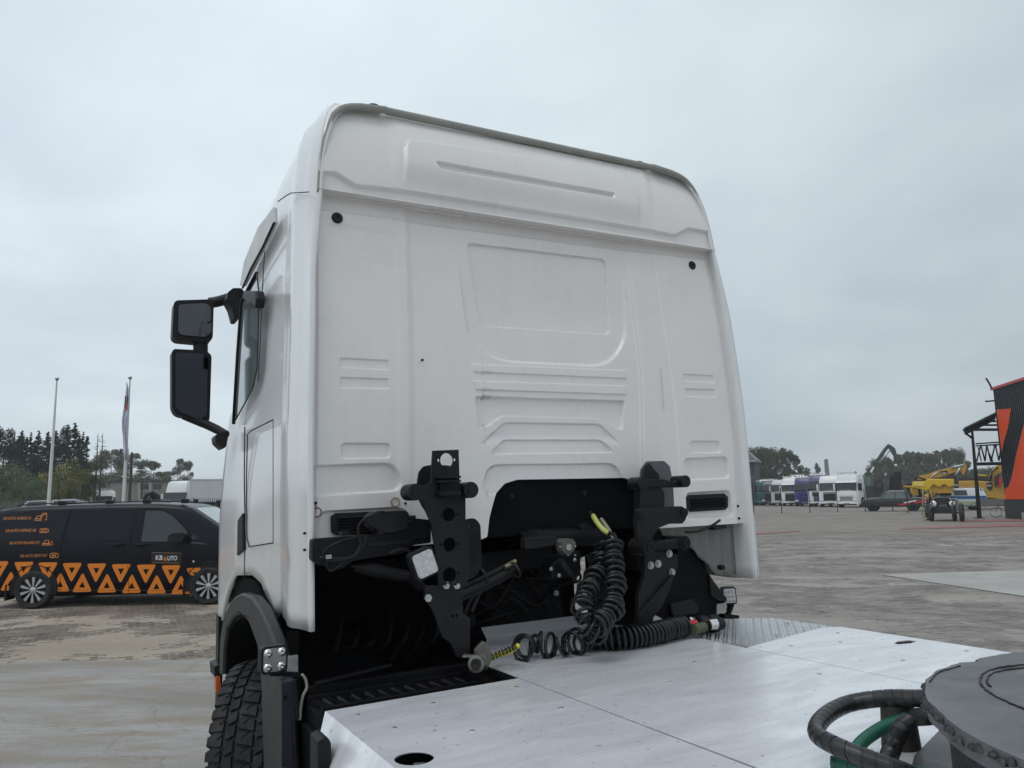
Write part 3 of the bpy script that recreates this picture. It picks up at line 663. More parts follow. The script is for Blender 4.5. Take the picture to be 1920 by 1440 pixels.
sideline([(521, 378), (538, 366), (546, 362)], -1.262, .0025, 'panel_gap', gapm)
# ---- mirrors
def tpoly(px, y, dy, name, mt, parent=truck, r=0, bev=0, smooth=None, holes=()):
    P = [T(*p, y) for p in px]
    if r: P = roundpoly(P, r)
    hs = [circ(T(*h[0], y), h[1], (1, 0, 0), (0, 0, 1), 22) for h in holes]
    return MB().plate(P, (0, dy, 0), hs).build(name, mt, parent, smooth, bev)
mhead = tpoly([(326, 568), (331, 563), (396, 561), (401, 568), (399, 634), (392, 642), (372, 641), (330, 637), (323, 630)], 1.9, .13, 'mirror_housing', blk, r=.02, bev=.02, smooth=40)
tpoly([(335, 571), (385, 568), (396, 575), (397, 622), (386, 632), (340, 628), (334, 622)], 1.888, .01, 'mirror_pane', mirr, mhead, r=.02)
mh2 = tpoly([(322, 660), (326, 654), (385, 657), (397, 665), (393, 792), (330, 778), (322, 765)], 1.9, .12, 'mirror_housing', blk, r=.03, bev=.02, smooth=40)
tpoly([(329, 660), (380, 663), (391, 671), (388, 780), (372, 786), (336, 772), (329, 762)], 1.888, .01, 'mirror_pane', mat('dark_mirror_glass', (.045, .047, .055), .04, metal=1, nz=.02), mh2, r=.025)
mb = MB(); mb.tube(spline([T(392, 568, 1.95), T(410, 565, 1.93), T(440, 556, 1.85), T(452, 553, 1.8)], 6), .035, 10).build('mirror_arm', blk, truck, 60); mb = MB(); mb.cyl(T(376, 636, 1.95), T(376, 662, 1.95), .045, n=14); mb.build('mirror_joint', blk, truck, 60); mb = MB()
mb.tube(spline([T(345, 778, 1.95), T(385, 795, 1.9), T(412, 808, 1.85), T(424, 815, 1.8)], 5), [.03]*5+[.028]*5+[.026]*6, 8)
mb.build('mirror_arm', blk, truck, 60)
for pxl in ([(427, 548), (437, 540), (452, 540), (458, 546), (455, 570), (449, 598), (440, 598), (434, 575), (426, 560)], [(403, 818), (410, 812), (430, 808), (424, 838), (418, 842), (405, 830)]):
    tpoly(pxl, 1.72, .16, 'mirror_bracket', blk, r=.01, bev=.012, smooth=40)
sidepoly([(455, 545), (478, 545), (480, 560), (478, 578), (466, 565), (455, 560)], -1.30, .05, 'mirror_bracket', blk, bev=.01)

# ================================================================== UNDERSIDE AND CHASSIS
def box_(name, a, b, mt, bev=.006, parent=truck): return MB().b2(a, b).build(name, mt, parent, bev=bev)
for s in (-1, 1): box_('chassis_rail', (s*.39-.04, -3.6, .78), (s*.39+.04, 2.3, 1.06), blkm)
box_('chassis_crossmember', (-.36, -.35, .85), (.36, -.2, 1.02), blkm)
box_('chassis_crossmember', (-.35, .95, .85), (.35, 1.1, 1.02), blkm)
# engine, inner wings and tunnel under the cab, near-black to carry the shade
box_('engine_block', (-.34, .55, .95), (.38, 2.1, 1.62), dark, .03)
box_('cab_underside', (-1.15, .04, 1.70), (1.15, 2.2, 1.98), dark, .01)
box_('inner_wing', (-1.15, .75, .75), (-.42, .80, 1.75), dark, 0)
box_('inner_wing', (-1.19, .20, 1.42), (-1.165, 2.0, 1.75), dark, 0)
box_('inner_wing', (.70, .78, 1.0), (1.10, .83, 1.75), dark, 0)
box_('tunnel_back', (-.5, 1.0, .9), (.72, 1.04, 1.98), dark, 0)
box_('engine_cover', (-.15, .54, 1.05), (.35, .8, 1.45), blkm, .03)
for k in range(12):
    a = (random.uniform(-.3, .4), random.uniform(.45, .7), random.uniform(1.1, 1.62)); bx_ = MB(); bx_.cyl(a, (a[0]+random.uniform(-.12, .12), a[1]+.1, a[2]+random.uniform(-.06, .06)), random.uniform(.015, .05), n=14); bx_.build('engine_fitting', blkm if k % 2 else rub, truck, 40)
for k in range(9):
    z0 = random.uniform(1.2, 1.6); x0 = random.uniform(-.35, .1); MB().tube(spline([(x0, .55, z0), (x0+.1, .47, z0+random.uniform(-.1, .1)), (x0+.3, .5, z0+random.uniform(-.15, .15)), (x0+.5, .6, z0+random.uniform(-.1, .1))], 6), random.uniform(.006, .014), 6).build('engine_hose', rub, truck, 180)
for k in range(26):
    x0 = random.uniform(-.36, .5); z0 = random.uniform(1.12, 1.66); p = Vector((x0, random.uniform(.46, .62), z0))
    q = random.random()
    if q < .35: MB().b2(p, p+Vector((random.uniform(.03, .09), .03, random.uniform(.02, .07)))).build('frame_clip', random.choice([blkm, gryst, rub]), truck, bev=.004)
    elif q < .65: MB().lathe(p, (random.uniform(-.4, .4), -1, random.uniform(-.3, .3)), [(.016, 0), (.016, .012), (.009, .014), (.009, .026), (0, .026)], 6).build('fitting_nut', random.choice([steel, gryst, blkm]), truck, 30)
    else: MB().tube(spline([p, p+Vector((random.uniform(-.1, .1), -.04, random.uniform(-.1, .05))), p+Vector((random.uniform(-.25, .25), .03, random.uniform(-.2, .0)))], 6), random.uniform(.004, .010), 6).build('small_line', random.choice([rub, gryst, blkm]), truck, 180)
for k in range(7):
    x0 = -1.05+k*.085; MB().tube(spline([(x0, .5, 1.15+.05*math.sin(k)), (x0+.05, .42, 1.22), (x0+.10, .5, 1.30+.04*math.cos(k*2))], 5), .012, 6).build('liner_fold', blkm, truck, 180)
# air spring / cab suspension cross beam under the back wall
mb = MB(); mb.tube([T(985, 1008, .05), T(1140, 1006, .05)], .045, 14); mb.build('cab_cross_tube', blkm, truck, 60)
mb = MB(); mb.plate([T(*q, -.1) for q in roundpoly([(983, 1007, 0), (1040, 1004, 0), (1040, 1022, 0), (1012, 1030, 0), (983, 1032, 0)], 4)] if 0 else [T(*q, -.1) for q in [(984, 1008), (1045, 1004), (1044, 1022), (1010, 1028), (985, 1030)]], (0, .05, 0)); mb.build('beam_bracket', gryst, truck, bev=.006)
mb = MB()
a = [T(968, 988, .12), T(1000, 986, .12), T(1016, 1008, -.1), T(985, 1010, -.1)]; mb.prism([Vector(p) for p in a], (0, 0, -.02)); mb.build('beam_bracket', gryst, truck, bev=.004)
for q in ((982, 991), (993, 1000)): 
    p = T(*q, .0); MB().cyl((p.x, .0, p.z+.004), (p.x, .0, p.z-.004), .013, n=14).build('bolt_hole', dark, truck)
mb = MB(); mb.plate([T(*q, .02) for q in [(1085, 985), (1100, 980), (1132, 1005), (1134, 1020), (1110, 1020)]], (0, .08, 0)); mb.build('beam_bracket', gryst, truck, bev=.004)
# trailer socket and valve block
sk_ = tpoly([(1053, 1016), (1060, 1010), (1074, 1010), (1080, 1018), (1078, 1030), (1066, 1044), (1056, 1034)], -.14, .06, 'trailer_socket', mat('socket_grey', (.10, .10, .09), .5, dirt=(.2, .18, .15), dirtamt=.6, dscale=20), r=.006, bev=.005)
p = T(1066, 1026, -.146); MB().cyl((p.x, -.15, p.z), (p.x, -.14, p.z), .016, n=18).build('socket_cap', steel, sk_, 40)
for q in ((1050, 1025), (1078, 1024), (1078, 1041)): p = T(*q, -.146); MB().cyl((p.x, -.15, p.z), (p.x, -.14, p.z), .005, n=8).build('bolt', steel, sk_)
vb = tpoly([(1034, 1062), (1048, 1045), (1090, 1032), (1090, 1080), (1035, 1088)], -.08, .12, 'valve_block', blkm, bev=.01)
for q in ((1034, 1067), (1049, 1079), (1078, 1050)): p = T(*q, -.086); MB().lathe((p.x, -.08, p.z), (0, -1, 0), [(.010, 0), (.010, .008), (.004, .012), (0, .012)], 12).build('bolt', steel, vb, 40)
MB().tube([T(1050, 1050, -.12), T(1066, 1070, -.13), T(1081, 1092, -.13)], [.016, .013, .009], 10).build('cable_plug', rub, truck, 60)
p = T(1081, 1092, -.13); MB().cyl(p, p+Vector((.008, 0, -.012)), .007, n=10).build('cable_tip', steel, truck)
# air lines across the frame
for off, r_ in ((0, .011), (.03, .02), (.055, .008)):
    P = [T(840, 1112, -.12), T(900, 1085, -.1), T(935, 1068, -.08), T(962, 1053, -.05)]
    MB().tube(spline([p+Vector((0, 0, -off)) for p in P], 5), r_, 8).build('air_line', rub, truck, 180)
p0, p1 = T(946, 1064, -.09), T(966, 1052, -.07); MB().cyl(p0, p1, .011, n=12).build('air_line_union', mat('brass', (.35, .32, .2), .4, metal=.9, nz=.2), truck)
for q in ((903, 1080), (964, 1070)): p = T(*q, -.1); MB().lathe(p, (1, 0, .45), [(.035, 0), (.04, 0), (.04, .012), (.035, .012)], 16).build('hose_clamp', rub, truck, 60)
for off in (0, .03): MB().tube(spline([T(872, 1150, -.1)+Vector((off, 0, 0)), T(885, 1120, -.1)+Vector((off, 0, 0)), T(910, 1095, -.1), T(960, 1078, -.05)], 5), .009, 8).build('air_line', rub, truck, 180)
# frame side plate behind (rounded)
tpoly([(870, 975), (890, 971), (901, 983), (904, 1060), (892, 1082), (872, 1090), (862, 1060), (862, 990)], -.12, .02, 'bracket_wing', blkm, r=.015, bev=.003, holes=(((881, 987), .008),))
# long member of the frame seen in the tunnel
tpoly([(902, 1038), (1035, 1022), (1035, 1060), (902, 1075)], .25, .05, 'frame_member', blkm, bev=.004)
# ---- left mast bracket
ly = -.30
mast = tpoly([(812, 845), (860, 843), (862, 905), (873, 912), (873, 975), (880, 985), (881, 1060), (877, 1098), (823, 1098), (818, 1040), (806, 970), (790, 945), (783, 928), (790, 912), (808, 905)], ly, .012, 'mast_plate', gryst, bev=.002,
    holes=(((838, 863), .031), ((823, 863), .007), ((853, 862), .007), ((842, 965), .029), ((843, 1021), .029), ((843, 1078), .031), ((827, 967), .006), ((858, 965), .006), ((827, 1021), .006), ((859, 1020), .006), ((830, 1078), .005), ((860, 1074), .005)))
tpoly([(797, 1098), (867, 1098), (868, 1150), (881, 1158), (882, 1235), (858, 1232), (845, 1205), (830, 1195), (812, 1145), (797, 1120)], ly+.02, .015, 'mast_foot_plate', gryst, bev=.002, holes=(((849, 1155), .006), ((857, 1154), .006)))
tpoly([(783, 905), (786, 885), (795, 874), (812, 871), (845, 873), (848, 910), (800, 935), (782, 930)], ly+.10, .012, 'bracket_plate', blk, r=.01, bev=.003)
for q in ((773, 923), (876, 919)):
    p = T(*q, ly); mb = MB(); mb.cyl((p.x, ly-.04, p.z), (p.x, ly+.05, p.z), .034, n=20); mb.cyl((p.x, ly-.046, p.z), (p.x, ly-.04, p.z), .015, n=12); mb.build('rubber_buffer', blk, truck, 40)
tpoly([(775, 915), (800, 912), (812, 900), (812, 935), (795, 938), (775, 931)], ly+.01, .02, 'buffer_arm', gryst, bev=.004)
tpoly([(860, 912), (876, 912), (876, 927), (860, 930)], ly+.01, .02, 'buffer_arm', gryst, bev=.004)
for y0, y1 in ((892, 897), (900, 905), (920, 930)):
    a, b = T(824, y1, ly-.05), T(863, y0, ly-.05); MB().b2((a.x, ly-.06, a.z), (b.x, ly-.002, b.z)).build('bracket_shelf', blkm, truck, bev=.002)
tpoly([(826, 894), (861, 893), (861, 930), (826, 932)], ly-.03, .01, 'bracket_shelf', blkm, bev=.002)
MB().bar(T(795, 945, ly-.01), T(812, 985, ly-.01), .012, .012).build('bracket_edge', gryst, truck)
for q in ((805, 1122), (839, 1098), (859, 1098)):
    p = T(*q, ly); MB().lathe((p.x, ly+.02, p.z), (0, -1, 0), [(.016, 0), (.016, .012), (.009, .014), (.009, .022), (0, .022)], 6).build('bolt', steel, truck, 30)
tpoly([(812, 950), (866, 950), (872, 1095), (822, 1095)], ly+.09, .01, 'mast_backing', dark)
# ---- left arm (cab latch beam)
arm = tpoly([(586, 1013), (592, 1010), (690, 1004), (745, 994), (765, 980), (782, 972), (808, 975), (808, 1018), (775, 1022), (755, 1038), (700, 1045), (660, 1052), (640, 1068), (600, 1060), (585, 1050)], -.14, .05, 'latch_beam', blkm, r=.01, bev=.008)
tpoly([(688, 1018), (760, 1012), (782, 1003), (805, 1003), (805, 1008), (783, 1009), (762, 1020), (688, 1026)], -.147, .01, 'beam_rib', gryst, bev=.003)
tpoly([(612, 1060), (645, 1063), (622, 1072)], -.16, .02, 'latch_hook', blkm)
MB().tube([T(665, 1064, -.1), T(700, 1068, -.12), T(765, 1082, -.14)], [.02, .03, .024], 10).build('tilt_cylinder', blkm, truck, 60)
MB().tube([T(660, 1062, -.12), T(768, 1078, -.16)], .005, 6).build('cable', rub, truck)
MB().tube(spline([T(770, 1082, -.1), T(782, 1092, -.1), T(790, 1102, -.1)], 4), .022, 10).build('cylinder_end', blkm, truck, 60)
mb = MB(); mb.plate([T(*q, -.1) for q in [(679, 968), (692, 960), (752, 957), (758, 964), (756, 990), (735, 998), (708, 1000), (680, 985)]], (0, -.07, 0)); mb.build('latch_actuator', blk, truck, bev=.01)
MB().cyl(T(755, 972, -.15), T(778, 971, -.15), .012, n=10).build('actuator_rod', blkm, truck, 40)
for q in (((706, 996), (718, 1003)), ((712, 958), (720, 964)), ((640, 996), (654, 1004))):
    a, b = T(*q[0], -.16), T(*q[1], -.16); MB().b2((a.x, -.17, b.z), (b.x, -.12, a.z)).build('bracket_tab', blkm, truck)
def cable(px, y=-.18, r=.004, name='cable', mt=rub): return MB().tube(spline([T(*p, y) for p in px], 6), r, 6).build(name, mt, truck, 180)
cable([(700, 965), (685, 972), (673, 985), (672, 1005), (676, 1020), (664, 1042), (640, 1050), (612, 1052)], r=.005)
cable([(688, 1002), (684, 1018), (672, 1036), (650, 1046), (600, 1045)], r=.004)
cable([(606, 1038), (612, 1028), (640, 1014), (672, 1006)], r=.0035)
cable([(613, 1046), (613, 1062), (620, 1071), (630, 1066), (642, 1052), (615, 1046)], r=.0035)
cable([(730, 1038), (752, 1030), (772, 1038), (775, 1060)], r=.006)
for q in ((616, 1042), (616, 1046)): p = T(*q, -.19); MB().b2((p.x-.011, -.195, p.z-.003), (p.x+.011, -.185, p.z+.003)).build('cable_tie', steel, truck)
# ---- vents
for nm, px in (('v', [(619, 968), (628, 962), (745, 957), (757, 964), (757, 994), (748, 1000), (630, 1004), (620, 998)]), ('v', [(1285, 934), (1290, 928), (1356, 925), (1363, 932), (1363, 950), (1358, 956), (1292, 960), (1286, 954)])):
    P = [TW(*p, -.004) for p in px]; o = MB().plate(P, (0, -.012, 0)).build('air_vent', blk, back, bev=.004)
    xa = min(p.x for p in P)+.03; xb = max(p.x for p in P)-.03; za = min(p.z for p in P)+.02; zb_ = max(p.z for p in P)-.02
    for k in range(6):
        z = za+(zb_-za)*k/5; mb = MB(); mb.box(((xa+xb)/2, -.020, z), (xb-xa, .012, .004), Matrix.Rotation(.6, 3, 'X')); mb.build('louvre', blk, o)
# ---- left work lamp on the mast
def lamp(name, c, w_, h_, ang, lensm, cells=0, ax=(0, -1, 0), parent=truck, d=.05, yaw=0):
    R = Matrix.Rotation(yaw, 3, 'Z') @ Matrix.Rotation(ang, 3, 'Y'); c = Vector(c)
    mb = MB(); P = [c+R @ Vector((a, 0, b)) for a, b in rrect(-w_/2, -h_/2, w_/2, h_/2, w_*.16)]; mb.plate(P, R @ Vector((0, d, 0))); o = mb.build(name, blk, parent, bev=.006)
    k = .84; P = [c+R @ Vector((a, -.004, b)) for a, b in rrect(-w_/2*k, -h_/2*k, w_/2*k, h_/2*k, w_*.13)]; MB().plate(P, R @ Vector((0, .01, 0))).build('lamp_lens', lensm, o, bev=.002)
    if cells:
        for i in range(cells):
            for j in range(cells):
                q = (i-(cells-1)/2)*w_*.6/max(1, cells-1)*.85; r_ = (j-(cells-1)/2)*h_*.6/max(1, cells-1)*.85
                MB().lathe(c+R @ Vector((q, -.0045, r_)), R @ Vector((0, -1, 0)), [(w_*.22/cells*1.5, 0), (w_*.2/cells*1.4, .006), (w_*.1/cells, .008), (0, .004)], 14).build('led_reflector', chrome if cells == 2 else lens, o, 60)
    return o
L1 = lamp('work_lamp', T(797, 1057, -.36), .105, .115, -.33, lens, ax=(0, -1, 0))
L1.parent = truck
L2 = lamp('work_lamp', T(515, 1237, .02), .108, .108, .02, mat('led_lens_dark', (.25, .25, .24), .15, nz=.1, coat=.5), 2, yaw=.1)
L3 = lamp('work_lamp', T(1368, 1117, .1), .078, .095, -.03, lens, 3, yaw=-.5)
p = T(1352, 1148, .08); MB().prism([T(1344, 1133, .1), T(1362, 1130, .1), T(1362, 1148, .1), T(1344, 1152, .1)], (0, .02, 0)).build('lamp_bracket', steel, truck)
MB().bar(T(1372, 1130, .14), T(1360, 1165, .14), .03, .02).build('lamp_bracket', blkm, truck)
MB().bar(T(1352, 1155, .14), T(1380, 1158, .14), .05, .03).build('lamp_bracket', blkm, truck)
mb = MB(); a = T(545, 1247, .06); mb.b2((a.x-.01, .06, a.z-.03), (a.x+.03, .08, a.z+.035)); mb.build('lamp_bracket', steel, truck)
MB().bar(T(505, 1262, .06), T(562, 1264, .06), .03, .018).build('lamp_bracket', blkm, truck)
# ---- right bracket
ly = -.22
tpoly([(1200, 905), (1203, 880), (1213, 865), (1245, 864), (1256, 874), (1262, 905), (1265, 965), (1200, 965)], ly+.09, .012, 'bracket_plate', mat('gloss_black_panel', (.10, .10, .105), .18, nz=.1), r=.008, bev=.003)
tpoly([(1212, 872), (1218, 868), (1226, 880), (1236, 890), (1236, 905), (1206, 905), (1205, 893), (1213, 890)], ly+.06, .01, 'bracket_lug', blk, r=.004)
tpoly([(1191, 902), (1204, 899), (1250, 899), (1262, 904), (1277, 897), (1280, 908), (1265, 914), (1200, 914), (1190, 911)], ly-.02, .03, 'cross_bar', blkm, bev=.006)
for q in ((1194, 906), (1274, 903)): p = T(*q, ly); MB().cyl((p.x, ly-.05, p.z), (p.x, ly+.04, p.z), .030, n=20).build('rubber_buffer', blk, truck, 40)
tpoly([(1200, 914), (1240, 914), (1246, 925), (1246, 950), (1200, 960)], ly, .05, 'damper_block', blk, r=.01, bev=.006)
ARM = tpoly([(1196, 957), (1205, 952), (1278, 949), (1288, 955), (1287, 972), (1280, 982), (1255, 982), (1235, 990), (1225, 1005), (1218, 1020), (1198, 1020), (1194, 985)], ly-.03, .03, 'latch_arm', gryst, r=.012, bev=.004, holes=())
for q in ((1202, 967), (1282, 961)): p = T(*q, ly-.03); MB().lathe((p.x, ly-.03, p.z), (0, -1, 0), [(.022, 0), (.022, .008), (.01, .012), (0, .01)], 16).build('bolt', blkm, truck, 40)
mb = MB(); a, b = T(1209, 1026, ly-.03), T(1277, 1018, ly-.03); mb.cyl((a.x, ly-.07, a.z), (a.x, ly+.05, a.z), .042, n=24); mb.cyl((b.x, ly-.06, b.z), (b.x, ly+.06, b.z), .036, n=24)
mb.build('pivot_bush', blkm, truck, 40); MB().bar(a, b, .05, .045).build('pivot_link', blkm, truck, bev=.012)
for c_, r_ in ((a, .022), (b, .020)): MB().lathe((c_.x, ly-.072, c_.z), (0, -1, 0), [(r_, 0), (r_, .006), (r_*.6, .006), (r_*.5, 0), (0, 0)], 16).build('pivot_pin', gryst, truck, 40)
leg = tpoly([(1209, 1040), (1240, 1032), (1270, 1040), (1272, 1062), (1264, 1080), (1255, 1110), (1240, 1140), (1226, 1158), (1224, 1174), (1197, 1174), (1197, 1115), (1208, 1085)], ly, .03, 'bracket_leg', gryst, bev=.004)
MB().bar(T(1262, 1078, ly-.01), T(1198, 1152, ly-.01), .010, .012).build('leg_fold', gryst, truck)
for q in ((1219, 1060), (1233, 1057), (1259, 1073), (1254, 1038)):
    p = T(*q, ly); MB().lathe((p.x, ly, p.z), (0, -1, 0), [(.019, 0), (.019, .006), (.013, .006), (.012, .016), (0, .016)], 12).build('bolt', steel, truck, 30)
cable([(1285, 998), (1310, 996), (1335, 985), (1350, 975)], y=-.02, r=.007)
tpoly([(1336, 984), (1362, 983), (1364, 990), (1340, 994)], -.02, .05, 'bump_stop', blk, bev=.004)
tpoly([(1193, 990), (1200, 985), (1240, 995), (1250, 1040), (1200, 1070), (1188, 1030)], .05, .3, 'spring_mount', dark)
# ---- right wheel arch (dark mudguard) and its rear flap
P = [T(*q, .12) for q in [(1276, 1022), (1300, 1024), (1318, 1040), (1326, 1070), (1340, 1090), (1370, 1130), (1362, 1140), (1344, 1135), (1352, 1160), (1225, 1168), (1240, 1100)]]
MB().prism(P, (0, .5, 0)).build('mudguard', mat('mudguard_black', (.003, .003, .004), .7, spec=.2, nz=.2), truck, bev=.01)
P = [T(*q, .10) for q in [(1330, 1075), (1342, 1095), (1368, 1128), (1350, 1128), (1334, 1118)]]; MB().prism(P, (0, .02, 0)).build('mudguard_edge', blk, truck, bev=.006)
P = [T(*q, .09) for q in [(1258, 1132), (1300, 1122), (1312, 1140), (1308, 1150), (1262, 1156)]]; MB().prism(P, (0, .03, 0)).build('mudguard_panel', blk, truck, bev=.01)
# ---- wheels (front, steered a little to the right)
def wheel(name, x, y, ang, out=1, R=.525, W=.385, tread=True):
    rt = bpy.data.objects.new(name, None); COL.objects.link(rt); rt.parent = truck; rt.location = (x, y, R-.02); rt.rotation_euler = (0, 0, ang)
    mb = MB(); hw = W/2
    mb.lathe((0, 0, 0), (1, 0, 0), [(.30, -hw+.03), (.36, -hw+.005), (.44, -hw), (.49, -hw+.015), (R-.012, -hw+.045), (R-.010, 0), (R-.012, hw-.045), (.49, hw-.015), (.44, hw), (.36, hw-.005), (.30, hw-.03)], 72)
    ty = mb.build('tyre', tyrem, rt, 35)
    # tread blocks as real lugs
    mb = MB(); nb = 46
    for k in range(nb):
        for col, (a0, a1, sk) in enumerate(((-hw+.006, -hw+.082, .12), (-hw+.094, -.052, -.35), (-.042, .042, .3), (.052, hw-.094, -.35), (hw-.082, hw-.006, .12))):
            t0 = 2*PI*(k+.5*(col % 2))/nb; dt = 2*PI/nb*.86; sh = sk*.05
            vs = []
            out_ = .0
            for rr, ins in ((R-.016, 0), (R+.004, .0035)):
                for xx, tt in ((a0+ins, t0+sh-dt/2+.006), (a1-ins, t0-sh-dt/2+.006), ((a1-ins), t0-sh+dt/2-.006), (a0+ins, t0+sh+dt/2-.006)):
                    r2 = rr
                    if col == 0 and xx < a0+.02 or col == 4 and xx > a1-.02: r2 = rr-.022
                    if rr == R+.004 and False: pass
                    vs.append((xx, math.sin(tt)*r2, math.cos(tt)*r2))
            # extra mid points make hexagon-like blocks in the centre rows
            mb.add(vs, [(3, 2, 1, 0), (4, 5, 6, 7), (0, 1, 5, 4), (1, 2, 6, 5), (2, 3, 7, 6), (3, 0, 4, 7)])
        # sidewall lug
        for s in (-1, 1):
            t = 2*PI*(k+.0)/nb; c = Vector((s*(hw-.008), math.sin(t)*(R-.045), math.cos(t)*(R-.045)))
            mb.box(c, (.016, .045, .05), Matrix.Rotation(-t, 3, 'X'))
    tr = mb.build('tread_blocks', tyrem, ty, bev=.003); tr['kind'] = 'stuff'
    # fine sipes
    mb = MB()
    for k in range(nb):
        for a0 in (-.12, 0, .12):
            t = 2*PI*(k+.25)/nb; c = Vector((a0, math.sin(t)*(R+.0035), math.cos(t)*(R+.0035))); mb.box(c, (.05, .003, .004), Matrix.Rotation(-t, 3, 'X') @ Matrix.Rotation(.7, 3, 'Z'))
    sp = mb.build('tread_sipes', dark, ty); sp['kind'] = 'stuff'
    mb = MB(); s = -out
    mb.lathe((0, 0, 0), (s, 0, 0), [(.305, hw-.03), (.29, hw-.01), (.275, hw-.03), (.26, hw-.10), (.2, hw-.13), (.13, hw-.12), (.12, hw-.03), (.06, hw-.02), (0, hw-.02)], 40)
    rm = mb.build('rim', alu, rt, 40)
    for k in range(10):
        t = 2*PI*k/10; MB().cyl((s*(hw-.128), math.sin(t)*.165, math.cos(t)*.165), (s*(hw-.09), math.sin(t)*.165, math.cos(t)*.165), .016, n=8).build('wheel_nut', steel, rm)
    return rt
wheel('wheel', -1.12, 1.36, -.44, 1); wheel('wheel', 1.05, 1.42, -.42, -1)
# ---- left front mudguard arch over the wheel
pm = mat('wing_rubber', (.021, .023, .026), .5, nz=.12, ns=8, rz=.06)
def archband(name, out_, inn_, x0, x1, mt, bev=.01):
    mb = MB(); n = len(out_)
    A = [Vector((x0, p[0], p[1])) for p in out_]+[Vector((x0, p[0], p[1])) for p in reversed(inn_)]
    mb.prism(A, (x1-x0, 0, 0)); return mb.build(name, mt, truck, 40, bev)
outp = [TX(*q, -1.32) for q in [(411, 1265), (412, 1200), (418, 1160), (428, 1133), (440, 1118), (452, 1112), (470, 1118), (486, 1140), (500, 1170), (512, 1200), (520, 1235), (528, 1300), (531, 1380), (534, 1440), (534, 1470)]]
innp = [TX(*q, -1.32) for q in [(417, 1265), (419, 1215), (424, 1180), (434, 1160), (445, 1152), (455, 1154), (463, 1163), (472, 1183), (480, 1205), (487, 1240), (490, 1300), (492, 1380), (494, 1440), (494, 1470)]]
archband('front_wing', [(p.y, p.z) for p in outp], [(p.y, p.z) for p in innp], -1.32, -1.26, pm, .012)
archband('front_wing_liner', [(p.y, p.z) for p in innp], [(p.y-.02 if i > 6 else p.y, p.z-.02) for i, p in enumerate(innp)], -1.30, -.72, dark, 0)
# upper part of arch gap and mud flap
P = [TX(*q, -1.25) for q in [(443, 1090), (455, 1084), (470, 1084), (482, 1095), (492, 1130), (500, 1165), (480, 1150), (460, 1120), (440, 1120)]]; MB().prism(P, (.5, 0, 0)).build('wheel_arch_void', dark, truck)
P = [T(*q, .50) for q in [(497, 1240), (560, 1255), (566, 1300), (566, 1480), (500, 1480)]]; MB().prism(P, (0, .015, 0)).build('mud_flap', blk, truck, bev=.004)
P = [T(*q, .45) for q in [(540, 1185), (562, 1183), (560, 1245), (536, 1215)]]; MB().prism(P, (0, .03, 0)).build('wing_stay', blkm, truck, bev=.004)
P = [T(*q, .62) for q in [(525, 1180), (600, 1180), (620, 1290), (610, 1480), (525, 1480)]]; MB().prism(P, (0, .02, 0)).build('wing_back', dark, truck)
a = TX(410, 1268, -1.335); mkr = [TX(*q, -1.335) for q in [(405, 1270), (411, 1268), (414, 1295), (412, 1302), (407, 1296)]]
P = roundpoly([Vector((-1.345, 1.92, .87)), Vector((-1.345, 1.98, .87)), Vector((-1.345, 1.98, .72)), Vector((-1.345, 1.92, .72))], .02)
MB().plate([T(*q, 1.95) for q in [(405, 1268), (413, 1268), (415, 1292), (410, 1303), (405, 1298)]], (0, .08, 0)).build('side_marker_lamp', amber, truck, bev=.004)
MB().plate([T(*q, 1.97) for q in [(402, 1250), (414, 1245), (414, 1270), (403, 1270)]], (0, .2, 0)).build('bumper_corner', blk, truck)
MB().plate([T(*q, 2.0) for q in [(410, 1155), (419, 1160), (416, 1330), (408, 1330)]], (0, .1, 0)).build('bumper_corner', blk, truck)
# ---- step well, tanks and boxes between wheel and deck (left)
a, b = TZ(585, 1300, 1.02), TZ(860, 1262, 1.02)
st = MB().b2((-1.22, -.42, 1.0), (-.42, .10, 1.07)).build('step_tray', blkm, truck, bev=.006)
mb = MB()
for i in range(13):
    x = -1.18+i*.06
    for r_ in range(2):
        y0 = -.36+r_*.24; st_ = MB(); st_.box((x, y0+.10, 1.082), (.018, .20, .018), Matrix.Rotation(.25, 3, 'Z')); o = st_.build('grating_bar', blkm, st)
        for k in range(8): mb.cyl((x+.025, y0+.02+k*.023, 1.07), (x+.025, y0+.02+k*.023, 1.088), .008, n=6)
o = mb.build('grip_studs', mat('lit_stud', (.07, .07, .072), .45), st); o['kind'] = 'stuff'  # studs painted lighter to stand for their highlight
for yy in (-.40, -.13, .08): MB().b2((-1.22, yy-.012, 1.06), (-.42, yy+.012, 1.105)).build('step_bar', blkm, st, bev=.003)
box_('side_box', (-1.24, -.40, .45), (-1.17, .10, 1.0), blkm)
box_('battery_box', (-1.15, -.38, .35), (-.45, .30, .9), dark, .02)
box_('tray_wall', (-1.20, .12, 1.0), (-.42, .16, 1.13), blkm)
MB().bar(T(590, 1283, .1), T(735, 1247, .1), .022, .02).build('tray_rail', blkm, truck, bev=.008)
box_('frame_bracket', (-.52, -.5, .95), (-.36, .1, 1.12), blkm)
P = [T(*q, -.05) for q in [(528, 1278), (552, 1275), (556, 1325), (548, 1345), (552, 1440), (528, 1440)]]; MB().prism(P, (0, .06, 0)).build('support_post', mat('navy_black', (.02, .022, .034), .5), truck, bev=.004)
p = T(535, 1308, -.06); MB().cyl((p.x, -.06, p.z), (p.x, -.05, p.z), .008, n=12).build('bolt', blkm, truck)
P = [T(*q, -.1) for q in [(556, 1275), (562, 1345), (558, 1352), (551, 1275)]]; MB().prism(P, (0, .03, 0)).build('strap', blk, truck)
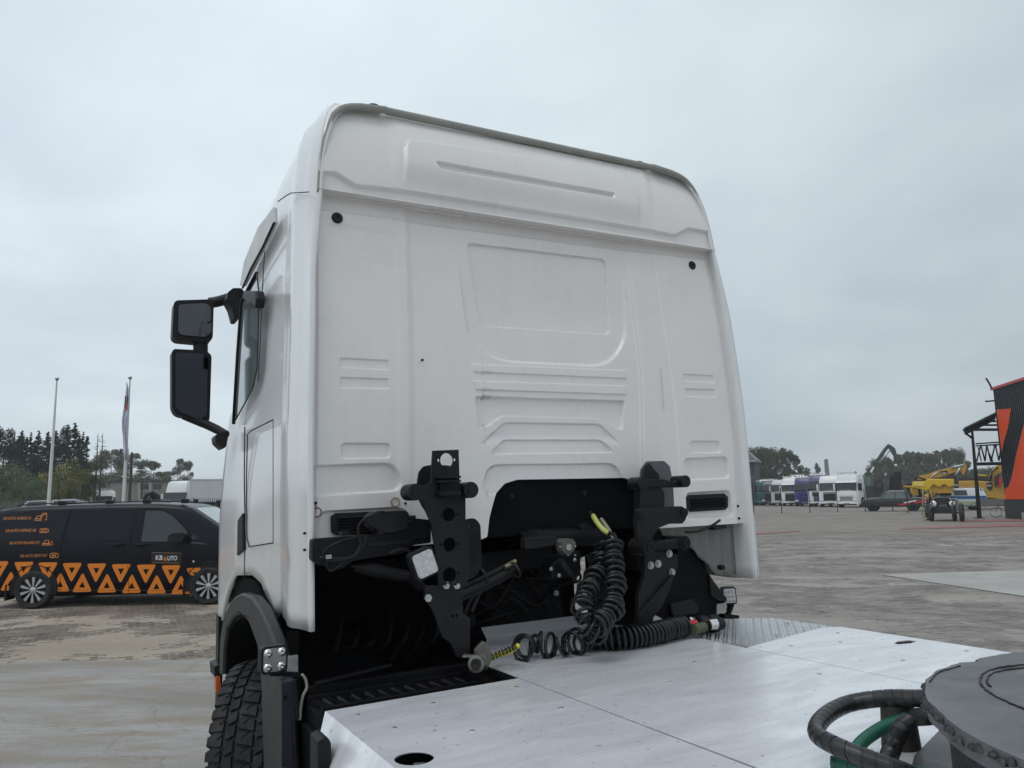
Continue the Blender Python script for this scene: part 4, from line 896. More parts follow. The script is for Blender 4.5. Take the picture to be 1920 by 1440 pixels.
cbl = MB().tube(spline([T(566, 1264, -.02), T(573, 1274, -.02), T(575, 1290, -.02), T(568, 1305, -.02), T(564, 1325, -.02), T(562, 1350, -.02)], 6), .006, 6).build('loose_wire', mat('pale_wire', (.4, .38, .32), .6, nz=.2), truck, 180)
P = [T(*q, -.75) for q in [(596, 1390), (612, 1380), (622, 1392), (624, 1470), (596, 1470)]]; MB().prism(P, (0, .1, 0)).build('tank_bracket', gryst, truck, bev=.008)
mb = MB(); mb.lathe((-.93, -1.9, .72), (0, 1, 0), [(0, 0), (.2, .02), (.27, .06), (.28, .1), (.28, 1.0), (.27, 1.04), (.2, 1.08), (0, 1.1)], 40); mb.build('fuel_tank', alu, truck, 50)
box_('side_box', (-1.25, -.75, .4), (-.95, -.44, 1.03), blkm)
# exposed air tanks etc. on the right, unseen but present
box_('side_box', (.5, -2.0, .45), (1.2, .1, 1.0), blkm, .02)
box_('rear_underbody', (-.35, -3.3, .70), (.35, -.1, .78), dark, 0)

# ================================================================== DECK PLATES
deckm = bpy.data.materials.new('worn_aluminium_plate'); deckm.use_nodes = True
t_ = deckm.node_tree; b_ = t_.nodes['Principled BSDF']; b_.inputs['Metallic'].default_value = .3
nn_ = t_.nodes.new; ll = t_.links.new
tc_ = nn_('ShaderNodeTexCoord'); mp_ = nn_('ShaderNodeMapping'); mp_.inputs['Scale'].default_value = (1, 3.2, 1); mp_.inputs['Rotation'].default_value = (0, 0, .5); ll(tc_.outputs['Object'], mp_.inputs[0])
q1 = nn_('ShaderNodeTexNoise'); q1.inputs['Scale'].default_value = 2.2; q1.inputs['Detail'].default_value = 10; q1.inputs['Roughness'].default_value = .62; q1.inputs['Distortion'].default_value = .8; ll(mp_.outputs[0], q1.inputs['Vector'])
q2 = nn_('ShaderNodeTexNoise'); q2.inputs['Scale'].default_value = 45; q2.inputs['Detail'].default_value = 5; ll(tc_.outputs['Object'], q2.inputs['Vector'])
r1 = nn_('ShaderNodeValToRGB'); ll(q1.outputs[0], r1.inputs[0]); r1.color_ramp.elements[0].position = .36; r1.color_ramp.elements[0].color = (.66, .66, .685, 1); r1.color_ramp.elements[1].position = .66; r1.color_ramp.elements[1].color = (.90, .905, .93, 1)
r2 = nn_('ShaderNodeValToRGB'); ll(q2.outputs[0], r2.inputs[0]); r2.color_ramp.elements[0].position = .67; r2.color_ramp.elements[0].color = (0, 0, 0, 1); r2.color_ramp.elements[1].position = .71; r2.color_ramp.elements[1].color = (.75, .75, .75, 1)
mx1 = nn_('ShaderNodeMix'); mx1.data_type = 'RGBA'; ll(r2.outputs[0], mx1.inputs[0]); ll(r1.outputs[0], mx1.inputs[6]); mx1.inputs[7].default_value = (.16, .14, .13, 1); ll(mx1.outputs[2], b_.inputs['Base Color'])
r3 = nn_('ShaderNodeMapRange'); ll(q1.outputs[0], r3.inputs[0]); r3.inputs[1].default_value = .3; r3.inputs[2].default_value = .7; r3.inputs[3].default_value = .34; r3.inputs[4].default_value = .17; ll(r3.outputs[0], b_.inputs['Roughness'])
bp_ = nn_('ShaderNodeBump'); bp_.inputs['Strength'].default_value = .10; bp_.inputs['Distance'].default_value = .01; ll(q1.outputs[0], bp_.inputs['Height']); ll(bp_.outputs[0], b_.inputs['Normal'])
DZ = 1.177
def dplate(name, pts, holes=(), z=DZ, th=.005, mt=deckm, bev=.001):
    return MB().plate([Vector((a, b, z-th)) for a, b in pts], (0, 0, th), [[Vector((a, b, z-th)) for a, b in h] for h in holes]).build(name, mt, truck, bev=bev)
def ell(cx, cy, rx, ry, n=32, rot=0): return [(cx+rx*math.cos(2*PI*i/n)*math.cos(rot)-ry*math.sin(2*PI*i/n)*math.sin(rot), cy+rx*math.cos(2*PI*i/n)*math.sin(rot)+ry*math.sin(2*PI*i/n)*math.cos(rot)) for i in range(n)]
fy = -.48
dplate('deck_plate', [(-1.30, fy), (-1.30, -3.0), (-.526, -3.0), (-.524, fy)], [ell(-1.225, -1.13, .055, .06)])
dplate('deck_plate', [(-.513, -3.0), (-.516, -.25), (-.516, -.12), (-.24, .36), (.45, .34), (.62, .06), (.572, -.40), (.572, -3.0)])
dplate('deck_plate', [(.578, -3.0), (1.30, -3.0), (1.30, -.55), (1.22, -.50), (.578, -.62)], [[(c[0]+1.18, c[1]-.98) for c in [(.06, .02), (.0, .035), (-.06, .01), (-.06, -.01), (0, -.03), (.06, -.02)]]])
# turned-down edges
for pts in ([(-1.30, fy, DZ), (-1.30, -3.0, DZ), (-1.36, -3.0, DZ-.10), (-1.36, fy-.10, DZ-.10)],):
    mb = MB(); mb.prism([Vector(p) for p in pts], (0, 0, -.004)); mb.build('deck_edge', deckm, truck, bev=.001)
mb = MB(); mb.prism([Vector(p) for p in [(1.30, -.55, DZ-.001), (1.30, -3.0, DZ-.001), (1.34, -3.0, DZ-.07), (1.34, -.6, DZ-.07)]], (0, 0, -.004)); mb.build('deck_edge', deckm, truck)
# upstand of the middle plate
mb = MB(); mb.prism([Vector(p) for p in [(-.24, .36, DZ), (.45, .34, DZ), (.45, .40, DZ+.05), (-.24, .42, DZ+.05)]], (0, .004, 0)); mb.build('deck_upstand', deckm, truck)
# checker plate
cp = dplate('checker_plate', [(.60, -.62), (.585, -.46), (.62, .0), (.98, .10), (1.28, -.12), (1.30, -.50), (.98, -.55)], z=DZ-.0045, mt=alu)
mb = MB()
for i in range(26):
    for j in range(26):
        x = .60+i*.028; y = -.60+j*.028
        if x > 1.28 or (x < .62 and y > -.02) or y > .09-(max(0, x-.98))*.75 or y > .0+(x-.62)*.27+.0: continue
        mb.box((x, y, DZ-.0045+.0015), (.016, .0045, .003), Matrix.Rotation(PI/4 if (i+j) % 2 else -PI/4, 3, 'Z'))
o = mb.build('checker_bars', alu, cp); o['kind'] = 'stuff'
for x, y in [(-1.22, -.60), (-1.17, -.82), (-.95, -.62), (-.60, -.60), (-.62, -.95), (-.98, -1.0), (-.30, -.10), (-.1, -.9), (.2, -.7), (.42, -1.15), (.5, -.3), (.75, -.72), (.98, -.8), (1.15, -.65), (.85, -1.2), (.65, -1.5), (.3, -1.45), (1.2, -1.25), (.65, -.40), (.9, -.50), (1.2, -.3)]:
    z = DZ; mb = MB(); mb.lathe((x, y, z), (0, 0, 1), [(.009, -.001), (.009, .0012), (.006, .003), (0, .003)], 12); mb.build('deck_rivet', steel, truck, 40)
for a_, b_2 in (((-.519, -1.62), (-.519, -.12)), ((.575, -1.62), (.575, -.42))): pass
MB().b2((-.529, -3.0, DZ-.03), (-.509, -.25, DZ-.009)).build('deck_joint', dark, truck)
MB().b2((.565, -3.0, DZ-.03), (.585, -.45, DZ-.009)).build('deck_joint', dark, truck)
MB().b2((-1.29, -1.3, DZ-.25), (-1.1, -1.0, DZ-.22)).build('deck_well', dark, truck)
MB().tube(spline([(-1.28, -1.2, DZ-.05), (-1.22, -1.12, DZ-.04), (-1.19, -1.08, DZ-.07)], 5), .02, 8).build('filler_pipe', gryst, truck, 60)
MB().lathe((-1.21, -1.15, DZ-.06), (.3, 0, 1), [(.035, 0), (.035, .04), (.02, .045), (0, .045)], 18).build('filler_cap', mat('green_grey', (.07, .08, .07), .5), truck, 40)

# ================================================================== COILED HOSES
def coil(px, R, pitch, r, y=None, z=None, mt=hosem, name='coiled_hose', jit=.06, pts=None):
    P = pts or [T(*p[:2], p[2]) for p in px]
    return MB().tube(coilpath(P, R, pitch, 14, jit), r, 8).build(name, mt, truck, 180)
coil([(1146, 1015, -.20), (1150, 1050, -.26), (1152, 1095, -.34), (1150, 1130, -.4), (1135, 1160, -.45), (1115, 1172, -.48)], .044, .031, .0092, jit=.16)
coil([(1132, 1020, -.12), (1130, 1060, -.2), (1112, 1090, -.28), (1098, 1115, -.35), (1092, 1150, -.42), (1110, 1180, -.45), (1135, 1192, -.44)], .040, .030, .0085, jit=.22)
coil([(1120, 1040, -.10), (1118, 1080, -.18), (1135, 1110, -.25), (1140, 1140, -.3), (1160, 1165, -.35)], .042, .036, .008, jit=.25)
zc = DZ+.055
a, b, c_, d_ = TZ(1100, 1195, zc), TZ(1160, 1196, zc), TZ(1220, 1188, zc), TZ(1283, 1173, zc)
coil(None, .045, .024, .0090, pts=[a, b, c_, d_], jit=.03)
coil(None, .036, .024, .008, pts=[TZ(1095, 1200, DZ+.045), TZ(1130, 1200, DZ+.045), TZ(1170, 1192, DZ+.045), TZ(1240, 1185, DZ+.045)], jit=.03)
coil(None, .043, .036, .0080, pts=[TZ(975, 1214, DZ+.06), TZ(1010, 1208, DZ+.055), TZ(1060, 1210, DZ+.052), TZ(1105, 1200, DZ+.052)], jit=.3)
# yellow hose end and coupling head at the left
ye = MB().tube(spline([TZ(971, 1211, DZ+.10), TZ(955, 1222, DZ+.06), TZ(935, 1228, DZ+.045), TZ(915, 1236, DZ+.045)], 5), .011, 10).build('yellow_hose_end', yel, truck, 180)
for k in range(9):
    p = TZ(971, 1211, DZ+.10).lerp(TZ(915, 1236, DZ+.045), (k+.5)/9)
    MB().lathe(p-Vector((.003, 0, 0)), (TZ(971, 1211, DZ+.10)-TZ(915, 1236, DZ+.045)), [(.0115, 0), (.0128, .002), (.0128, .005), (.0115, .006)], 12).build('hose_band', blk, ye, 60)
cm = mat('dirty_alloy', (.20, .19, .17), .42, metal=.85, nz=.4, ns=30, dirt=(.04, .035, .03), dirtamt=.8, dscale=30)
c0 = TZ(893, 1246, DZ+.05)
mb = MB(); mb.lathe(c0+Vector((.03, .03, 0)), (-.6, -.75, .1), [(0, 0), (.036, 0), (.038, .02), (.03, .03), (.03, .05), (.034, .055), (.034, .065), (.022, .068), (.020, .05), (0, .05)], 24); ch = mb.build('coupling_head', cm, truck, 40)
p = c0+Vector((.03, .03, 0))+Vector((-.6, -.75, .1)).normalized()*.0665; MB().lathe(p, (-.6, -.75, .1), [(.021, -.01), (.021, .001), (.010, .002), (0, -.004)], 18).build('coupling_seal', rub, ch, 40)
MB().plate([c0+Vector((.045, .04, .05))+Vector(q) for q in ((-.03, 0, .0), (0.01, 0, .03), (.04, 0, .01), (.05, 0, -.05), (.02, 0, -.09), (-.02, 0, -.06))], (0, .02, 0)).build('coupling_guard', cm, ch, bev=.004)
MB().prism([c0+Vector(q) for q in ((-.05, .02, .03), (.02, .03, .022), (.02, .05, .022), (-.03, .05, .03))], (0, 0, .008)).build('coupling_lever', steel, ch)
# yellow hose at the top of the coils
MB().tube(spline([T(1112, 967, -.02), T(1120, 980, -.08), T(1130, 992, -.12), T(1140, 1000, -.14)], 5), .013, 10).build('yellow_hose_end', mat('yellow_green', (.55, .58, .16), .5, nz=.1), truck, 180)
MB().cyl(T(1107, 961, .0), T(1113, 969, -.03), .010, n=10).build('hose_nozzle', gryst, truck)
MB().tube(spline([T(1127, 973, .0), T(1138, 988, -.05), T(1148, 1005, -.1), T(1158, 1018, -.12)], 5), .010, 10).build('hose_end', mat('dirty_clear', (.35, .33, .25), .5, nz=.4, ns=30), truck, 180)
MB().tube(spline([T(1140, 998, -.14), T(1152, 1003, -.16), T(1156, 1016, -.18)], 5), .010, 8).build('hose_end', rub, truck, 180)
MB().tube(spline([T(1135, 1040, -.18), T(1138, 1080, -.24), T(1134, 1110, -.26), T(1128, 1125, -.26)], 5), .007, 8).build('cable', rub, truck, 180)
# connector cluster on the right
z = DZ+.045
def onz(px, py, dz=.0): return TZ(px, py, z+dz)
o = MB().cyl(onz(1283, 1172), onz(1300, 1168), .03, n=16).build('connector_body', steel, truck, 40)
MB().lathe(onz(1290, 1166, .02), (1, -.2, 0), [(.012, 0), (.026, .004), (.026, .016), (.012, .02)], 16).build('connector_ring', chrome, truck, 40)
MB().cyl(onz(1288, 1173, .015), onz(1304, 1170, .015), .022, n=14).build('connector_cap', redm, truck, 40)
MB().cyl(onz(1300, 1180), onz(1320, 1176), .026, n=16).build('connector_sleeve', mat('olive', (.08, .085, .05), .5), truck, 40)
MB().lathe(onz(1308, 1172), (1, -.15, 0), [(.03, 0), (.045, .01), (.045, .04), (.035, .06), (.045, .07), (.045, .11), (.02, .12)], 16).build('electric_plug', blk, truck, 40)
MB().cyl(onz(1328, 1172, .01), onz(1342, 1170, .01), .028, n=18).build('plug_ring', chrome, truck, 40)
MB().cyl(onz(1341, 1171, .008), onz(1353, 1169, .008), .030, n=18).build('plug_cap', blk, truck, 40, bev=.003)
MB().prism([onz(1222, 1176, .01), onz(1222, 1150, .03), onz(1256, 1168, .0)], (0, .01, 0)).build('bracket_gusset', deckm, truck)

# ================================================================== FIFTH WHEEL
FZ = 1.42
greasem = mat('greased_plate', (.115, .115, .12), .42, metal=.25, nz=.35, ns=5, bump=.25, bs=30, dirt=(.05, .046, .042), dirtamt=.55, dscale=6)
greasedk = mat('grease_black', (.014, .0135, .013), .45, nz=.3, ns=14, bump=.5, bs=60, dirt=(.07, .06, .05), dirtamt=.5, dscale=18)
# plate outline traced from the visible rim, mirrored
fl = [(TZ(*q, FZ).x, TZ(*q, FZ).y) for q in [(1935, 1432), (1860, 1400), (1800, 1366), (1765, 1338), (1742, 1315), (1733, 1293), (1736, 1275), (1756, 1257), (1800, 1242), (1850, 1233)]]+[(.0, TZ(1900, 1225, FZ).y)]
fl = [(-.66, -2.62)]+[p for p in fl if p[0] <= 0]
rough = []
full = fl+[(-a, b) for a, b in reversed(fl[:-1])]+[(.60, -2.75), (.40, -2.75), (.22, -3.2), (.09, -3.2), (.06, -2.75), (-.06, -2.75), (-.09, -3.2), (-.22, -3.2), (-.40, -2.75), (-.60, -2.75)]
P = [Vector((a, b, 0)) for a, b in full]; P2 = []
for i in range(len(P)):
    a, b = P[i], P[(i+1) % len(P)]; k = max(1, int((b-a).length/.02))
    for j in range(k): q = a.lerp(b, j/k); P2.append(q+Vector((random.uniform(-.002, .002), random.uniform(-.002, .002), 0)))
fw = MB().plate([p+Vector((0, 0, FZ-.045)) for p in P2], (0, 0, .045)).build('fifth_wheel', greasem, truck, bev=.008)
mb = MB()
for p in P2[:70]:
    if random.random() < .85: mb.lathe(p+Vector((0, 0, FZ-.012+random.uniform(-.01, .004))), (random.uniform(-.3, .3), random.uniform(-.3, .3), 1), [(0, -.010), (random.uniform(.008, .016), -.004), (.008, .004), (0, .007)], 7)
o = mb.build('grease_lumps', greasedk, fw, 60); o['kind'] = 'stuff'
def ridge(cx, cy, rx, ry, a0, a1, r_, n=60):
    pts = [(cx+rx*math.cos(t)+random.uniform(-.003, .003), cy+ry*math.sin(t)+random.uniform(-.003, .003), FZ+.0015) for t in np.linspace(a0, a1, n)]
    rr = [r_*random.uniform(.4, 1.3) for _ in pts]; MB().tube(pts, rr, 6).build('grease_ridge', greasedk, fw, 180)
def ridgepx(px, r_):
    pts = [p+Vector((random.uniform(-.002, .002), random.uniform(-.002, .002), .0015)) for p in spline([TZ(*q, FZ) for q in px], 12)]; MB().tube(pts, [r_*(.75+.55*mnoise.noise(p*14)) for p in pts], 6).build('grease_ridge', greasedk, fw, 180)
ridgepx([(1930, 1246), (1880, 1252), (1850, 1260), (1838, 1275), (1845, 1290), (1866, 1306), (1900, 1322), (1940, 1338)], .0035)
ridgepx([(1930, 1252), (1885, 1257), (1860, 1264), (1850, 1276), (1856, 1288)], .003)
0 and ridgepx([(1752, 1296), (1768, 1318), (1800, 1345), (1850, 1376), (1910, 1402)], .004)
ridgepx([(1742, 1280), (1760, 1262), (1800, 1249)], .002)
mb = MB(); mb.prism([Vector((a*.95, -2.62+(b+2.62)*.93, FZ-.046)) for a, b in fl]+[Vector((-a*.95, -2.62+(b+2.62)*.93, FZ-.046)) for a, b in reversed(fl[:-1])], (0, 0, -.13)); mb.build('fifth_wheel_skirt', greasedk, truck, bev=.01)
mb = MB(); mb.prism([Vector(p) for p in [(-.30, -2.24, FZ-.045), (.30, -2.24, FZ-.045), (.55, -2.45, FZ-.045), (.55, -2.8, FZ-.045), (-.55, -2.8, FZ-.045), (-.55, -2.45, FZ-.045)]], (0, 0, -.10)); mb.build('fifth_wheel_body', greasedk, truck, bev=.02)
for s in (-1, 1): MB().prism([Vector((s*.36, -2.3, DZ)), Vector((s*.36, -2.75, DZ)), Vector((s*.36, -2.62, FZ-.06)), Vector((s*.36, -2.42, FZ-.06))], (s*.06, 0, 0)).build('fifth_wheel_pedestal', greasedk, truck, bev=.01)
dplate('mounting_plate', [(-.16, -1.93), (.20, -1.80), (.45, -1.80), (.45, -3.0), (-.45, -3.0), (-.45, -2.1)], z=DZ+.014, th=.012, mt=greasem)
# post with wrapped hose and the big looping hoses
pp = TZ(1690, 1400, DZ+.0); mb = MB(); mb.cyl((pp.x, pp.y, DZ-.03), (pp.x, pp.y, DZ+.115), .052, .042, n=20); mb.cyl((pp.x, pp.y, DZ+.115), (pp.x, pp.y, DZ+.135), .046, .05, n=20); mb.build('hose_post', mat('brown_black', (.03, .026, .023), .6, nz=.4, ns=12, bump=.3, bs=50), truck, 50, bev=.004)
wrapm = mat('spiral_wrap', (.016, .0165, .0175), .34, nz=.25, ns=14, dirt=(.08, .07, .06), dirtamt=.3, dscale=16)
greenh = mat('green_hose', (.010, .10, .062), .45, nz=.3, ns=16, dirt=(.03, .03, .028), dirtamt=.9, dscale=9)
def H3(px, py, zz): return TZ(px, py, zz)
def wraphose(P, r, name, pitch=.035, inner=None, wr=None, frac=(0, 1)):
    S = spline(P, 14); mb = MB(); mb.tube(S, r*.93, 14); o = mb.build(name, inner or wrapm, truck, 180)
    # flat spiral band built round the hose
    Ls = [0]
    for i in range(1, len(S)): Ls.append(Ls[-1]+(S[i]-S[i-1]).length)
    tot = Ls[-1]; n = int(tot/pitch*22); prev = None; rows = []
    for q in range(n+1):
        s_ = tot*(frac[0]+(frac[1]-frac[0])*q/n); i = min(max(np.searchsorted(Ls, s_), 1), len(S)-1); f_ = (s_-Ls[i-1])/max(1e-9, Ls[i]-Ls[i-1]); p = S[i-1].lerp(S[i], f_); t = (S[i]-S[i-1]).normalized()
        if prev is None: x = t.cross(Vector((0, 0, 1))).normalized()
        else: x = (prev-t*prev.dot(t)).normalized()
        prev = x; y = t.cross(x); a = 2*PI*q/22; d = x*math.cos(a)+y*math.sin(a); w_ = pitch*.455
        rows.append([p+d*r*.925-t*w_, p+d*r-t*w_*.93, p+d*r+t*w_*.93, p+d*r*.925+t*w_])
    m2 = MB(); m2.add([v for r_ in rows for v in r_], [(i*4+j, (i+1)*4+j, (i+1)*4+j+1, i*4+j+1) for i in range(len(rows)-1) for j in range(3)])
    m2.build('spiral_band', wr or wrapm, o, 60); return o
wraphose([H3(1790, 1300, DZ+.17), H3(1735, 1309, DZ+.15), H3(1660, 1309, DZ+.13), H3(1590, 1320, DZ+.11), H3(1545, 1345, DZ+.10), H3(1532, 1375, DZ+.09), H3(1570, 1400, DZ+.09), H3(1640, 1428, DZ+.07), H3(1700, 1450, DZ+.05), H3(1740, 1470, DZ+.02)], .0225, 'wrapped_hose', .030)
wraphose([H3(1560, 1435, DZ+.03), H3(1640, 1442, DZ+.035), H3(1740, 1462, DZ+.03), H3(1800, 1490, DZ+.03)], .024, 'green_hose', .028, greenh, mat('green_wrap', (.012, .13, .075), .5, nz=.4, ns=14, dirt=(.03, .03, .028), dirtamt=.9, dscale=10))
MB().tube(spline([H3(1600, 1415, DZ+.03), H3(1620, 1388, DZ+.05), H3(1660, 1362, DZ+.07), H3(1710, 1345, DZ+.09), H3(1760, 1338, DZ+.10)], 8), .017, 12).build('green_hose', greenh, truck, 180)
wraphose([H3(1660, 1440, DZ+.03), H3(1672, 1405, DZ+.06), H3(1690, 1368, DZ+.11), H3(1705, 1352, DZ+.13)], .022, 'wrapped_hose', .03, mat('brown_hose', (.035, .03, .027), .5))
MB().tube(spline([H3(1715, 1345, DZ+.1), H3(1745, 1342, DZ+.12), H3(1780, 1335, DZ+.12)], 6), .022, 12).build('pipe', greasedk, truck, 180)

# ================================================================== VEHICLE TOOLS
def loft_vehicle(name, xs, h, W, mt, parent, zb=.28, belt=1.15, tum=.2, frontw=None, smooth=38):
    """closed body shell: x along the length, y=0 near side .. y=W far side"""
    def inset(z): return .018*((z-.75)/.5)**2*(1 if z < belt else 0)+(max(0, z-belt)*tum+.012 if z >= belt else 0)
    rows = []
    for x in xs:
        H = float(np.interp(x, [p[0] for p in h], [p[1] for p in h])); bl = min(belt, H-.10)
        sh = float(np.interp(x, [p[0] for p in frontw], [p[1] for p in frontw])) if frontw else 0
        z = [zb+.0, zb+.06, .5, .75, min(.98, bl-.05), bl]+[bl+(H-.09-bl)*k for k in (.34, .68, 1)]+[H-.035, H-.008, H]
        ins = [.06, inset(zb+.06)]+[inset(q) for q in z[2:9]]; b0 = ins[-1]; ins += [b0+.035, b0+.10, b0+.3]
        half = [(i_+sh, q) for i_, q in zip(ins, z)]
        rows.append([(x, a, q) for a, q in half]+[(x, W/2, H+.012)]+[(x, W-a, q) for a, q in reversed(half)])
    n = len(rows[0]); mb = MB(); mb.add([p for r in rows for p in r], [(i*n+j, (i+1)*n+j, (i+1)*n+j+1, i*n+j+1) for i in range(len(rows)-1) for j in range(n-1)]+[tuple(range(n-1, -1, -1)), tuple(range((len(rows)-1)*n, len(rows)*n))]+[(i*n, i*n+n-1, (i+1)*n+n-1, (i+1)*n) for i in range(len(rows)-1)])
    o = mb.build(name, mt, parent, smooth)
    return o, inset
def car_wheel(parent, x, y, R, W, rimm, out=-1, spokes=5, spw=.05, name='wheel', z=None):
    rt = bpy.data.objects.new(name, None); COL.objects.link(rt); rt.parent = parent; rt.location = (x, y, R if z is None else z)
    mb = MB(); mb.lathe((0, 0, 0), (0, 1, 0), [(R*.70, -W/2+.01), (R*.9, -W/2), (R-.012, -W/2+.02), (R, -W/2+.05), (R, W/2-.05), (R-.012, W/2-.02), (R*.9, W/2), (R*.70, W/2-.01)], 48); mb.build('tyre', tyrem, rt, 35)
    mb = MB(); f = out*W/2; mb.lathe((0, 0, 0), (0, out, 0), [(R*.72, W/2-.012), (R*.69, W/2-.008), (R*.66, W/2-.03), (R*.64, W/2-.12), (0, W/2-.13)], 40); mb.build('rim_barrel', blk, rt, 40)
    mb = MB()
    for k in range(spokes):
        a = 2*PI*k/spokes; u = Vector((math.sin(a), 0, math.cos(a))); v = Vector((math.cos(a), 0, -math.sin(a))); y_ = out*(W/2-.02)
        P = [u*R*.12+v*spw*.22, u*R*.66+v*spw, u*R*.70+v*0, u*R*.66-v*spw, u*R*.12-v*spw*.22]
        mb.prism([p+Vector((0, y_, 0)) for p in P], (0, -out*.03, 0))
    mb.lathe((0, 0, 0), (0, out, 0), [(R*.14, W/2-.05), (R*.14, W/2-.02), (R*.08, W/2-.015), (0, W/2-.015)], 20)
    mb.build('rim', rimm, rt, 30); return rt
# ================================================================== THE BLACK VAN
VA, VB_ = G(60, 1142), G(390, 1134); vx = (VB_-VA).normalized(); vy = Vector((-vx.y, vx.x, 0))
van = empty('van', VA, math.atan2(vx.y, vx.x), label='black panel van with a row of orange triangles, partly hidden behind the white cab', cat='van')
def VS(px, py, off=0.0):
    p = PL(px, py, VA, vy)-VA; return Vector((p.dot(vx), 0, p.z))
vanp = mat('van_black_paint', (.0045, .005, .010), .3, nz=.05, spec=.18, coat=.12)
WB = (VB_-VA).length
h = [(-1.0, 1.2), (-.985, 1.55), (-.93, 1.74), (-.8, 1.83), (-.5, 1.87), (0, 1.89), (1.2, 1.905), (2.1, 1.895), (2.5, 1.865), (2.75, 1.80), (3.48, 1.33), (3.6, 1.26), (3.9, 1.10), (4.06, .98), (4.14, .80), (4.17, .6)]
vb_, vin = loft_vehicle('body', [-1.0, -.985, -.93, -.8, -.5, 0, .6, 1.2, 1.8, 2.1, 2.5, 2.75, 2.95, 3.2, 3.48, 3.6, 3.9, 4.06, 4.14, 4.17], h, 1.93, vanp, van, zb=.26, belt=1.18, tum=.20, frontw=[(-1, .1), (-.93, .03), (-.8, 0), (3.5, 0), (3.9, .06), (4.1, .2), (4.17, .35)])
def vside(P2, off, name, mt, parent=van, th=.0, r=0, holes=()):
    # flat polygon (x, z) laid on the curved side
    P = [Vector((p[0], 0, p[1])) for p in P2]
    if r: P = roundpoly(P, r)
    # subdivide edges so the plate follows the curve
    me = MB(); loops = [P]+[[Vector((p[0], 0, p[1])) for p in h_] for h_ in holes]
    tris = geometry.tessellate_polygon(loops); allp = [p for l_ in loops for p in l_]
    me.add([Vector((p.x, vin(p.z)-off, p.z)) for p in allp], [tuple(t) for t in tris]); o = me.build(name, mt, parent); return o
def vpx(px): return [(VS(*p).x, VS(*p).z) for p in px]
def slab(pts, off, name, mt, th=.012, parent=van, r=0.02):
    # plate split at the belt so it follows the tumblehome
    P = [Vector((p[0], 0, p[1])) for p in pts]; P = roundpoly(P, r) if r else P
    mb = MB(); mb.prism([Vector((p.x, vin(max(p.z, 1.181))-off, p.z)) for p in P], (0, th, 0)); return mb.build(name, mt, parent)
vglass = mat('van_side_glass', (.035, .045, .046), .06, nz=.05, spec=.5)
slab(vpx([(269, 958), (300, 958), (322, 969), (349, 996), (347, 1016), (264, 1016)]), .006, 'window', vglass)
slab(vpx([(360, 1000), (391, 1022), (357, 1019)]), .006, 'window', vglass, r=.01)
slab(vpx([(132, 957), (247, 954), (239, 1012), (124, 1012)]), .004, 'blank_window_panel', mat('van_dark_panel', (.006, .0065, .012), .15, nz=.05, spec=.2, coat=.1))
slab(vpx([(24, 964), (45, 959), (124, 957), (115, 1010), (-20, 1011), (-5, 985)]), .004, 'blank_window_panel', MATS['van_dark_panel'])
mb = MB(); n_ = 8
rows = [(x, float(np.interp(x, [p[0] for p in h], [p[1] for p in h]))+.006) for x in np.linspace(2.78, 3.47, 6)]
mb.add([(x, .965+(k/n_*2-1)*(.62+.12*(x-2.78)), z+.012*(1-abs(k/n_*2-1))) for x, z in rows for k in range(n_+1)], [(i*(n_+1)+j, (i+1)*(n_+1)+j, (i+1)*(n_+1)+j+1, i*(n_+1)+j+1) for i in range(5) for j in range(n_)])
mb.build('windscreen', mat('windscreen_glass', (.20, .26, .25), .05, nz=.05, spec=.9, coat=.6), van, 60)
gap = mat('van_panel_gap', (.003, .003, .003), .9)
def vline(px, r=.005, off=.003, name='panel_gap', mt=gap, par=vb_):
    S = []
    for a, b in zip(px, px[1:]):
        for k in range(6): t = k/6; S.append((a[0]+(b[0]-a[0])*t, a[1]+(b[1]-a[1])*t))
    S.append(px[-1]); Q = [VS(*p) for p in S]; return MB().tube([Vector((q.x, vin(q.z)-off, q.z)) for q in Q], r, 6).build(name, mt, par, 180)
vline([(128, 955), (120, 990), (113, 1025), (114, 1070), (112, 1110)]); vline([(252, 953), (243, 1015), (240, 1060), (241, 1112)]); vline([(357, 1020), (354, 1050), (356, 1110)]); vline([(0, 1034), (108, 1034)], .004)
vline([(254, 954), (300, 955), (325, 968), (353, 998), (390, 1024)], .006); vline([(0, 1060), (100, 1070), (350, 1072)], .003, .001)
vline([(128, 1022), (240, 1024), (356, 1026), (415, 1030)], .004, .001)
vline([(100, 1106), (240, 1107), (356, 1108)], .004, .002, 'sill_line', mat('sill_grey', (.05, .05, .05), .4))
for px in (220, 265):
    a, b = VS(px-14, 1021), VS(px+14, 1021); z = a.z
    MB().tube([(a.x, -.012, z), (a.x+.04, -.04, z), (b.x-.04, -.04, z), (b.x, -.012, z)], .017, 10).build('door_handle', vanp, van, 60)
    MB().lathe(((a.x+b.x)/2, vin(z)-.002, z-.01), (0, -1, 0), [(.07, 0), (.065, .003), (0, .001)], 20).build('handle_recess', gap, van, 60)
# door mirror
q = VS(338, 1008); mb = MB(); P = roundpoly([Vector((q.x-.16, 0, q.z-.07)), Vector((q.x+.13, 0, q.z-.08)), Vector((q.x+.15, 0, q.z+.03)), Vector((q.x+.05, 0, q.z+.10)), Vector((q.x-.12, 0, q.z+.08))], .05)
mb.prism([Vector((p.x, -.24, p.z)) for p in P], (0, .20, 0)); mb.build('door_mirror', blk, van, 40, .02); MB().bar((q.x+.08, -.1, q.z-.05), (q.x+.1, .06, q.z-.07), .1, .05).build('mirror_foot', blk, van, bev=.01)
q = VS(363, 1053); MB().lathe((q.x, -.002, q.z), (0, -1, 0), [(.022, 0), (.018, .008), (0, .012)], 16).build('side_repeater', mat('clear_lens', (.6, .6, .55), .2), van, 60)
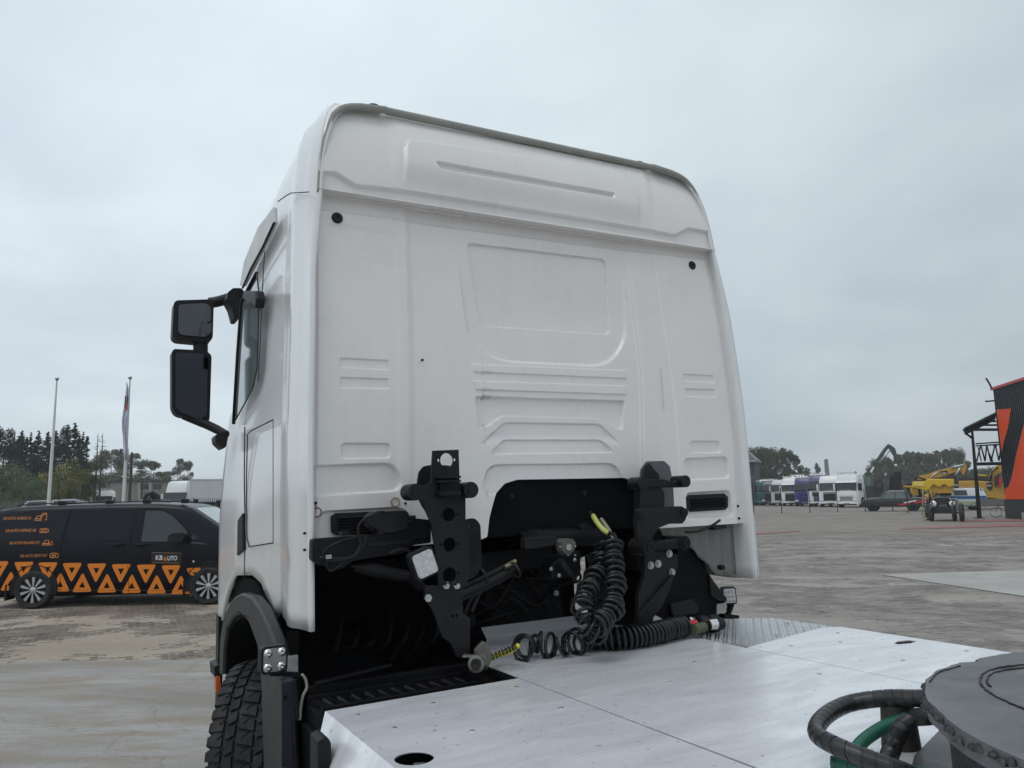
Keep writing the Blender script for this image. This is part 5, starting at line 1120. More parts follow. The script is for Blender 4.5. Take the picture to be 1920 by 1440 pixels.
# wheels, arches, flaps
rimsil = mat('machined_rim', (.62, .62, .62), .3, metal=.8, nz=.05)
for X in (0, WB):
    for y in (.078, 1.85): 
        w_ = car_wheel(van, X, y, .345, .235, rimsil, -1 if y < 1 else 1, 10, .028)
    for y0, s in ((-.001, 1),):
        pts = [(X+.42*math.cos(t), .36+.42*math.sin(t)) for t in np.linspace(-.25, PI+.25, 24)]; P = [Vector((a, y0, b)) for a, b in pts]; MB().prism(P, (0, .02, 0)).build('wheel_arch', blk, van)
        MB().tube([(a*1, y0-.004, b) for a, b in [(X+.43*math.cos(t), .36+.43*math.sin(t)) for t in np.linspace(-.3, PI+.3, 30)]], .009, 8).build('arch_lip', vanp, van, 60)
for X in (-.50, WB-.46): MB().b2((X-.02, 0, .16), (X+.02, .28, .46)).build('mud_flap', blk, van, bev=.01)
MB().b2((-.9, .2, .2), (4.0, 1.7, .30)).build('underbody', dark, van)
MB().b2((.6, .7, .14), (1.1, 1.2, .26)).build('exhaust_box', dark, van, bev=.03)
for y in (.34, 1.59): MB().tube([(-.6, y, 1.90), (0, y, 1.925), (1.6, y, 1.93), (2.3, y, 1.91)], .010, 8).build('roof_rail', blk, van, 60)
for px in (97, 188, 260, 333):
    q = VS(px, 940); MB().b2((q.x-.06, .33, 1.88), (q.x+.06, .45, 1.965)).build('roof_rack_foot', blk, van, bev=.01)
# orange triangles
def ring_tri(cx, cz, w_, hh, up, mt=orange, t=.09):
    s = 1 if up else -1
    P = [Vector((cx-w_/2, 0, cz-s*hh/2)), Vector((cx+w_/2, 0, cz-s*hh/2)), Vector((cx, 0, cz+s*hh/2))]
    c = sum(P, Vector())/3; o_ = roundpoly(P, .055, 4); k = 1-t/(hh/3)*.92
    I = [c+(p-c)*k for p in P]
    return [(p.x, p.z) for p in o_], [(p.x, p.z) for p in I]
def decal_tri(cx, cz, up, w_=.37, hh=.36, cutx=None, cutz=None):
    o_, I = ring_tri(cx, cz, w_, hh, up)
    if cutx is not None: o_ = [(min(a, cutx), b) for a, b in o_]; I = [(min(a, cutx-.02), b) for a, b in I]
    o = vside(o_, .0045, 'orange_triangle', orange, van, holes=(I,))
for k, px in enumerate((-3, 44, 89, 134.7, 180.5, 226.5, 273.7, 320.3)):
    if px == 89: pass
    q = VS(px, 1073+.0*k); c = VS(px, 1071+(px)*.022); decal_tri(c.x, c.z, False)
c = VS(367, 1083); decal_tri(c.x, c.z, False, cutx=c.x+.08)
for px in (-28, 20, 113, 154.5, 200.5, 247, 293.5, 339):
    c = VS(px, 1085+px*.022); decal_tri(c.x, c.z-.03, True)
# writing
def vtext(s, px, py, wpx, mt, hgt=None, shear=.12, bold=.0, off=.0045, sp=1.0):
    V, F = textmesh(s, 1.0, shear, bold=bold, spacing=sp); w0 = min(v.x for v in V); w1 = max(v.x for v in V); a, b = VS(px, py), VS(px+wpx, py)
    k = (b.x-a.x)/(w1-w0); kz = k if hgt is None else hgt/(max(v.y for v in V)-min(v.y for v in V)); y0 = min(v.y for v in V)
    me = MB(); me.add([Vector((a.x+(v.x-w0)*k, vin(a.z+(v.y-y0)*kz)-off, a.z+(v.y-y0)*kz)) for v in V], F); me.build('lettering', mt, van)
otxt = mat('orange_print', (.75, .27, .06), .5, nz=.03)
for s, px, py, wd in (('KB AUTO NORGE AS', 0, 975, 52), ('KB AUTO SVERIGE AB', 7, 998, 57), ('KB AUTO FINLAND OY', 17, 1021, 57), ('KB AUTO EESTI OÜ', 38, 1045, 50)): vtext(s, px, py, wd, otxt, hgt=.052 if 'Ü' not in s else .062)
def icon(px):  # small line drawing from pixel strokes
    mb = MB()
    for st_ in px:
        Q = [VS(*p) for p in st_]; mb.tube([Vector((q.x, vin(q.z)-.004, q.z)) for q in Q], .008, 5)
    mb.build('machine_icon', otxt, van)
icon([[(60, 976), (73, 976), (73, 973), (60, 973), (60, 976)], [(62, 972), (63, 968), (70, 968), (71, 972)], [(70, 968), (74, 963), (81, 962), (82, 975), (78, 975)], [(72, 970), (76, 965), (80, 964)]])
icon([[(72, 998), (72, 992), (84, 991), (84, 998), (72, 998)], [(84, 993), (88, 993), (88, 998), (84, 998)], [(74, 999), (77, 999)], [(81, 999), (84, 999)], [(76, 992), (76, 997)], [(80, 992), (80, 997)]])
icon([[(79, 1022), (93, 1022), (93, 1019), (79, 1019), (79, 1022)], [(82, 1018), (84, 1013), (90, 1013), (91, 1018)], [(92, 1020), (97, 1014), (98, 1022), (93, 1022)]])
icon([[(94, 1044), (94, 1039), (98, 1037), (104, 1037), (104, 1045), (94, 1045)], [(104, 1038), (109, 1038), (109, 1045), (104, 1045)], [(97, 1046), (100, 1046)], [(98, 1040), (102, 1043)], [(102, 1040), (98, 1043)]])
P = vpx([(285, 1036), (340, 1037), (339, 1056), (285, 1055)]); vside(P, .004, 'logo_board', mat('board_black', (.008, .008, .008), .4), van)
brd = mat('board_border', (.35, .2, .08), .5)
mb = MB(); P = [Vector((a, vin(b)-.006, b)) for a, b in P]; mb.tube(P, .004, 5, closed=True); mb.build('board_border', brd, van)
wtx = mat('white_print', (.75, .75, .75), .5, nz=.02)
vtext('KB', 292, 1050, 13, wtx, hgt=.085, shear=0, bold=.02, off=.007); vtext('UTO', 314, 1051, 18.5, wtx, hgt=.085, shear=0, bold=.02, off=.007)
a, b, c = VS(306, 1050.5), VS(313.5, 1051), VS(309.8, 1042.5); o_ = [(a.x, a.z), (b.x, b.z), (c.x, c.z)]; cc = ((a.x+b.x+c.x)/3, (a.z+b.z+c.z)/3-.003); vside(o_, .007, 'logo_triangle', orange, van, holes=([(cc[0]+(p[0]-cc[0])*.42, cc[1]+(p[1]-cc[1])*.42) for p in o_],))
# ================================================================== BACKGROUND TOOLS
def facing(px, dist):
    r = ray(px, 930); r.z = 0; r.normalize(); return CAM.copy()-Vector((0, 0, CAMH))+r*dist
def frame_at(P, yaw=0.0):
    """rotation so that local -y looks at the camera"""
    return math.atan2(P.y, P.x)-PI/2+yaw
def place(name, px, py, yaw=0.0, **k):
    P = G(px, py); o = empty(name, P, frame_at(P, yaw), **k); return o
class Tracer:
    """turns photo pixels into points of a vertical plane that stands at the thing's own distance"""
    def __init__(s, root, yaw=0.0):
        s.P = root.location.copy(); a = root.rotation_euler.z; s.x = Vector((math.cos(a), math.sin(a), 0)); s.y = Vector((-math.sin(a), math.cos(a), 0)); s.root = root
    def __call__(s, px, py, y=0.0):
        p = PL(px, py, s.P+s.y*y, s.y)-s.P; return Vector((p.dot(s.x), y, p.z))
    def poly(s, pxs, y, dy, name, mt, parent=None, bev=0, r=0, smooth=None):
        P = [s(*p, y) for p in pxs]; P = roundpoly(P, r) if r else P
        return MB().prism(P, (0, dy, 0)).build(name, mt, parent or s.root, smooth, bev)
    def line(s, pxs, y, r, name, mt, parent=None, n=6): return MB().tube([s(*p, y) for p in pxs], r, n).build(name, mt, parent or s.root, 180)
ORD = ['first', 'second', 'third', 'fourth', 'fifth', 'sixth', 'seventh', 'eighth', 'ninth', 'tenth', 'eleventh', 'twelfth', 'thirteenth', 'fourteenth', 'fifteenth', 'sixteenth', 'seventeenth', 'eighteenth', 'nineteenth', 'twentieth', 'twenty-first', 'twenty-second', 'twenty-third', 'twenty-fourth']
# ---- foliage
def leafmat(name, c, v=.35):
    M = bpy.data.materials.new(name); M.use_nodes = True; t = M.node_tree; b = t.nodes['Principled BSDF']; n, l = t.nodes.new, t.links.new
    b.inputs['Roughness'].default_value = .7; b.inputs['Specular IOR Level'].default_value = .2
    at = n('ShaderNodeAttribute'); at.attribute_name = 'tint'; oi = n('ShaderNodeObjectInfo'); ad = n('ShaderNodeMath'); ad.operation = 'MULTIPLY_ADD'; l(oi.outputs['Random'], ad.inputs[0]); ad.inputs[1].default_value = .35; l(at.outputs['Fac'], ad.inputs[2])
    r = n('ShaderNodeValToRGB'); l(ad.outputs[0], r.inputs[0]); r.color_ramp.elements[0].color = (*[q*(1-v) for q in c], 1); r.color_ramp.elements[1].color = (*[min(1, q*(1+v)) for q in c], 1); r.color_ramp.elements[1].position = 1.2 if False else 1
    l(r.outputs[0], b.inputs['Base Color']); return M
spruce_m = leafmat('spruce_needles', (.022, .031, .023)); birch_m = leafmat('birch_leaves', (.095, .11, .045), .4); willow_m = leafmat('willow_leaves', (.095, .125, .07), .35); yellow_m = leafmat('yellowing_leaves', (.17, .165, .05), .4); bark = mat('bark', (.06, .05, .04), .9, nz=.3, ns=10); bark_b = mat('birch_bark', (.35, .33, .3), .9, nz=.4, ns=8)
farleaf = leafmat('far_leaves', (.09, .10, .058), .35)
def tris_mesh(name, C, Nn, S, tint, mt):
    """one small bent leaf-clump quad per centre"""
    n = len(C); a = rng.normal(size=(n, 3)); a /= np.linalg.norm(a, axis=1)[:, None]; b = np.cross(a, rng.normal(size=(n, 3))); b /= np.linalg.norm(b, axis=1)[:, None]
    S = S[:, None]; V = np.stack([C-a*S, C-b*S*.6, C+a*S, C+b*S*.6], 1).reshape(-1, 3)
    me = bpy.data.meshes.new(name); me.vertices.add(4*n); me.vertices.foreach_set('co', V.ravel().astype(np.float32)); me.loops.add(4*n); me.loops.foreach_set('vertex_index', np.arange(4*n, dtype=np.int32)); me.polygons.add(n)
    me.polygons.foreach_set('loop_start', np.arange(0, 4*n, 4, dtype=np.int32)); me.polygons.foreach_set('loop_total', np.full(n, 4, dtype=np.int32)); me.update(calc_edges=True)
    at = me.attributes.new('tint', 'FLOAT', 'FACE'); at.data.foreach_set('value', tint.astype(np.float32)); me.materials.append(mt); return me
def spruce_mesh(H, n=9000, spread=.19, mt=spruce_m, sparse=0.0):
    # whorled, drooping boughs
    C = []; S = []; T_ = []
    tiers = int(H*3.2)
    for k in range(tiers):
        f = (k+.5)/tiers; z = H*(.08+.92*f); R = H*spread*(1-f)**.75*random.uniform(.6, 1.25)+.15; z += random.uniform(-.25, .25)
        if random.random() < sparse: continue
        for j in range(random.randint(5, 8)):
            a = random.uniform(0, 2*PI); L_ = R*random.uniform(.45, 1.25); m_ = max(4, int(n/tiers/6.5)); t = rng.random(m_)**.7
            x = np.cos(a)*t*L_; y = np.sin(a)*t*L_; zz = z+random.uniform(-.3, .3)-t*L_*random.uniform(.1, .45)+t*t*L_*.12
            w_ = .05+.13*L_*t*(1-t*.5)
            C.append(np.stack([x+rng.normal(0, 1, m_)*w_, y+rng.normal(0, 1, m_)*w_, zz+rng.normal(0, 1, m_)*w_*.6-.03], 1)); S.append(rng.uniform(.06, .14, m_)*(H/14)**.5); T_.append(np.full(m_, random.random())*.6+rng.random(m_)*.4)
    return tris_mesh('crown', np.concatenate(C), None, np.concatenate(S), np.concatenate(T_), mt)
def leafy_mesh(H, R, n=7000, mt=birch_m, base=.15, clumps=26, sz=.13, topy=1.0):
    C = []; S = []; T_ = []
    for k in range(clumps):
        f = random.random()**1.15; z = H*(base+(1-base)*f); rr = R*math.sqrt(max(.05, 1-((f-.35)/.72)**2))*topy; a = random.uniform(0, 2*PI); d = rr*math.sqrt(random.random())*.85; c = np.array([math.cos(a)*d, math.sin(a)*d, min(z, H-R*.18)]); m_ = n//clumps; r_ = R*random.uniform(.22, .45)
        q = rng.normal(size=(m_, 3)); q /= np.linalg.norm(q, axis=1)[:, None]; q *= (rng.random(m_)**.45)[:, None]*r_; q[:, 2] *= .8
        q[:, 2] *= 1.25; C.append(c+q); S.append(rng.uniform(.6, 1.3, m_)*sz); T_.append(np.full(m_, random.random())*.65+rng.random(m_)*.35)
    return tris_mesh('crown', np.concatenate(C), None, np.concatenate(S), np.concatenate(T_), mt)
def trunk_mesh(H, r, mt, lean=0, limbs=6):
    mb = MB(); mb.tube([(0, 0, -.1), (lean*.3, 0, H*.35), (lean*.6, .05, H*.7), (lean, 0, H*.97)], [r, r*.75, r*.45, r*.1], 8)
    for k in range(limbs):
        z = H*random.uniform(.3, .8); a = random.uniform(0, 2*PI); L_ = H*.14*random.uniform(.6, 1.2); mb.tube([(0, 0, z), (math.cos(a)*L_*.5, math.sin(a)*L_*.5, z+L_*.4), (math.cos(a)*L_, math.sin(a)*L_, z+L_*.9)], [r*.35, r*.22, r*.06], 5)
    me = bpy.data.meshes.new('trunk'); me.from_pydata(mb.v, [], mb.f); me.materials.append(mt); me.shade_smooth(); return me
SP = [(spruce_mesh(15, 9000, .17), trunk_mesh(15, .2, bark, 0, 2)), (spruce_mesh(15, 8000, .15, sparse=.12), trunk_mesh(15, .2, bark, .2, 2)), (spruce_mesh(15, 6000, .12, sparse=.25), trunk_mesh(15, .18, bark, -.15, 2))]
PN = [(leafy_mesh(15, 2.9, 8000, spruce_m, .28, 34, .13), trunk_mesh(15, .25, bark))]
BR = [(leafy_mesh(11, 2.6, 7000, birch_m, .12, 30, .13), trunk_mesh(11, .14, bark_b)), (leafy_mesh(11, 2.2, 6000, birch_m, .18, 26, .13), trunk_mesh(11, .14, bark_b, .3))]
WI = [(leafy_mesh(6, 3.0, 7000, willow_m, .03, 30, .11), trunk_mesh(6, .16, bark)), (leafy_mesh(6, 2.6, 6000, yellow_m, .03, 26, .11), trunk_mesh(6, .12, bark))]
FT = [(leafy_mesh(11, 2.4, 6000, farleaf, .06, 46, .17), trunk_mesh(11, .14, bark)), (leafy_mesh(11, 1.7, 5000, farleaf, .06, 40, .16), trunk_mesh(11, .14, bark)), (leafy_mesh(11, 3.2, 8000, farleaf, .05, 60, .18), trunk_mesh(11, .14, bark))]
def tree(kind, px, toppy, dist, label, group, name='tree', wide=1.0, cat='tree', H0=None):
    hz = 931-(px-960)*.0177; D = dist; H = (hz-toppy)*D/FPX*1.005+CAMH
    P = facing(px, dist*1.0/math.cos(math.atan((px-960)/FPX))); k = H/(H0 or {'SP': 15, 'PN': 15, 'BR': 11, 'WI': 6, 'FT': 11}[kind[0]]); ms = {'SP': SP, 'PN': PN, 'BR': BR, 'WI': WI, 'FT': FT}[kind[0]][kind[1]]
    r = empty(name, P, random.uniform(0, 6), label=label, cat=cat, group=group); r.scale = (k*wide, k*wide, k)
    a = bpy.data.objects.new('crown', ms[0]); b = bpy.data.objects.new('trunk', ms[1])
    for q in (a, b): COL.objects.link(q); q.parent = r
    return r
# ================================================================== LEFT BACKGROUND
g1 = 'dark spruces behind the left fence'
for i, (px, ty, d, kd, wd) in enumerate([(2, 806, 92, ('PN', 0), .9), (20, 806, 90, ('PN', 0), .85), (33, 812, 95, ('SP', 0), 1.0), (50, 817, 88, ('SP', 1), .9), (65, 812, 93, ('SP', 0), .9), (82, 814, 90, ('SP', 0), 1.0), (106, 801, 92, ('PN', 0), .75), (120, 801, 95, ('SP', 0), 1.15), (133, 798, 89, ('SP', 0), 1.1), (149, 816, 92, ('SP', 1), .85), (157, 818, 95, ('SP', 2), .9), (-22, 800, 95, ('PN', 0), 1.0), (90, 830, 86, ('SP', 0), 1.1), (12, 835, 86, ('SP', 0), 1.1), (70, 840, 84, ('PN', 0), .8), (42, 824, 90, ('SP', 0), 1.2), (98, 812, 94, ('SP', 0), 1.2), (143, 822, 88, ('SP', 0), 1.1), (58, 830, 92, ('SP', 0), 1.2), (28, 822, 96, ('SP', 0), 1.3)]):
    lab = ORD[sorted([2, 20, 33, 50, 65, 82, 106, 120, 133, 149, 157, -22, 90, 12, 70, 42, 98, 143, 58, 28]).index(px)]+' dark evergreen from the left in the belt behind the van'
    tree(kd, px, ty, d, lab, g1, 'spruce_tree', wd)
# two bare dead trees
def dead(px, ty, d, label):
    hz = 931-(px-960)*.0177; H = (hz-ty)*d/FPX+CAMH; P = facing(px, d/math.cos(math.atan((px-960)/FPX))); r = empty('dead_tree', P, 0, label=label, cat='tree')
    mb = MB(); mb.tube([(0, 0, 0), (.05, 0, H*.5), (0, 0, H)], [.16, .11, .02], 8); mb.build('trunk', bark, r, 60)
    mb = MB()
    for k in range(70):
        z = H*random.uniform(.35, .97); a = random.uniform(0, 2*PI); L_ = 1.5*(1-z/H*.75)*random.uniform(.5, 1.1); e_ = Vector((math.cos(a)*L_, math.sin(a)*L_, z-.15*L_)); mb.tube([(0, 0, z), tuple(e_*.5+Vector((0, 0, z*.5+.02))), tuple(e_)], [.03, .018, .006], 4)
    mb.build('bare_branches', bark, r)
dead(177, 813, 94, 'bare dead spruce, left of the two leafless trees'); dead(186, 813, 97, 'bare dead spruce, right of the two leafless trees')
g2 = 'bushy trees in front of the spruces'
for px, ty, d, kd, wd, lab in [(18, 872, 70, ('WI', 0), 1.0, 'rounded grey-green willow bush left of the empty flagpole'), (55, 896, 66, ('WI', 0), .9, 'lower round willow bush beside the empty flagpole'), (-5, 880, 72, ('WI', 0), 1.1, 'willow bush at the left edge of the photo'), (108, 882, 74, ('WI', 1), 1.0, 'yellowing bush right of the empty flagpole'), (130, 868, 78, ('WI', 1), .8, 'taller yellow-green bush under the tallest spruces'),
    (150, 880, 80, ('BR', 0), 1.4, 'green bush left of the long flat building'), (170, 870, 100, ('BR', 1), 1.4, 'green broadleaf tree behind the left end of the flat building'), (190, 855, 170, ('BR', 0), 1.5, 'broadleaf tree above the flat building roof, left of the flag'), (205, 845, 168, ('BR', 0), 1.3, 'broadleaf tree just left of the flag'), (222, 842, 172, ('SP', 2), 1.8, 'narrow tree directly behind the flag'), (245, 852, 170, ('BR', 0), 1.4, 'dark round tree right of the flag'), (262, 868, 172, ('SP', 0), 2.0, 'dark evergreen right of the flag above the roof'), (278, 868, 168, ('BR', 1), 1.5, 'dark tree at the end of the tree group above the roof'), (300, 886, 180, ('BR', 0), 1.6, 'low distant tree between the street lamps'), (318, 886, 185, ('BR', 1), 1.6, 'low distant tree left of the lone tall tree'), (336, 862, 175, ('BR', 0), .85, 'lone tree sticking up above the white truck'), (349, 868, 175, ('BR', 1), .8, 'smaller crown beside the lone tree above the white truck'), (3, 925, 50, ('WI', 0), .6, 'near green shrub at the left edge behind the fence')]:
    tree(kd, px, ty, d, lab, g2, 'bush' if kd[0] == 'WI' else 'broadleaf_tree', wd, 'bush' if kd[0] == 'WI' else 'tree')
# flat building
bl = place('flat_building', 250, 954.2, 0.0, label='long low concrete building with a flat dark roof edge behind the fence', cat='building'); bl.location = facing(250, 150); bl.rotation_euler = (0, 0, frame_at(bl.location)); t = Tracer(bl)
wallm = mat('rendered_wall', (.26, .235, .205), .9, nz=.08, ns=.6, dirt=(.15, .13, .11), dirtamt=.6, dscale=.5)
P = [t(160, 905), t(334, 903), t(334, 975), t(160, 975)]; zt_ = (P[0].z+P[1].z)/2
MB().b2((P[0].x, 0, -.3), (P[1].x, 9, zt_)).build('wall', wallm, bl)
MB().b2((P[0].x-.2, -.25, zt_), (P[1].x+.2, 9.2, zt_+.3)).build('roof_edge', mat('bitumen', (.05, .045, .045), .9), bl)
for a in (258, 279): t.poly([(a, 930), (a+6, 930), (a+6, 960), (a, 960)][:0] or [(a, 905), (a+5, 905), (a+5, 965), (a, 965)], -.35, .35, 'pilaster', mat('pale_render', (.36, .33, .30), .9, nz=.1), bl)
wf_ = mat('window_dark', (.03, .025, .025), .3, nz=.2)
for a, b in ((263, 278), (288, 302), (168, 172)):
    if a == 168: continue
    f = t.poly([(a, 908), (b, 908), (b, 917), (a, 917)], -.08, .08, 'window', wf_, bl)
    for k in range(1, 5): y_ = 908+9*k/5; t.line([(a, y_), (b, y_)], -.1, .03, 'glazing_bar', mat('brown_frame', (.12, .07, .06), .7), f)
    f = t.poly([(a, 922), (b, 922), (b, 938), (a, 938)], -.08, .08, 'window', mat('window_pale', (.22, .2, .18), .4), bl)
    t.line([((a+b)/2, 922), ((a+b)/2, 938)], -.1, .05, 'glazing_bar', mat('brown_frame', (.12, .07, .06), .7), f)
for q in ((178, 918), (178, 926), (177, 934)): t.poly([(q[0]-1, q[1]-1), (q[0]+1, q[1]-1), (q[0]+1, q[1]+1), (q[0]-1, q[1]+1)], -.1, .1, 'wall_bracket', blk, bl)
t.line([(205, 905), (203, 935)], -.12, .05, 'down_pipe', blk, bl)
# flagpoles
poleM = mat('pole_white', (.62, .62, .60), .4, nz=.05)
def flagpole(px, ty, d, label):
    hz = 931-(px-960)*.0177; H = (hz-ty)*d/FPX+CAMH; P = facing(px-(5 if px < 150 else 4), d/math.cos(math.atan((px-960)/FPX))); r = empty('flagpole', P, frame_at(P), label=label, cat='flagpole', group='flagpoles behind the van')
    MB().tube([(0, 0, 0), (0, 0, H*.5), (0, 0, H)], [.11, .09, .045], 14).build('pole', poleM, r, 60); MB().lathe((0, 0, H), (0, 0, 1), [(.03, 0), (.10, .03), (.12, .10), (.08, .18), (0, .2)], 16).build('finial', alu, r, 60); MB().cyl((0, 0, H-.02), (0, 0, H+.01), .09, n=12).build('pulley', blk, r); return r, H
flagpole(97, 712, 47, 'bare white flagpole at the far left, no flag on it')
fp, FH = flagpole(236, 710, 47, 'white flagpole with a limp white flag')
fl_ = empty('flag', fp.location, fp.rotation_euler.z, label='limp white flag with a dark and red mark hanging on the pole', cat='flag'); t = Tracer(fl_)
L_e = [(236.5, 715), (236, 730), (234.5, 745), (232, 765), (229, 785), (229, 805), (231, 820), (231, 840), (233, 863)]; R_e = [(238, 718), (243, 735), (244, 750), (242, 775), (239, 792), (236, 805), (239, 830), (242, 845), (242, 862)]
mb = MB(); rows = []
for (a, b), (c, d_) in zip(L_e, R_e):
    p, q = t(a, b, -.12), t(c, d_, -.12); rows.append([p.lerp(q, k/6)+Vector((0, -.10*math.sin(k*1.9+b*.05)-.05, 0)) for k in range(7)])
mb.add([v for r in rows for v in r], [(i*7+j, i*7+j+1, (i+1)*7+j+1, (i+1)*7+j) for i in range(len(rows)-1) for j in range(6)])
clothm = mat('flag_cloth', (.66, .65, .76), .8, nz=.05); f_ = mb.build('cloth', clothm, fl_, 60); so_ = f_.modifiers.new('th', 'SOLIDIFY'); so_.thickness = .01
t.poly([(234, 742), (236, 742), (235.5, 765), (233, 765)], -.36, .01, 'flag_mark', mat('flag_dark', (.05, .04, .06), .8), fl_); t.poly([(238, 745), (240.5, 742), (240, 768), (237, 770)], -.36, .01, 'flag_mark', mat('flag_red', (.55, .09, .05), .8), fl_); t.poly([(238, 742), (240, 740), (240, 755), (238, 757)], -.37, .01, 'flag_mark', mat('flag_dark', (.05, .04, .06), .8), fl_)
# utility pole + street lamps
def lamp_post(px, py, d, arm, label):
    P = facing(px, d/math.cos(math.atan((px-960)/FPX))); r = empty('street_lamp', P, frame_at(P), label=label, cat='street lamp', group='street lamps above the flat building'); t = Tracer(r)
    h0 = t(px, py); MB().tube([(0, 0, 0), (0, 0, h0.z-.3), (0, 0, h0.z)], [.09, .07, .05], 8).build('post', gryst, r, 60); e_ = t(px+arm[0], py+arm[1]); MB().tube([h0, (h0+e_)/2+Vector((0, 0, .1)), e_], .04, 6).build('arm', gryst, r, 60)
    MB().box(e_+Vector((.3, 0, .12)), (.9, .3, .16), Matrix.Rotation(-.45, 3, 'Y')).build('lamp_head', mat('lamp_shell', (.6, .6, .58), .4), r, bev=.03)
lamp_post(266, 897, 110, (3, -2), 'street lamp with a tilted pale head above the flat building roof'); lamp_post(325, 898, 115, (1, -4), 'small street lamp head near the right end of the flat roof')
P = facing(243, 62); r = empty('utility_pole', P, frame_at(P), label='dark wooden pole just right of the flag', cat='pole'); t = Tracer(r); p = t(243, 848); MB().tube([(0, 0, 0), (0, 0, p.z)], [.12, .08], 10).build('post', bark, r, 60)
# palisade fence
P = facing(200, 56); fen = empty('palisade_fence', P, frame_at(P)+.05, label='grey steel picket fence running behind the black van', cat='fence')
mb = MB(); zinc = mat('galvanised', (.16, .165, .17), .5, metal=.3, nz=.1)
for k in range(-150, 140):
    x = k*.13; mb.b2((x-.022, -.01, .1), (x+.022, .01, 2.15)); 
o = mb.build('pickets', zinc, fen); o['kind'] = 'stuff'
for z in (.4, 1.9): MB().b2((-19.5, .015, z-.025), (18.2, .05, z+.025)).build('rail', zinc, fen)
for k in range(-7, 8): MB().b2((k*2.6-.04, .02, 0), (k*2.6+.04, .09, 2.2)).build('post', zinc, fen)
for px, ty in ((368, 936), (410, 938)):
    P = facing(px, 34); r = empty('gate_post', P, frame_at(P), label='thick black post %s' % ('left of the dark container' if px < 400 else 'right against the white cab door'), cat='post'); t = Tracer(r); MB().b2((-.09, -.09, 0), (.09, .09, t(px, ty).z)).build('post', blk, r, bev=.01)
P = facing(385, 48); r = empty('container', P, frame_at(P), label='dark green container between the two black posts', cat='container'); t = Tracer(r); a, b = t(352, 941), t(404, 960); MB().b2((a.x, 0, 0), (b.x, 2.4, a.z)).build('box', mat('dark_green_steel', (.03, .035, .03), .6), r, bev=.03)
t.poly([(388, 946), (394, 946), (394, 954), (388, 954)], -.03, .03, 'notice', mat('notice_paper', (.45, .42, .36), .7), r); MB().tube([a+Vector((0, -.05, -.1)), Vector((b.x, -.05, a.z-.1))], .06, 8).build('rail', gryst, r)

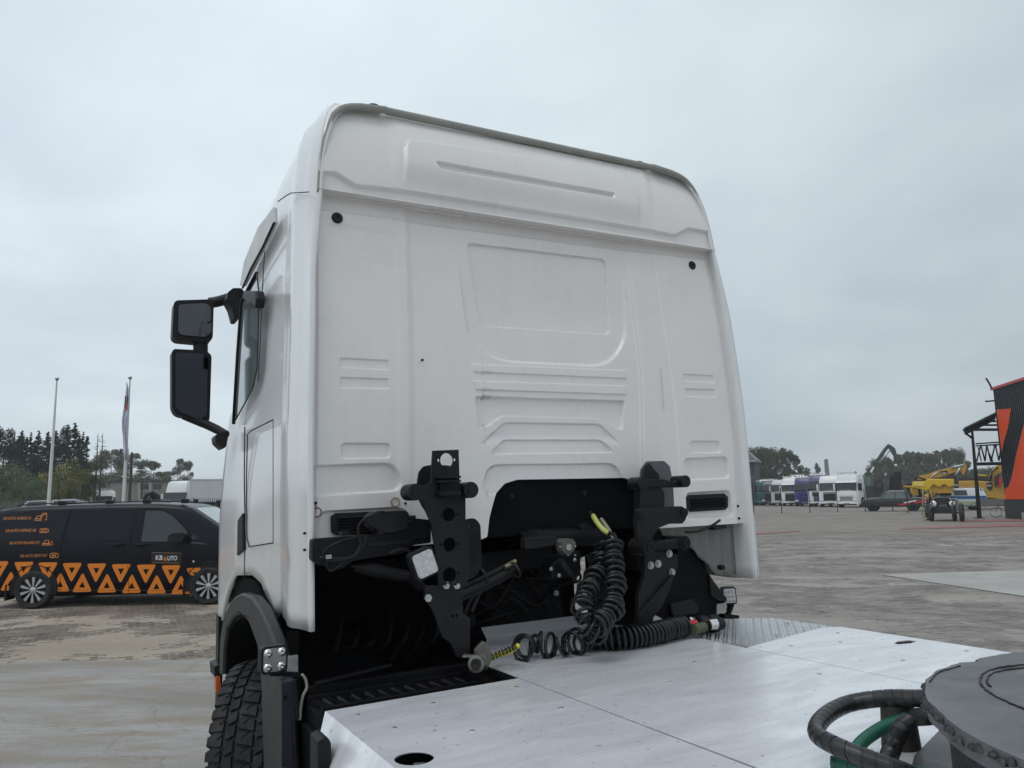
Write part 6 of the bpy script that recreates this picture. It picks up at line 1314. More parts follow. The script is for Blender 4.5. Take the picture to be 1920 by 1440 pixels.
# ================================================================== LORRIES
def lorry(px, py, yaw, cabc, label, group='lorries parked in a row', H=3.6, lowc=None, grille=(.008, .008, .009), visor=None, bar=True, body=(.05, .05, .05), W=2.5, roofc=None, gh=(.75, 1.75), bodyH=1.1, bodyL=6.0, ws=(2.05, 2.85), dist=None):
    r = place('lorry', px, py, yaw, label=label, cat='lorry', group=group)
    if dist: r.location = facing(px, dist/math.cos(math.atan((px-960)/FPX))); r.rotation_euler = (0, 0, frame_at(r.location, yaw))
    key = 'lorry_%.2f_%.2f_%.2f' % cabc; cm_ = mat(key, cabc, .3, nz=.04, coat=.4); lm = mat('lorry_%.2f_%.2f_%.2f' % lowc, lowc, .35, nz=.05, coat=.3) if lowc else cm_; rm_ = mat('lorry_%.2f_%.2f_%.2f' % roofc, roofc, .35, nz=.05) if roofc else cm_
    hw = W/2
    # cab from cross-sections: width narrows to the roof
    prof = [(.35, .06, hw-.04), (.6, 0, hw), (1.3, -.02, hw), (1.9, .0, hw), (2.9, .22, hw-.05), (H-.25, .42, hw-.12), (H-.08, .55, hw-.2), (H, .8, hw-.35)]
    mb = MB(); rows = []
    for z, y, w_ in prof:
        c = .16; rows.append([(-w_, 2.2, z), (-w_, y+c*1.6, z), (-w_+c, y+.03, z), (-w_*.4, y-.05, z), (w_*.4, y-.05, z), (w_-c, y+.03, z), (w_, y+c*1.6, z), (w_, 2.2, z)])
    n = 8; mb.add([v for q in rows for v in q], [(i*n+j, i*n+(j+1) % n, (i+1)*n+(j+1) % n, (i+1)*n+j) for i in range(len(rows)-1) for j in range(n)]+[tuple(range(n-1, -1, -1)), tuple(range((len(rows)-1)*n, len(rows)*n))])
    mb.cur = 0; o = mb.build('cab', cm_, r, 30)
    def yz(z): return float(np.interp(z, [p[0] for p in prof], [p[1] for p in prof]))
    def face(x0, x1, z0, z1, name, mt, th=.05, par=r, b=.02, out=.06): return MB().prism([Vector((x0, yz(z0)-out, z0)), Vector((x1, yz(z0)-out, z0)), Vector((x1, yz(z1)-out, z1)), Vector((x0, yz(z1)-out, z1))], (0, th, 0)).build(name, mt, par, bev=b)
    face(-hw+.12, hw-.12, ws[0], ws[1], 'windscreen', mat('lorry_glass', (.018, .024, .024), .1, nz=.1, spec=.5), .06, out=.075)
    if lowc: face(-hw+.02, hw-.02, .45, 1.9, 'lower_front', lm, .05, out=.07)
    g_ = mat('grille_%.2f_%.2f' % grille[:2], grille, .5, nz=.1); gr = face(-.72, .72, gh[0], gh[1], 'grille', g_, .04, out=.10)
    for k in range(4): z = gh[0]+(gh[1]-gh[0])*(k+.5)/4; MB().b2((-.66, yz(z)-.125, z-.02), (.66, yz(z)-.10, z+.02)).build('grille_bar', lm if k == 3 else gryst, gr)
    MB().b2((-hw+.02, -.12, .30), (hw-.02, .25, .62)).build('bumper', lm, r, bev=.05)
    MB().b2((-hw+.15, -.135, .30), (hw-.15, -.115, .42)).build('bumper_grille', dark, r); MB().b2((-hw+.12, yz(ws[0])-.10, ws[0]-.12), (hw-.12, yz(ws[0])-.05, ws[0]-.03)).build('wiper_cowl', dark, r)
    MB().b2((-.35, -.14, .35), (.35, -.11, .5)).build('number_plate', mat('plate_dark', (.12, .12, .12), .5), r)
    for s in (-1, 1):
        h_ = MB().b2((s*(hw-.12)-.22*0, -.13, .62), (s*(hw-.55), .02, .85)).build('headlight', lens, r, bev=.03)
        MB().b2((s*(hw+.12)-.09, .12, 1.95), (s*(hw+.12)+.09, .28, 2.7)).build('mirror', cm_ if s < 0 else blk, r, bev=.03)
        MB().bar((s*(hw-.1), .25, 2.65), (s*(hw+.12), .2, 2.6), .05).build('mirror_arm', blk, r)
        MB().prism([Vector((s*(hw+.003), a, b)) for a, b in ((.42, 1.95), (1.3, 1.8), (1.3, 2.7), (.62, 2.7))], (s*.01, 0, 0)).build('side_window', mat('lorry_glass', (.018, .024, .024), .1), r)
        car_wheel(r, 0, 0, .5, .3, gryst, 1, 6, .06)
        wl = bpy.data.objects[-1] if False else None
    # wheels sit crosswise: rotate their roots
    for c_ in [q for q in bpy.data.objects if q.parent == r and q.name.startswith('wheel')]: 
        pass
    ws_ = [q for q in bpy.data.objects if q.parent == r and q.name.startswith('wheel')]
    for q, s in zip(ws_, (-1, 1)): q.location = (s*(hw-.16), 1.35, .5); q.rotation_euler = (0, 0, PI/2*s)
    for s in (-1, 1): MB().lathe((s*(hw-.0), 1.35, .55), (s, 0, 0), [(.62, -.02), (.62, .012), (0, .012)], 24).build('wheel_arch', dark, r)
    if visor: MB().prism([Vector((-hw+.1, yz(ws[1])-.3, ws[1]-.06)), Vector((hw-.1, yz(ws[1])-.3, ws[1]-.06)), Vector((hw-.1, yz(ws[1]+.2)-.02, ws[1]+.16)), Vector((-hw+.1, yz(ws[1]+.2)-.02, ws[1]+.16))], (0, .04, .03)).build('sun_visor', mat('visor_%.2f' % visor[0], visor, .35), r)
    if roofc: MB().b2((-hw+.25, .75, H-.1), (hw-.25, 2.2, H+.28)).build('roof_box', rm_, r, bev=.12)
    if bar:
        MB().tube([(-hw+.25, .45, H+.05), (hw-.25, .45, H+.05)], .03, 6).build('light_bar', chrome, r)
        for k in range(6): x = -hw+.35+(W-.7)*k/5; l_ = MB().lathe((x, .42, H+.14), (0, -1, 0), [(.10, -.06), (.115, .0), (.10, .02), (0, .03)], 12).build('spot_lamp', lens, r, 60)
    if body: MB().b2((-hw+.02, 2.5, 1.05), (hw-.02, 2.5+bodyL, 1.05+bodyH)).build('load_body', mat('body_%.2f' % body[0], body, .6), r, bev=.02); MB().b2((-.5, 2.2, .6), (.5, 2.6+bodyL, 1.04)).build('chassis', dark, r); 
    return r
Wh = (.72, .73, .72)
lorry(1391, 948, -.16, (.02, .05, .045), 'dark green lorry front peeking past the white cab edge', H=3.3, bar=False, bodyL=3.0, dist=118.0)
lorry(1409, 948, -.16, Wh, 'white lorry with a dark screen, first complete one from the left of the right-hand row', H=3.25, lowc=Wh, bodyL=3.0, dist=115.2)
lorry(1426, 947, -.16, (.03, .20, .15), 'green lorry with a white roof box', H=3.3, roofc=Wh, grille=(.02, .16, .12), bodyL=3.0, dist=112.6)
lorry(1444, 948, -.16, (.035, .04, .06), 'dark navy lorry between the green and the pale one', H=3.5, bar=True, grille=(.015, .015, .04), bodyL=3.0, dist=109.9)
lorry(1463, 947, -.16, (.45, .48, .46), 'pale grey lorry with a big dark windscreen', H=3.55, bar=False, bodyL=3.0, dist=107.0)
lorry(1483, 948.5, -.16, Wh, 'white lorry with a wide black grille and a light bar', H=3.75, grille=(.01, .01, .011), gh=(.65, 1.75), visor=Wh, bodyL=3.0, dist=103.9)
lorry(1508, 948.5, -.16, (.010, .025, .12), 'bright blue lorry with grey roof lamps', H=3.7, grille=(.02, .03, .2), bodyL=3.0, dist=100.1)
lorry(1535, 950, -.16, (.065, .07, .16), 'lorry with violet-blue roof and white lower front', H=3.9, lowc=Wh, ws=(2.15, 3.1), gh=(1.3, 1.85), bodyL=3.0, dist=96.0)
lorry(1556, 948, -.16, Wh, 'plain white lorry half hidden behind the large white one', H=3.7, bar=False, bodyL=3.0, dist=92.8)
lorry(1587, 951.5, -.38, Wh, 'large white lorry nearest the pickup, lamps on its roof', H=3.8, visor=Wh, W=2.55, body=(.06, .055, .05), bodyH=1.3, gh=(.8, 1.35), grille=(.45, .45, .45), dist=88.0)
lorry(1428, 944, -.16, Wh, 'white high lorry roof rising behind the green lorry', group='lorries in the second row', H=3.9, bar=False, bodyL=3.0, dist=126.3)
lorry(1497, 944.5, -.16, Wh, 'white lorry roof behind the black-grilled white lorry', group='lorries in the second row', H=4.2, bar=True, bodyL=3.0, dist=115.8)
# left side lorries behind the fence
lorry(192, 0, -.15, Wh, 'white lorry cab roof behind the fence below the flag', group='lorries behind the left fence', H=3.55, dist=98, bar=True)
wt = lorry(327, 0, -.55, Wh, 'white high-cab lorry in front of the white box trailer', group='lorries behind the left fence', H=3.95, dist=74, bar=False, body=None)
P = facing(385, 78); r = empty('box_trailer', P, frame_at(P)+.1, label='white box trailer behind the high-cab lorry, next to the white cab door', cat='trailer'); t = Tracer(r); a, b = t(357, 899), t(450, 899)
tm = mat('trailer_white', (.62, .63, .66), .45, nz=.04, ns=1.5); MB().b2((a.x, 0, 1.0), (b.x, 2.5, a.z)).build('box', tm, r, bev=.02)
for k in range(4): x = a.x+(b.x-a.x)*k/3; MB().b2((x-.03, -.03, 1.0), (x+.03, 0, a.z)).build('post', tm, r)
MB().b2((a.x, -.03, a.z-.08), (b.x, 2.53, a.z+.03)).build('top_rail', alu, r); MB().b2((a.x+.5, .2, .5), (b.x, 2.3, 1.0)).build('chassis', dark, r)
for px, ty, c_, lab in ((118, 936, (.35, .36, .38), 'low grey vehicle roof behind the fence left of the flag'), (70, 938, (.3, .32, .34), 'pale roof of a vehicle at the fence near the bare flagpole'), (280, 935, (.06, .06, .06), 'dark machine roof behind the fence in front of the building')):
    P = facing(px, 64); r = empty('parked_vehicle', P, frame_at(P, .1), label=lab, cat='vehicle', group='vehicles behind the fence'); t = Tracer(r); z = t(px, ty).z
    bb_, _i = loft_vehicle('body', [-2.2, -2.0, -1.2, -.5, .8, 1.6, 2.2, 2.35], [(-2.2, .7), (-2, .95), (-1.2, 1.05), (-.5, z-.05), (.8, z), (1.6, z-.2), (2.2, 1.2), (2.35, .9)], 1.8, mat('car_%.2f' % c_[0], c_, .35, coat=.3), r, belt=1.05, tum=.25)
    MB().prism([Vector((-1.0, .0, 1.12)), Vector((-.5, .10, z-.12)), Vector((.75, .10, z-.10)), Vector((1.5, 0, 1.12))], (0, .03, 0)).build('side_window', glassd, r)
    for x in (-1.4, 1.4): car_wheel(r, x, .1, .34, .22, alu, -1, 5, .05)
P = facing(289, 60); r = empty('log_grapple', P, frame_at(P), label='black rounded grapple standing up behind the fence beside the flat building', cat='grapple'); t = Tracer(r)
t.line([(270, 940), (275, 928), (286, 924), (296, 930), (299, 942)], 0, .14, 'grapple_arm', blk, r, 10); t.line([(278, 940), (283, 931), (290, 932), (294, 942)], .3, .12, 'grapple_claw', blk, r, 8); t.line([(285, 925), (284, 1000)], .1, .12, 'stem', blk, r, 8)
P = facing(412, 30); r = empty('parked_car', P, frame_at(P, .4), label='sliver of a white car with a red tail lamp beside the cab door', cat='car'); t = Tracer(r)
bb_, _i = loft_vehicle('body', [-1.5, -1.4, -1, 0, 1.5, 2.6, 2.8], [(-1.5, .8), (-1.4, 1.05), (-1, 1.4), (0, 1.5), (1.5, 1.45), (2.6, 1.0), (2.8, .7)], 1.75, white_side, r, belt=.95, tum=.25)
a = t(411, 972); MB().box((-1.42, -.01, .9), (.25, .06, .2)).build('tail_lamp', redm, r, bev=.02)
r.location = facing(428, 30)
for x in (-.8, 1.8): car_wheel(r, x, .1, .32, .22, alu, -1, 5, .05)

# ================================================================== RIGHT BACKGROUND
# posts along the yard edge
posts = [(1414, 964, 905), (1466, 962.3, 914), (1519, 960.8, 914), (1571, 959.5, 916), (1623, 958.2, 916), (1674, 957.5, 916), (1703, 961, 921), (1780, 956, 915)]
names = ['leftmost, in front of the green lorry', 'in front of the white black-grilled lorry', 'in front of the blue lorry', 'in front of the large white lorry front', 'between the large white lorry and the pickup', 'in front of the pickup doors', 'in front of the yellow hopper machine', 'in front of the striped van']
for (px, py, ty), nm_ in zip(posts, names):
    r = place('fence_post', px, py, label='thin black fence post '+nm_, cat='post', group='thin posts along the yard edge'); t = Tracer(r); z = t(px, ty).z
    MB().b2((-.035, -.035, 0), (.035, .035, z)).build('post', blk, r, bev=.005); MB().b2((-.12, -.12, 0), (.12, .12, .03)).build('foot', blk, r)
# grey gabled shed
P = facing(1398, 118); r = empty('grey_shed', P, frame_at(P)-.1, label='dark grey shed with a pale metal roof just right of the white cab', cat='building'); t = Tracer(r)
t.poly([(1370, 864), (1415, 864), (1415, 960), (1370, 960)], 0, 8, 'wall', mat('shed_wall', (.055, .06, .07), .7, nz=.1), r)
t.poly([(1370, 843), (1396, 843), (1418, 862), (1418, 865), (1370, 865)], -.5, 9, 'roof', mat('shed_roof', (.17, .175, .18), .5, nz=.08), r); t.poly([(1370, 842), (1396, 842), (1396, 844), (1370, 844)], -.6, .3, 'ridge', gryst, r); t.poly([(1370, 863), (1418.5, 863), (1418.5, 866), (1370, 866)], -.7, .2, 'gutter', mat('gutter_pale', (.3, .31, .32), .5), r)
t.poly([(1396, 884), (1400, 882), (1409, 900), (1404, 900)], -.2, .1, 'chute', mat('gutter_pale', (.3, .31, .32), .5), r)
# chimney far away
P = facing(1554, 320); r = empty('chimney', P, frame_at(P), label='single thin dark chimney above the far woods', cat='chimney'); t = Tracer(r); MB().cyl((0, 0, 0), (0, 0, t(1553, 861).z), 1.0, .7, 16).build('stack', mat('chimney_grey', (.16, .165, .175), .8), r, 60)
g3 = 'hazy trees beyond the lorry row'
for i, (px, ty, wd, k) in enumerate([(1412, 850, 1.1, 0), (1424, 845, 1.2, 2), (1438, 842, 1.2, 0), (1448, 846, 1.1, 2), (1461, 850, .8, 1), (1474, 842, .9, 1), (1484, 848, 1.0, 0), (1494, 856, 1.0, 0), (1503, 876, 1.2, 1), (1516, 878, 1.0, 1), (1536, 870, .8, 1)]):
    tree(('FT', k), px, ty, 175 if i < 8 else 215, [ORD[i]+' tree from the left in the clump right of the grey shed' for i in range(8)][i] if i < 8 else ['low tree touching the right end of the clump', 'low tree halfway between the clump and the lone tree', 'small lone tree left of the chimney'][i-8], g3, 'broadleaf_tree', wd)
for i, px in enumerate(range(1630, 1835, 9)):
    ty = float(np.interp(px, [1630, 1645, 1660, 1680, 1695, 1710, 1730, 1750, 1770, 1790, 1805, 1815, 1830], [888, 862, 856, 864, 852, 846, 852, 850, 845, 842, 848, 862, 878]))+random.uniform(-2, 5)
    tree(('FT', random.choice([0, 1, 1, 2])), px+random.uniform(-2, 2), ty, 190+random.uniform(-12, 18), ORD[i]+' slender tree from the left in the hazy row behind the excavators', g3, 'broadleaf_tree', random.uniform(.7, 1.0))
for i, px in enumerate(range(1840, 1935, 14)): tree(('FT', 2), px, 880+random.uniform(-3, 3), 230, ORD[i]+' low hazy tree from the left seen under the canopy', g3, 'broadleaf_tree', 1.3)
# far wood as one mass
C = []; S = []
def woods(px0, px1, dist, tyf, n, sz):
    pxs = rng.uniform(px0, px1, n); out_ = []
    for p in pxs:
        hz = 931-(p-960)*.0177; H = (hz-tyf(p))*dist/FPX+CAMH; q = facing(p, dist/math.cos(math.atan((p-960)/FPX))+random.uniform(-8, 30)); z = random.random()**.75*H*(.82+.30*mnoise.noise(Vector((p*.045, dist, 0)))+.22*mnoise.noise(Vector((p*.21, dist, 3)))); out_.append((q.x, q.y, z))
    return np.array(out_), rng.uniform(.6, 1.3, n)*sz
for args in ((1490, 1720, 420, lambda p: 888+3*math.sin(p*.05), 9000, 1.0), (1380, 1500, 420, lambda p: 900, 3000, 1.0), (1800, 2100, 400, lambda p: 888, 7000, 1.0), (-300, 460, 300, lambda p: 915, 9000, .8), (460, 1400, 420, lambda p: 898, 12000, 1.2)):
    a, b = woods(*args); C.append(a); S.append(b)
C = np.concatenate(C); S = np.concatenate(S); me = tris_mesh('far_woods', C, None, S, rng.random(len(C)), farleaf); o = link('far_woods', me); tag(o, 'distant hazy woodland closing the horizon', 'woodland', kind='stuff')
# ---- timber-handler crane with black grab
P = G(1640, 950); P = facing(1640, 100); r = empty('loader_crane', P, frame_at(P), label='dark green loader crane bent over with a black grab behind the lorry and pickup', cat='crane'); t = Tracer(r); gm = mat('crane_green', (.035, .07, .055), .45, nz=.1)
t.poly([(1626, 893), (1633, 893), (1662, 845), (1669, 838), (1665, 832), (1656, 842), (1627, 885)], 0, .5, 'boom', gm, bev=.03)
t.poly([(1663, 835), (1668, 833), (1678, 840), (1682, 852), (1684, 888), (1677, 888), (1675, 855), (1670, 847)], .05, .4, 'jib', gm, bev=.03)
t.line([(1648, 868), (1668, 845)], -.1, .12, 'ram', steel); t.poly([(1637, 874), (1640, 877), (1634, 887), (1631, 884)], -.06, .06, 'white_mark', wtx); t.poly([(1677, 870), (1682, 870), (1682, 874), (1677, 874)], -.02, .07, 'white_mark', wtx)
t.poly([(1674, 886), (1690, 884), (1691, 920), (1674, 920)], -.2, .9, 'grab', blk, bev=.05); t.poly([(1668, 892), (1676, 892), (1676, 918), (1667, 918)], .0, .8, 'grab_jaw', blk, bev=.05); t.line([(1630, 893), (1632, 960)], .3, .5, 'column', gm, None, 10)
V, F = textmesh('ATLAS', 1, 0, bold=.02)
# tipper body beside it
t.poly([(1626, 915), (1656, 915), (1656, 933), (1626, 933)], .8, 2.4, 'load_body', mat('tipper_dark', (.035, .032, .032), .6)); t.line([(1628, 912), (1652, 900), (1655, 915)], .6, .08, 'frame', gryst); t.poly([(1632, 900), (1652, 900), (1652, 912), (1632, 914)], 1.2, 1.0, 'scrap_load', mat('scrap_grey', (.12, .12, .12), .7, nz=.5, ns=3))
# ---- pickup
P = G(1637, 959); r = empty('pickup', P, frame_at(P, -.12), label='black pickup truck with a red graphic along its side', cat='pickup truck'); t = Tracer(r)
pkm = mat('pickup_black', (.009, .0095, .011), .25, nz=.05, coat=.6)
# local x from front (left, x=-.8) to rear
hp = [(-.85, .85), (-.8, 1.08), (-.4, 1.18), (.65, 1.25), (1.15, 1.76), (1.5, 1.86), (2.5, 1.86), (2.95, 1.74), (3.15, 1.26), (4.4, 1.24), (4.45, .95)]
bb_, pin = loft_vehicle('body', sorted([-.85, -.8, -.4, .1, .55, .85, 1.15, 1.5, 2, 2.5, 2.95, 3.15, 3.8, 4.4, 4.45]), hp, 1.9, pkm, r, zb=.4, belt=1.12, tum=.3)
MB().prism([Vector((.80, .02, 1.16)), Vector((1.3, .13, 1.62)), Vector((1.85, .15, 1.66)), Vector((1.85, .02, 1.16))], (0, .03, 0)).build('side_window', mat('pickup_glass', (.10, .125, .125), .08), r); MB().prism([Vector((1.95, .02, 1.16)), Vector((1.95, .15, 1.66)), Vector((2.5, .14, 1.64)), Vector((2.9, .02, 1.16))], (0, .03, 0)).build('side_window', mat('pickup_glass', (.10, .125, .125), .08), r)
mb = MB(); mb.prism([Vector((.60, .25, 1.19)), Vector((.60, 1.65, 1.19)), Vector((1.14, 1.5, 1.68)), Vector((1.14, .4, 1.68))], (-.02, 0, .03)); mb.build('windscreen', mat('windscreen_glass', (.2, .26, .25), .05), r)
MB().prism([Vector((2.0, -.012, .62)), Vector((3.2, -.012, .78)), Vector((4.35, -.012, 1.08)), Vector((4.4, -.012, .98)), (Vector((3.9, -.012, .75))), Vector((2.3, -.012, .52))], (0, .01, 0)).build('red_graphic', redm, r)
MB().prism([Vector((2.5, -.018, .78)), Vector((3.5, -.018, .98)), Vector((3.6, -.018, .90)), Vector((2.6, -.018, .70))], (0, .01, 0)).build('white_graphic', wtx, r)
for x in (0, 3.25):
    for y in (.1, 1.8): car_wheel(r, x, y, .39, .26, gryst, -1 if y < 1 else 1, 6, .06)
    MB().lathe((x, -.004, .42), (0, 1, 0), [(.47, 0), (.47, .02), (0, .02)], 24).build('wheel_arch', dark, r)
MB().b2((-.90, .1, .35), (-.80, 1.8, .6)).build('bumper', gryst, r, bev=.03); MB().b2((-.87, .5, .65), (-.82, 1.4, .95)).build('grille', blk, r); 
for y in (.12, 1.55): MB().b2((-.88, y, .72), (-.6, y+.25, .92)).build('headlight', lens, r, bev=.03)
MB().b2((-.92, .7, .45), (-.89, 1.2, .55)).build('number_plate', wtx, r)
MB().tube([(3.0, .2, 1.16), (3.1, .2, 1.55), (3.1, 1.7, 1.55), (3.0, 1.7, 1.16)], .04, 8).build('roll_bar', blk, r)
# ---- striped van
P = G(1745, 957.5); r = empty('striped_van', P, frame_at(P, .10), label='white minibus with blue and beige stripes and an amber beacon, behind the vintage vehicle', cat='van')
svw = mat('minibus_white', (.62, .66, .66), .3, nz=.05, coat=.4)
hv = [(-.55, .7), (-.5, .95), (-.2, 1.12), (.45, 1.32), (1.2, 1.85), (1.6, 1.93), (3.9, 1.93), (4.25, 1.85), (4.42, 1.4), (4.45, .8)]
bb_, sin_ = loft_vehicle('body', [-.55, -.5, -.2, .1, .45, .8, 1.2, 1.6, 2.4, 3.2, 3.9, 4.25, 4.42, 4.45], hv, 1.9, svw, r, zb=.3, belt=1.25, tum=.2)
def band(x0, x1, z0, z1, nm_, mt): MB().prism([Vector((x0, -.006, z0)), Vector((x1, -.006, z0)), Vector((x1, -.006, z1)), Vector((x0, -.006, z1))], (0, .01, 0)).build(nm_, mt, r)
band(.9, 4.40, .98, 1.25, 'blue_stripe', mat('stripe_blue', (.03, .12, .27), .4)); band(1.1, 4.40, .46, .78, 'beige_stripe', mat('stripe_beige', (.40, .42, .28), .5)); band(1.0, 3.6, .34, .46, 'green_stripe', mat('stripe_green', (.08, .22, .22), .5))
MB().prism([Vector((4.30, 0.02, .98)), Vector((4.47, .1, .98)), Vector((4.45, .1, 1.6)), Vector((4.0, .1, 1.9)), Vector((4.0, .1, 1.7))], (0, .05, 0)).build('rear_corner', MATS['stripe_blue'], r)
for P4 in ([(.75, 1.30), (1.25, 1.74), (1.75, 1.76), (1.75, 1.30)], [(1.98, 1.30), (1.92, 1.76), (2.95, 1.76), (3.0, 1.30)]): MB().prism([Vector((a, sin_(b)-.008, b)) for a, b in P4], (0, .03, 0)).build('window', glassd, r)
mb = MB(); mb.prism([Vector((.5, .25, 1.36)), Vector((.5, 1.65, 1.36)), Vector((1.18, 1.45, 1.86)), Vector((1.18, .45, 1.86))], (-.02, 0, .03)); mb.build('windscreen', MATS['windscreen_glass'], r)
for x in (.35, 3.45):
    for y in (.1, 1.8): car_wheel(r, x, y, .34, .22, gryst, -1 if y < 1 else 1, 6, .05)
    MB().lathe((x, -.009, .36), (0, 1, 0), [(.42, 0), (.42, .02), (0, .02)], 24).build('wheel_arch', dark, r)
MB().lathe((1.25, .95, 1.93), (0, 0, 1), [(.12, 0), (.12, .08), (.06, .14), (0, .15)], 14).build('beacon', yel, r, 40)
for x in (1.6, 2.4, 3.2, 3.8): MB().b2((x, .2, 1.96), (x+.35, .4, 2.03)).build('roof_rack', alu, r, bev=.01)
MB().b2((-.6, .2, .35), (-.5, 1.7, .6)).build('bumper', gryst, r, bev=.03)
for y in (.1, 1.5): MB().b2((-.52, y, .72), (-.1, y+.3, .95)).build('headlight', lens, r, bev=.03)
# ---- excavators and the yellow hopper machine
catb = mat('panel_black', (.012, .012, .012), .5); cy = mat('machine_yellow', (.50, .28, .03), .5, nz=.15, ns=2, dirt=(.2, .14, .08), dirtamt=.5, dscale=2); cy2 = mat('bright_machine_yellow', (.66, .42, .015), .45, nz=.08, ns=2)
def sign3(t, s, px, py, w_, y, mt=wtx, parent=None, hgt=None):
    V, F = textmesh(s, 1, 0, bold=.03); a, b = t(px, py, y), t(px+w_, py, y); x0 = min(v.x for v in V); x1 = max(v.x for v in V); k = (b.x-a.x)/(x1-x0); y0 = min(v.y for v in V)
    kz = k if not hgt else hgt/(max(v.y for v in V)-y0); me = MB(); me.add([Vector((a.x+(v.x-x0)*k, y, a.z+(v.y-y0)*kz)) for v in V], F); me.build('lettering', mt, parent or t.root)
P = facing(1830, 84); r = empty('excavator', P, frame_at(P), label='yellow tracked excavator seen side-on behind the canopy post, its boom at the right', cat='excavator', group='yellow excavators'); t = Tracer(r)
t.poly([(1790, 902), (1826, 901), (1880, 905), (1886, 930), (1880, 936), (1800, 930), (1790, 920)], 0, 2.8, 'upper_body', cy, bev=.08)
t.poly([(1797, 896), (1845, 896), (1846, 902), (1795, 902)], .2, 2.4, 'engine_hood', mat('hood_maroon', (.035, .02, .022), .6), bev=.05)
t.poly([(1833, 892), (1852, 893), (1854, 903), (1833, 903)], .5, 1.2, 'cab', glassd, bev=.05); t.line([(1834, 891), (1852, 893)], .5, .12, 'cab_roof', cy)
t.poly([(1858, 902), (1856, 888), (1866, 874), (1878, 868), (1890, 872), (1890, 884), (1878, 884), (1868, 892), (1866, 903)], .3, .8, 'boom', cy, bev=.05)
t.line([(1856, 905), (1860, 885), (1872, 876)], .1, .08, 'hydraulic_line', gryst)
t.poly([(1850, 905), (1861, 904), (1861, 917), (1856, 920), (1850, 915)], -.06, .06, 'badge_panel', catb); sign3(t, 'CAT', 1851, 912, 8.5, -.08)
t.poly([(1788, 902), (1797, 902), (1797, 918), (1788, 918)], -.06, .06, 'badge_panel', catb); sign3(t, 'CAT', 1788.6, 911, 8, -.08)
tr_ = t.poly([(1795, 934), (1880, 932), (1888, 938), (1888, 944), (1880, 947), (1800, 947), (1792, 941)], .1, .7, 'track', mat('track_dark', (.05, .047, .045), .8, nz=.4, ns=3), bev=.05)
t.poly([(1795, 934), (1880, 932), (1888, 938), (1880, 947), (1800, 947)], 2.1, .7, 'track', MATS['track_dark'], bev=.05)
for k in range(14): p = t(1800+6*k, 946, .05); MB().b2((p.x-.12, .04, p.z-.08), (p.x+.12, .2, p.z+.05)).build('track_shoe', gryst, tr_)
t.poly([(1868, 932), (1890, 933), (1890, 938), (1868, 937)], -.1, .4, 'step', cy)
t.poly([(1864, 893), (1872, 888), (1876, 895), (1872, 908), (1864, 912)], -.3, .4, 'bucket', mat('bucket_dark', (.06, .02, .025), .6), bev=.04); t.poly([(1873, 896), (1878, 894), (1878, 912), (1873, 913)], -.5, .3, 'red_hose_drum', redm, bev=.03)
P = facing(1770, 96); r = empty('excavator', P, frame_at(P), label='yellow excavator whose long lowered boom rises above the hopper machine', cat='excavator', group='yellow excavators'); t = Tracer(r)
t.poly([(1720, 899), (1722, 892), (1740, 889), (1752, 884), (1795, 873), (1806, 869), (1812, 871), (1812, 880), (1806, 892), (1802, 884), (1790, 886), (1770, 893), (1742, 899)], 0, .9, 'boom', cy, bev=.05); t.line([(1783, 877), (1807, 871)], -.1, .10, 'hydraulic_line', alu); t.poly([(1762, 884), (1776, 882), (1777, 888), (1766, 890)], -.06, .06, 'badge_panel', catb); sign3(t, 'CAT', 1766, 889, 9, -.09)
t.poly([(1774, 890), (1790, 886), (1794, 896), (1776, 897)], .1, .6, 'linkage', mat('bucket_dark', (.06, .02, .025), .6)); t.line([(1790, 892), (1796, 885), (1800, 876)], -.1, .12, 'ram', steel); t.line([(1746, 900), (1748, 892), (1758, 885)], -.1, .07, 'hydraulic_line', alu)
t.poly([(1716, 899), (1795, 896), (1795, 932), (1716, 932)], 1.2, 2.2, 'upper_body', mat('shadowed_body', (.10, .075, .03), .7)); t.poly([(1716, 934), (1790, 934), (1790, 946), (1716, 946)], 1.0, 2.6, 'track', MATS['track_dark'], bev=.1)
P = facing(1745, 78); r = empty('hopper_machine', P, frame_at(P), label='bright yellow hopper screening machine behind the striped minibus', cat='machine'); t = Tracer(r)
t.poly([(1710, 903), (1736, 902), (1739, 898), (1789, 898), (1789, 910), (1780, 914), (1770, 908), (1762, 914), (1750, 909), (1740, 920), (1710, 914)], 0, 3.0, 'hopper', cy2, bev=.08)
t.poly([(1712, 904), (1732, 903), (1733, 912), (1712, 911)], -.08, .1, 'hopper_panel', mat('pale_yellow', (.75, .58, .12), .5)); 
t.poly([(1740, 912), (1789, 910), (1786, 925), (1745, 925)], .2, 2.4, 'lower_hopper', cy, bev=.06); t.poly([(1706, 915), (1722, 915), (1722, 930), (1708, 928)], .2, 1.5, 'engine_box', cy, bev=.06)
t.line([(1694, 912), (1745, 914), (1750, 924)], .4, .14, 'conveyor', cy, None, 8); t.poly([(1694, 909), (1712, 906), (1712, 911), (1694, 914)], .3, 1.8, 'platform', gryst)
for px in (1703, 1722, 1745): t.line([(px, 914), (px, 952)], .6, .12, 'leg', mat('leg_dark', (.05, .045, .035), .6), None, 8)
t.line([(1739, 925), (1737, 952)], -.2, .11, 'leg', cy, None, 8); t.poly([(1722, 925), (1748, 925), (1748, 948), (1722, 948)], .9, 1.6, 'undercarriage', MATS['track_dark'])
t.line([(1715, 900), (1722, 895), (1735, 899)], .8, .08, 'hand_rail', gryst); t.line([(1743, 916), (1752, 948)], -.1, .06, 'ladder', cy)
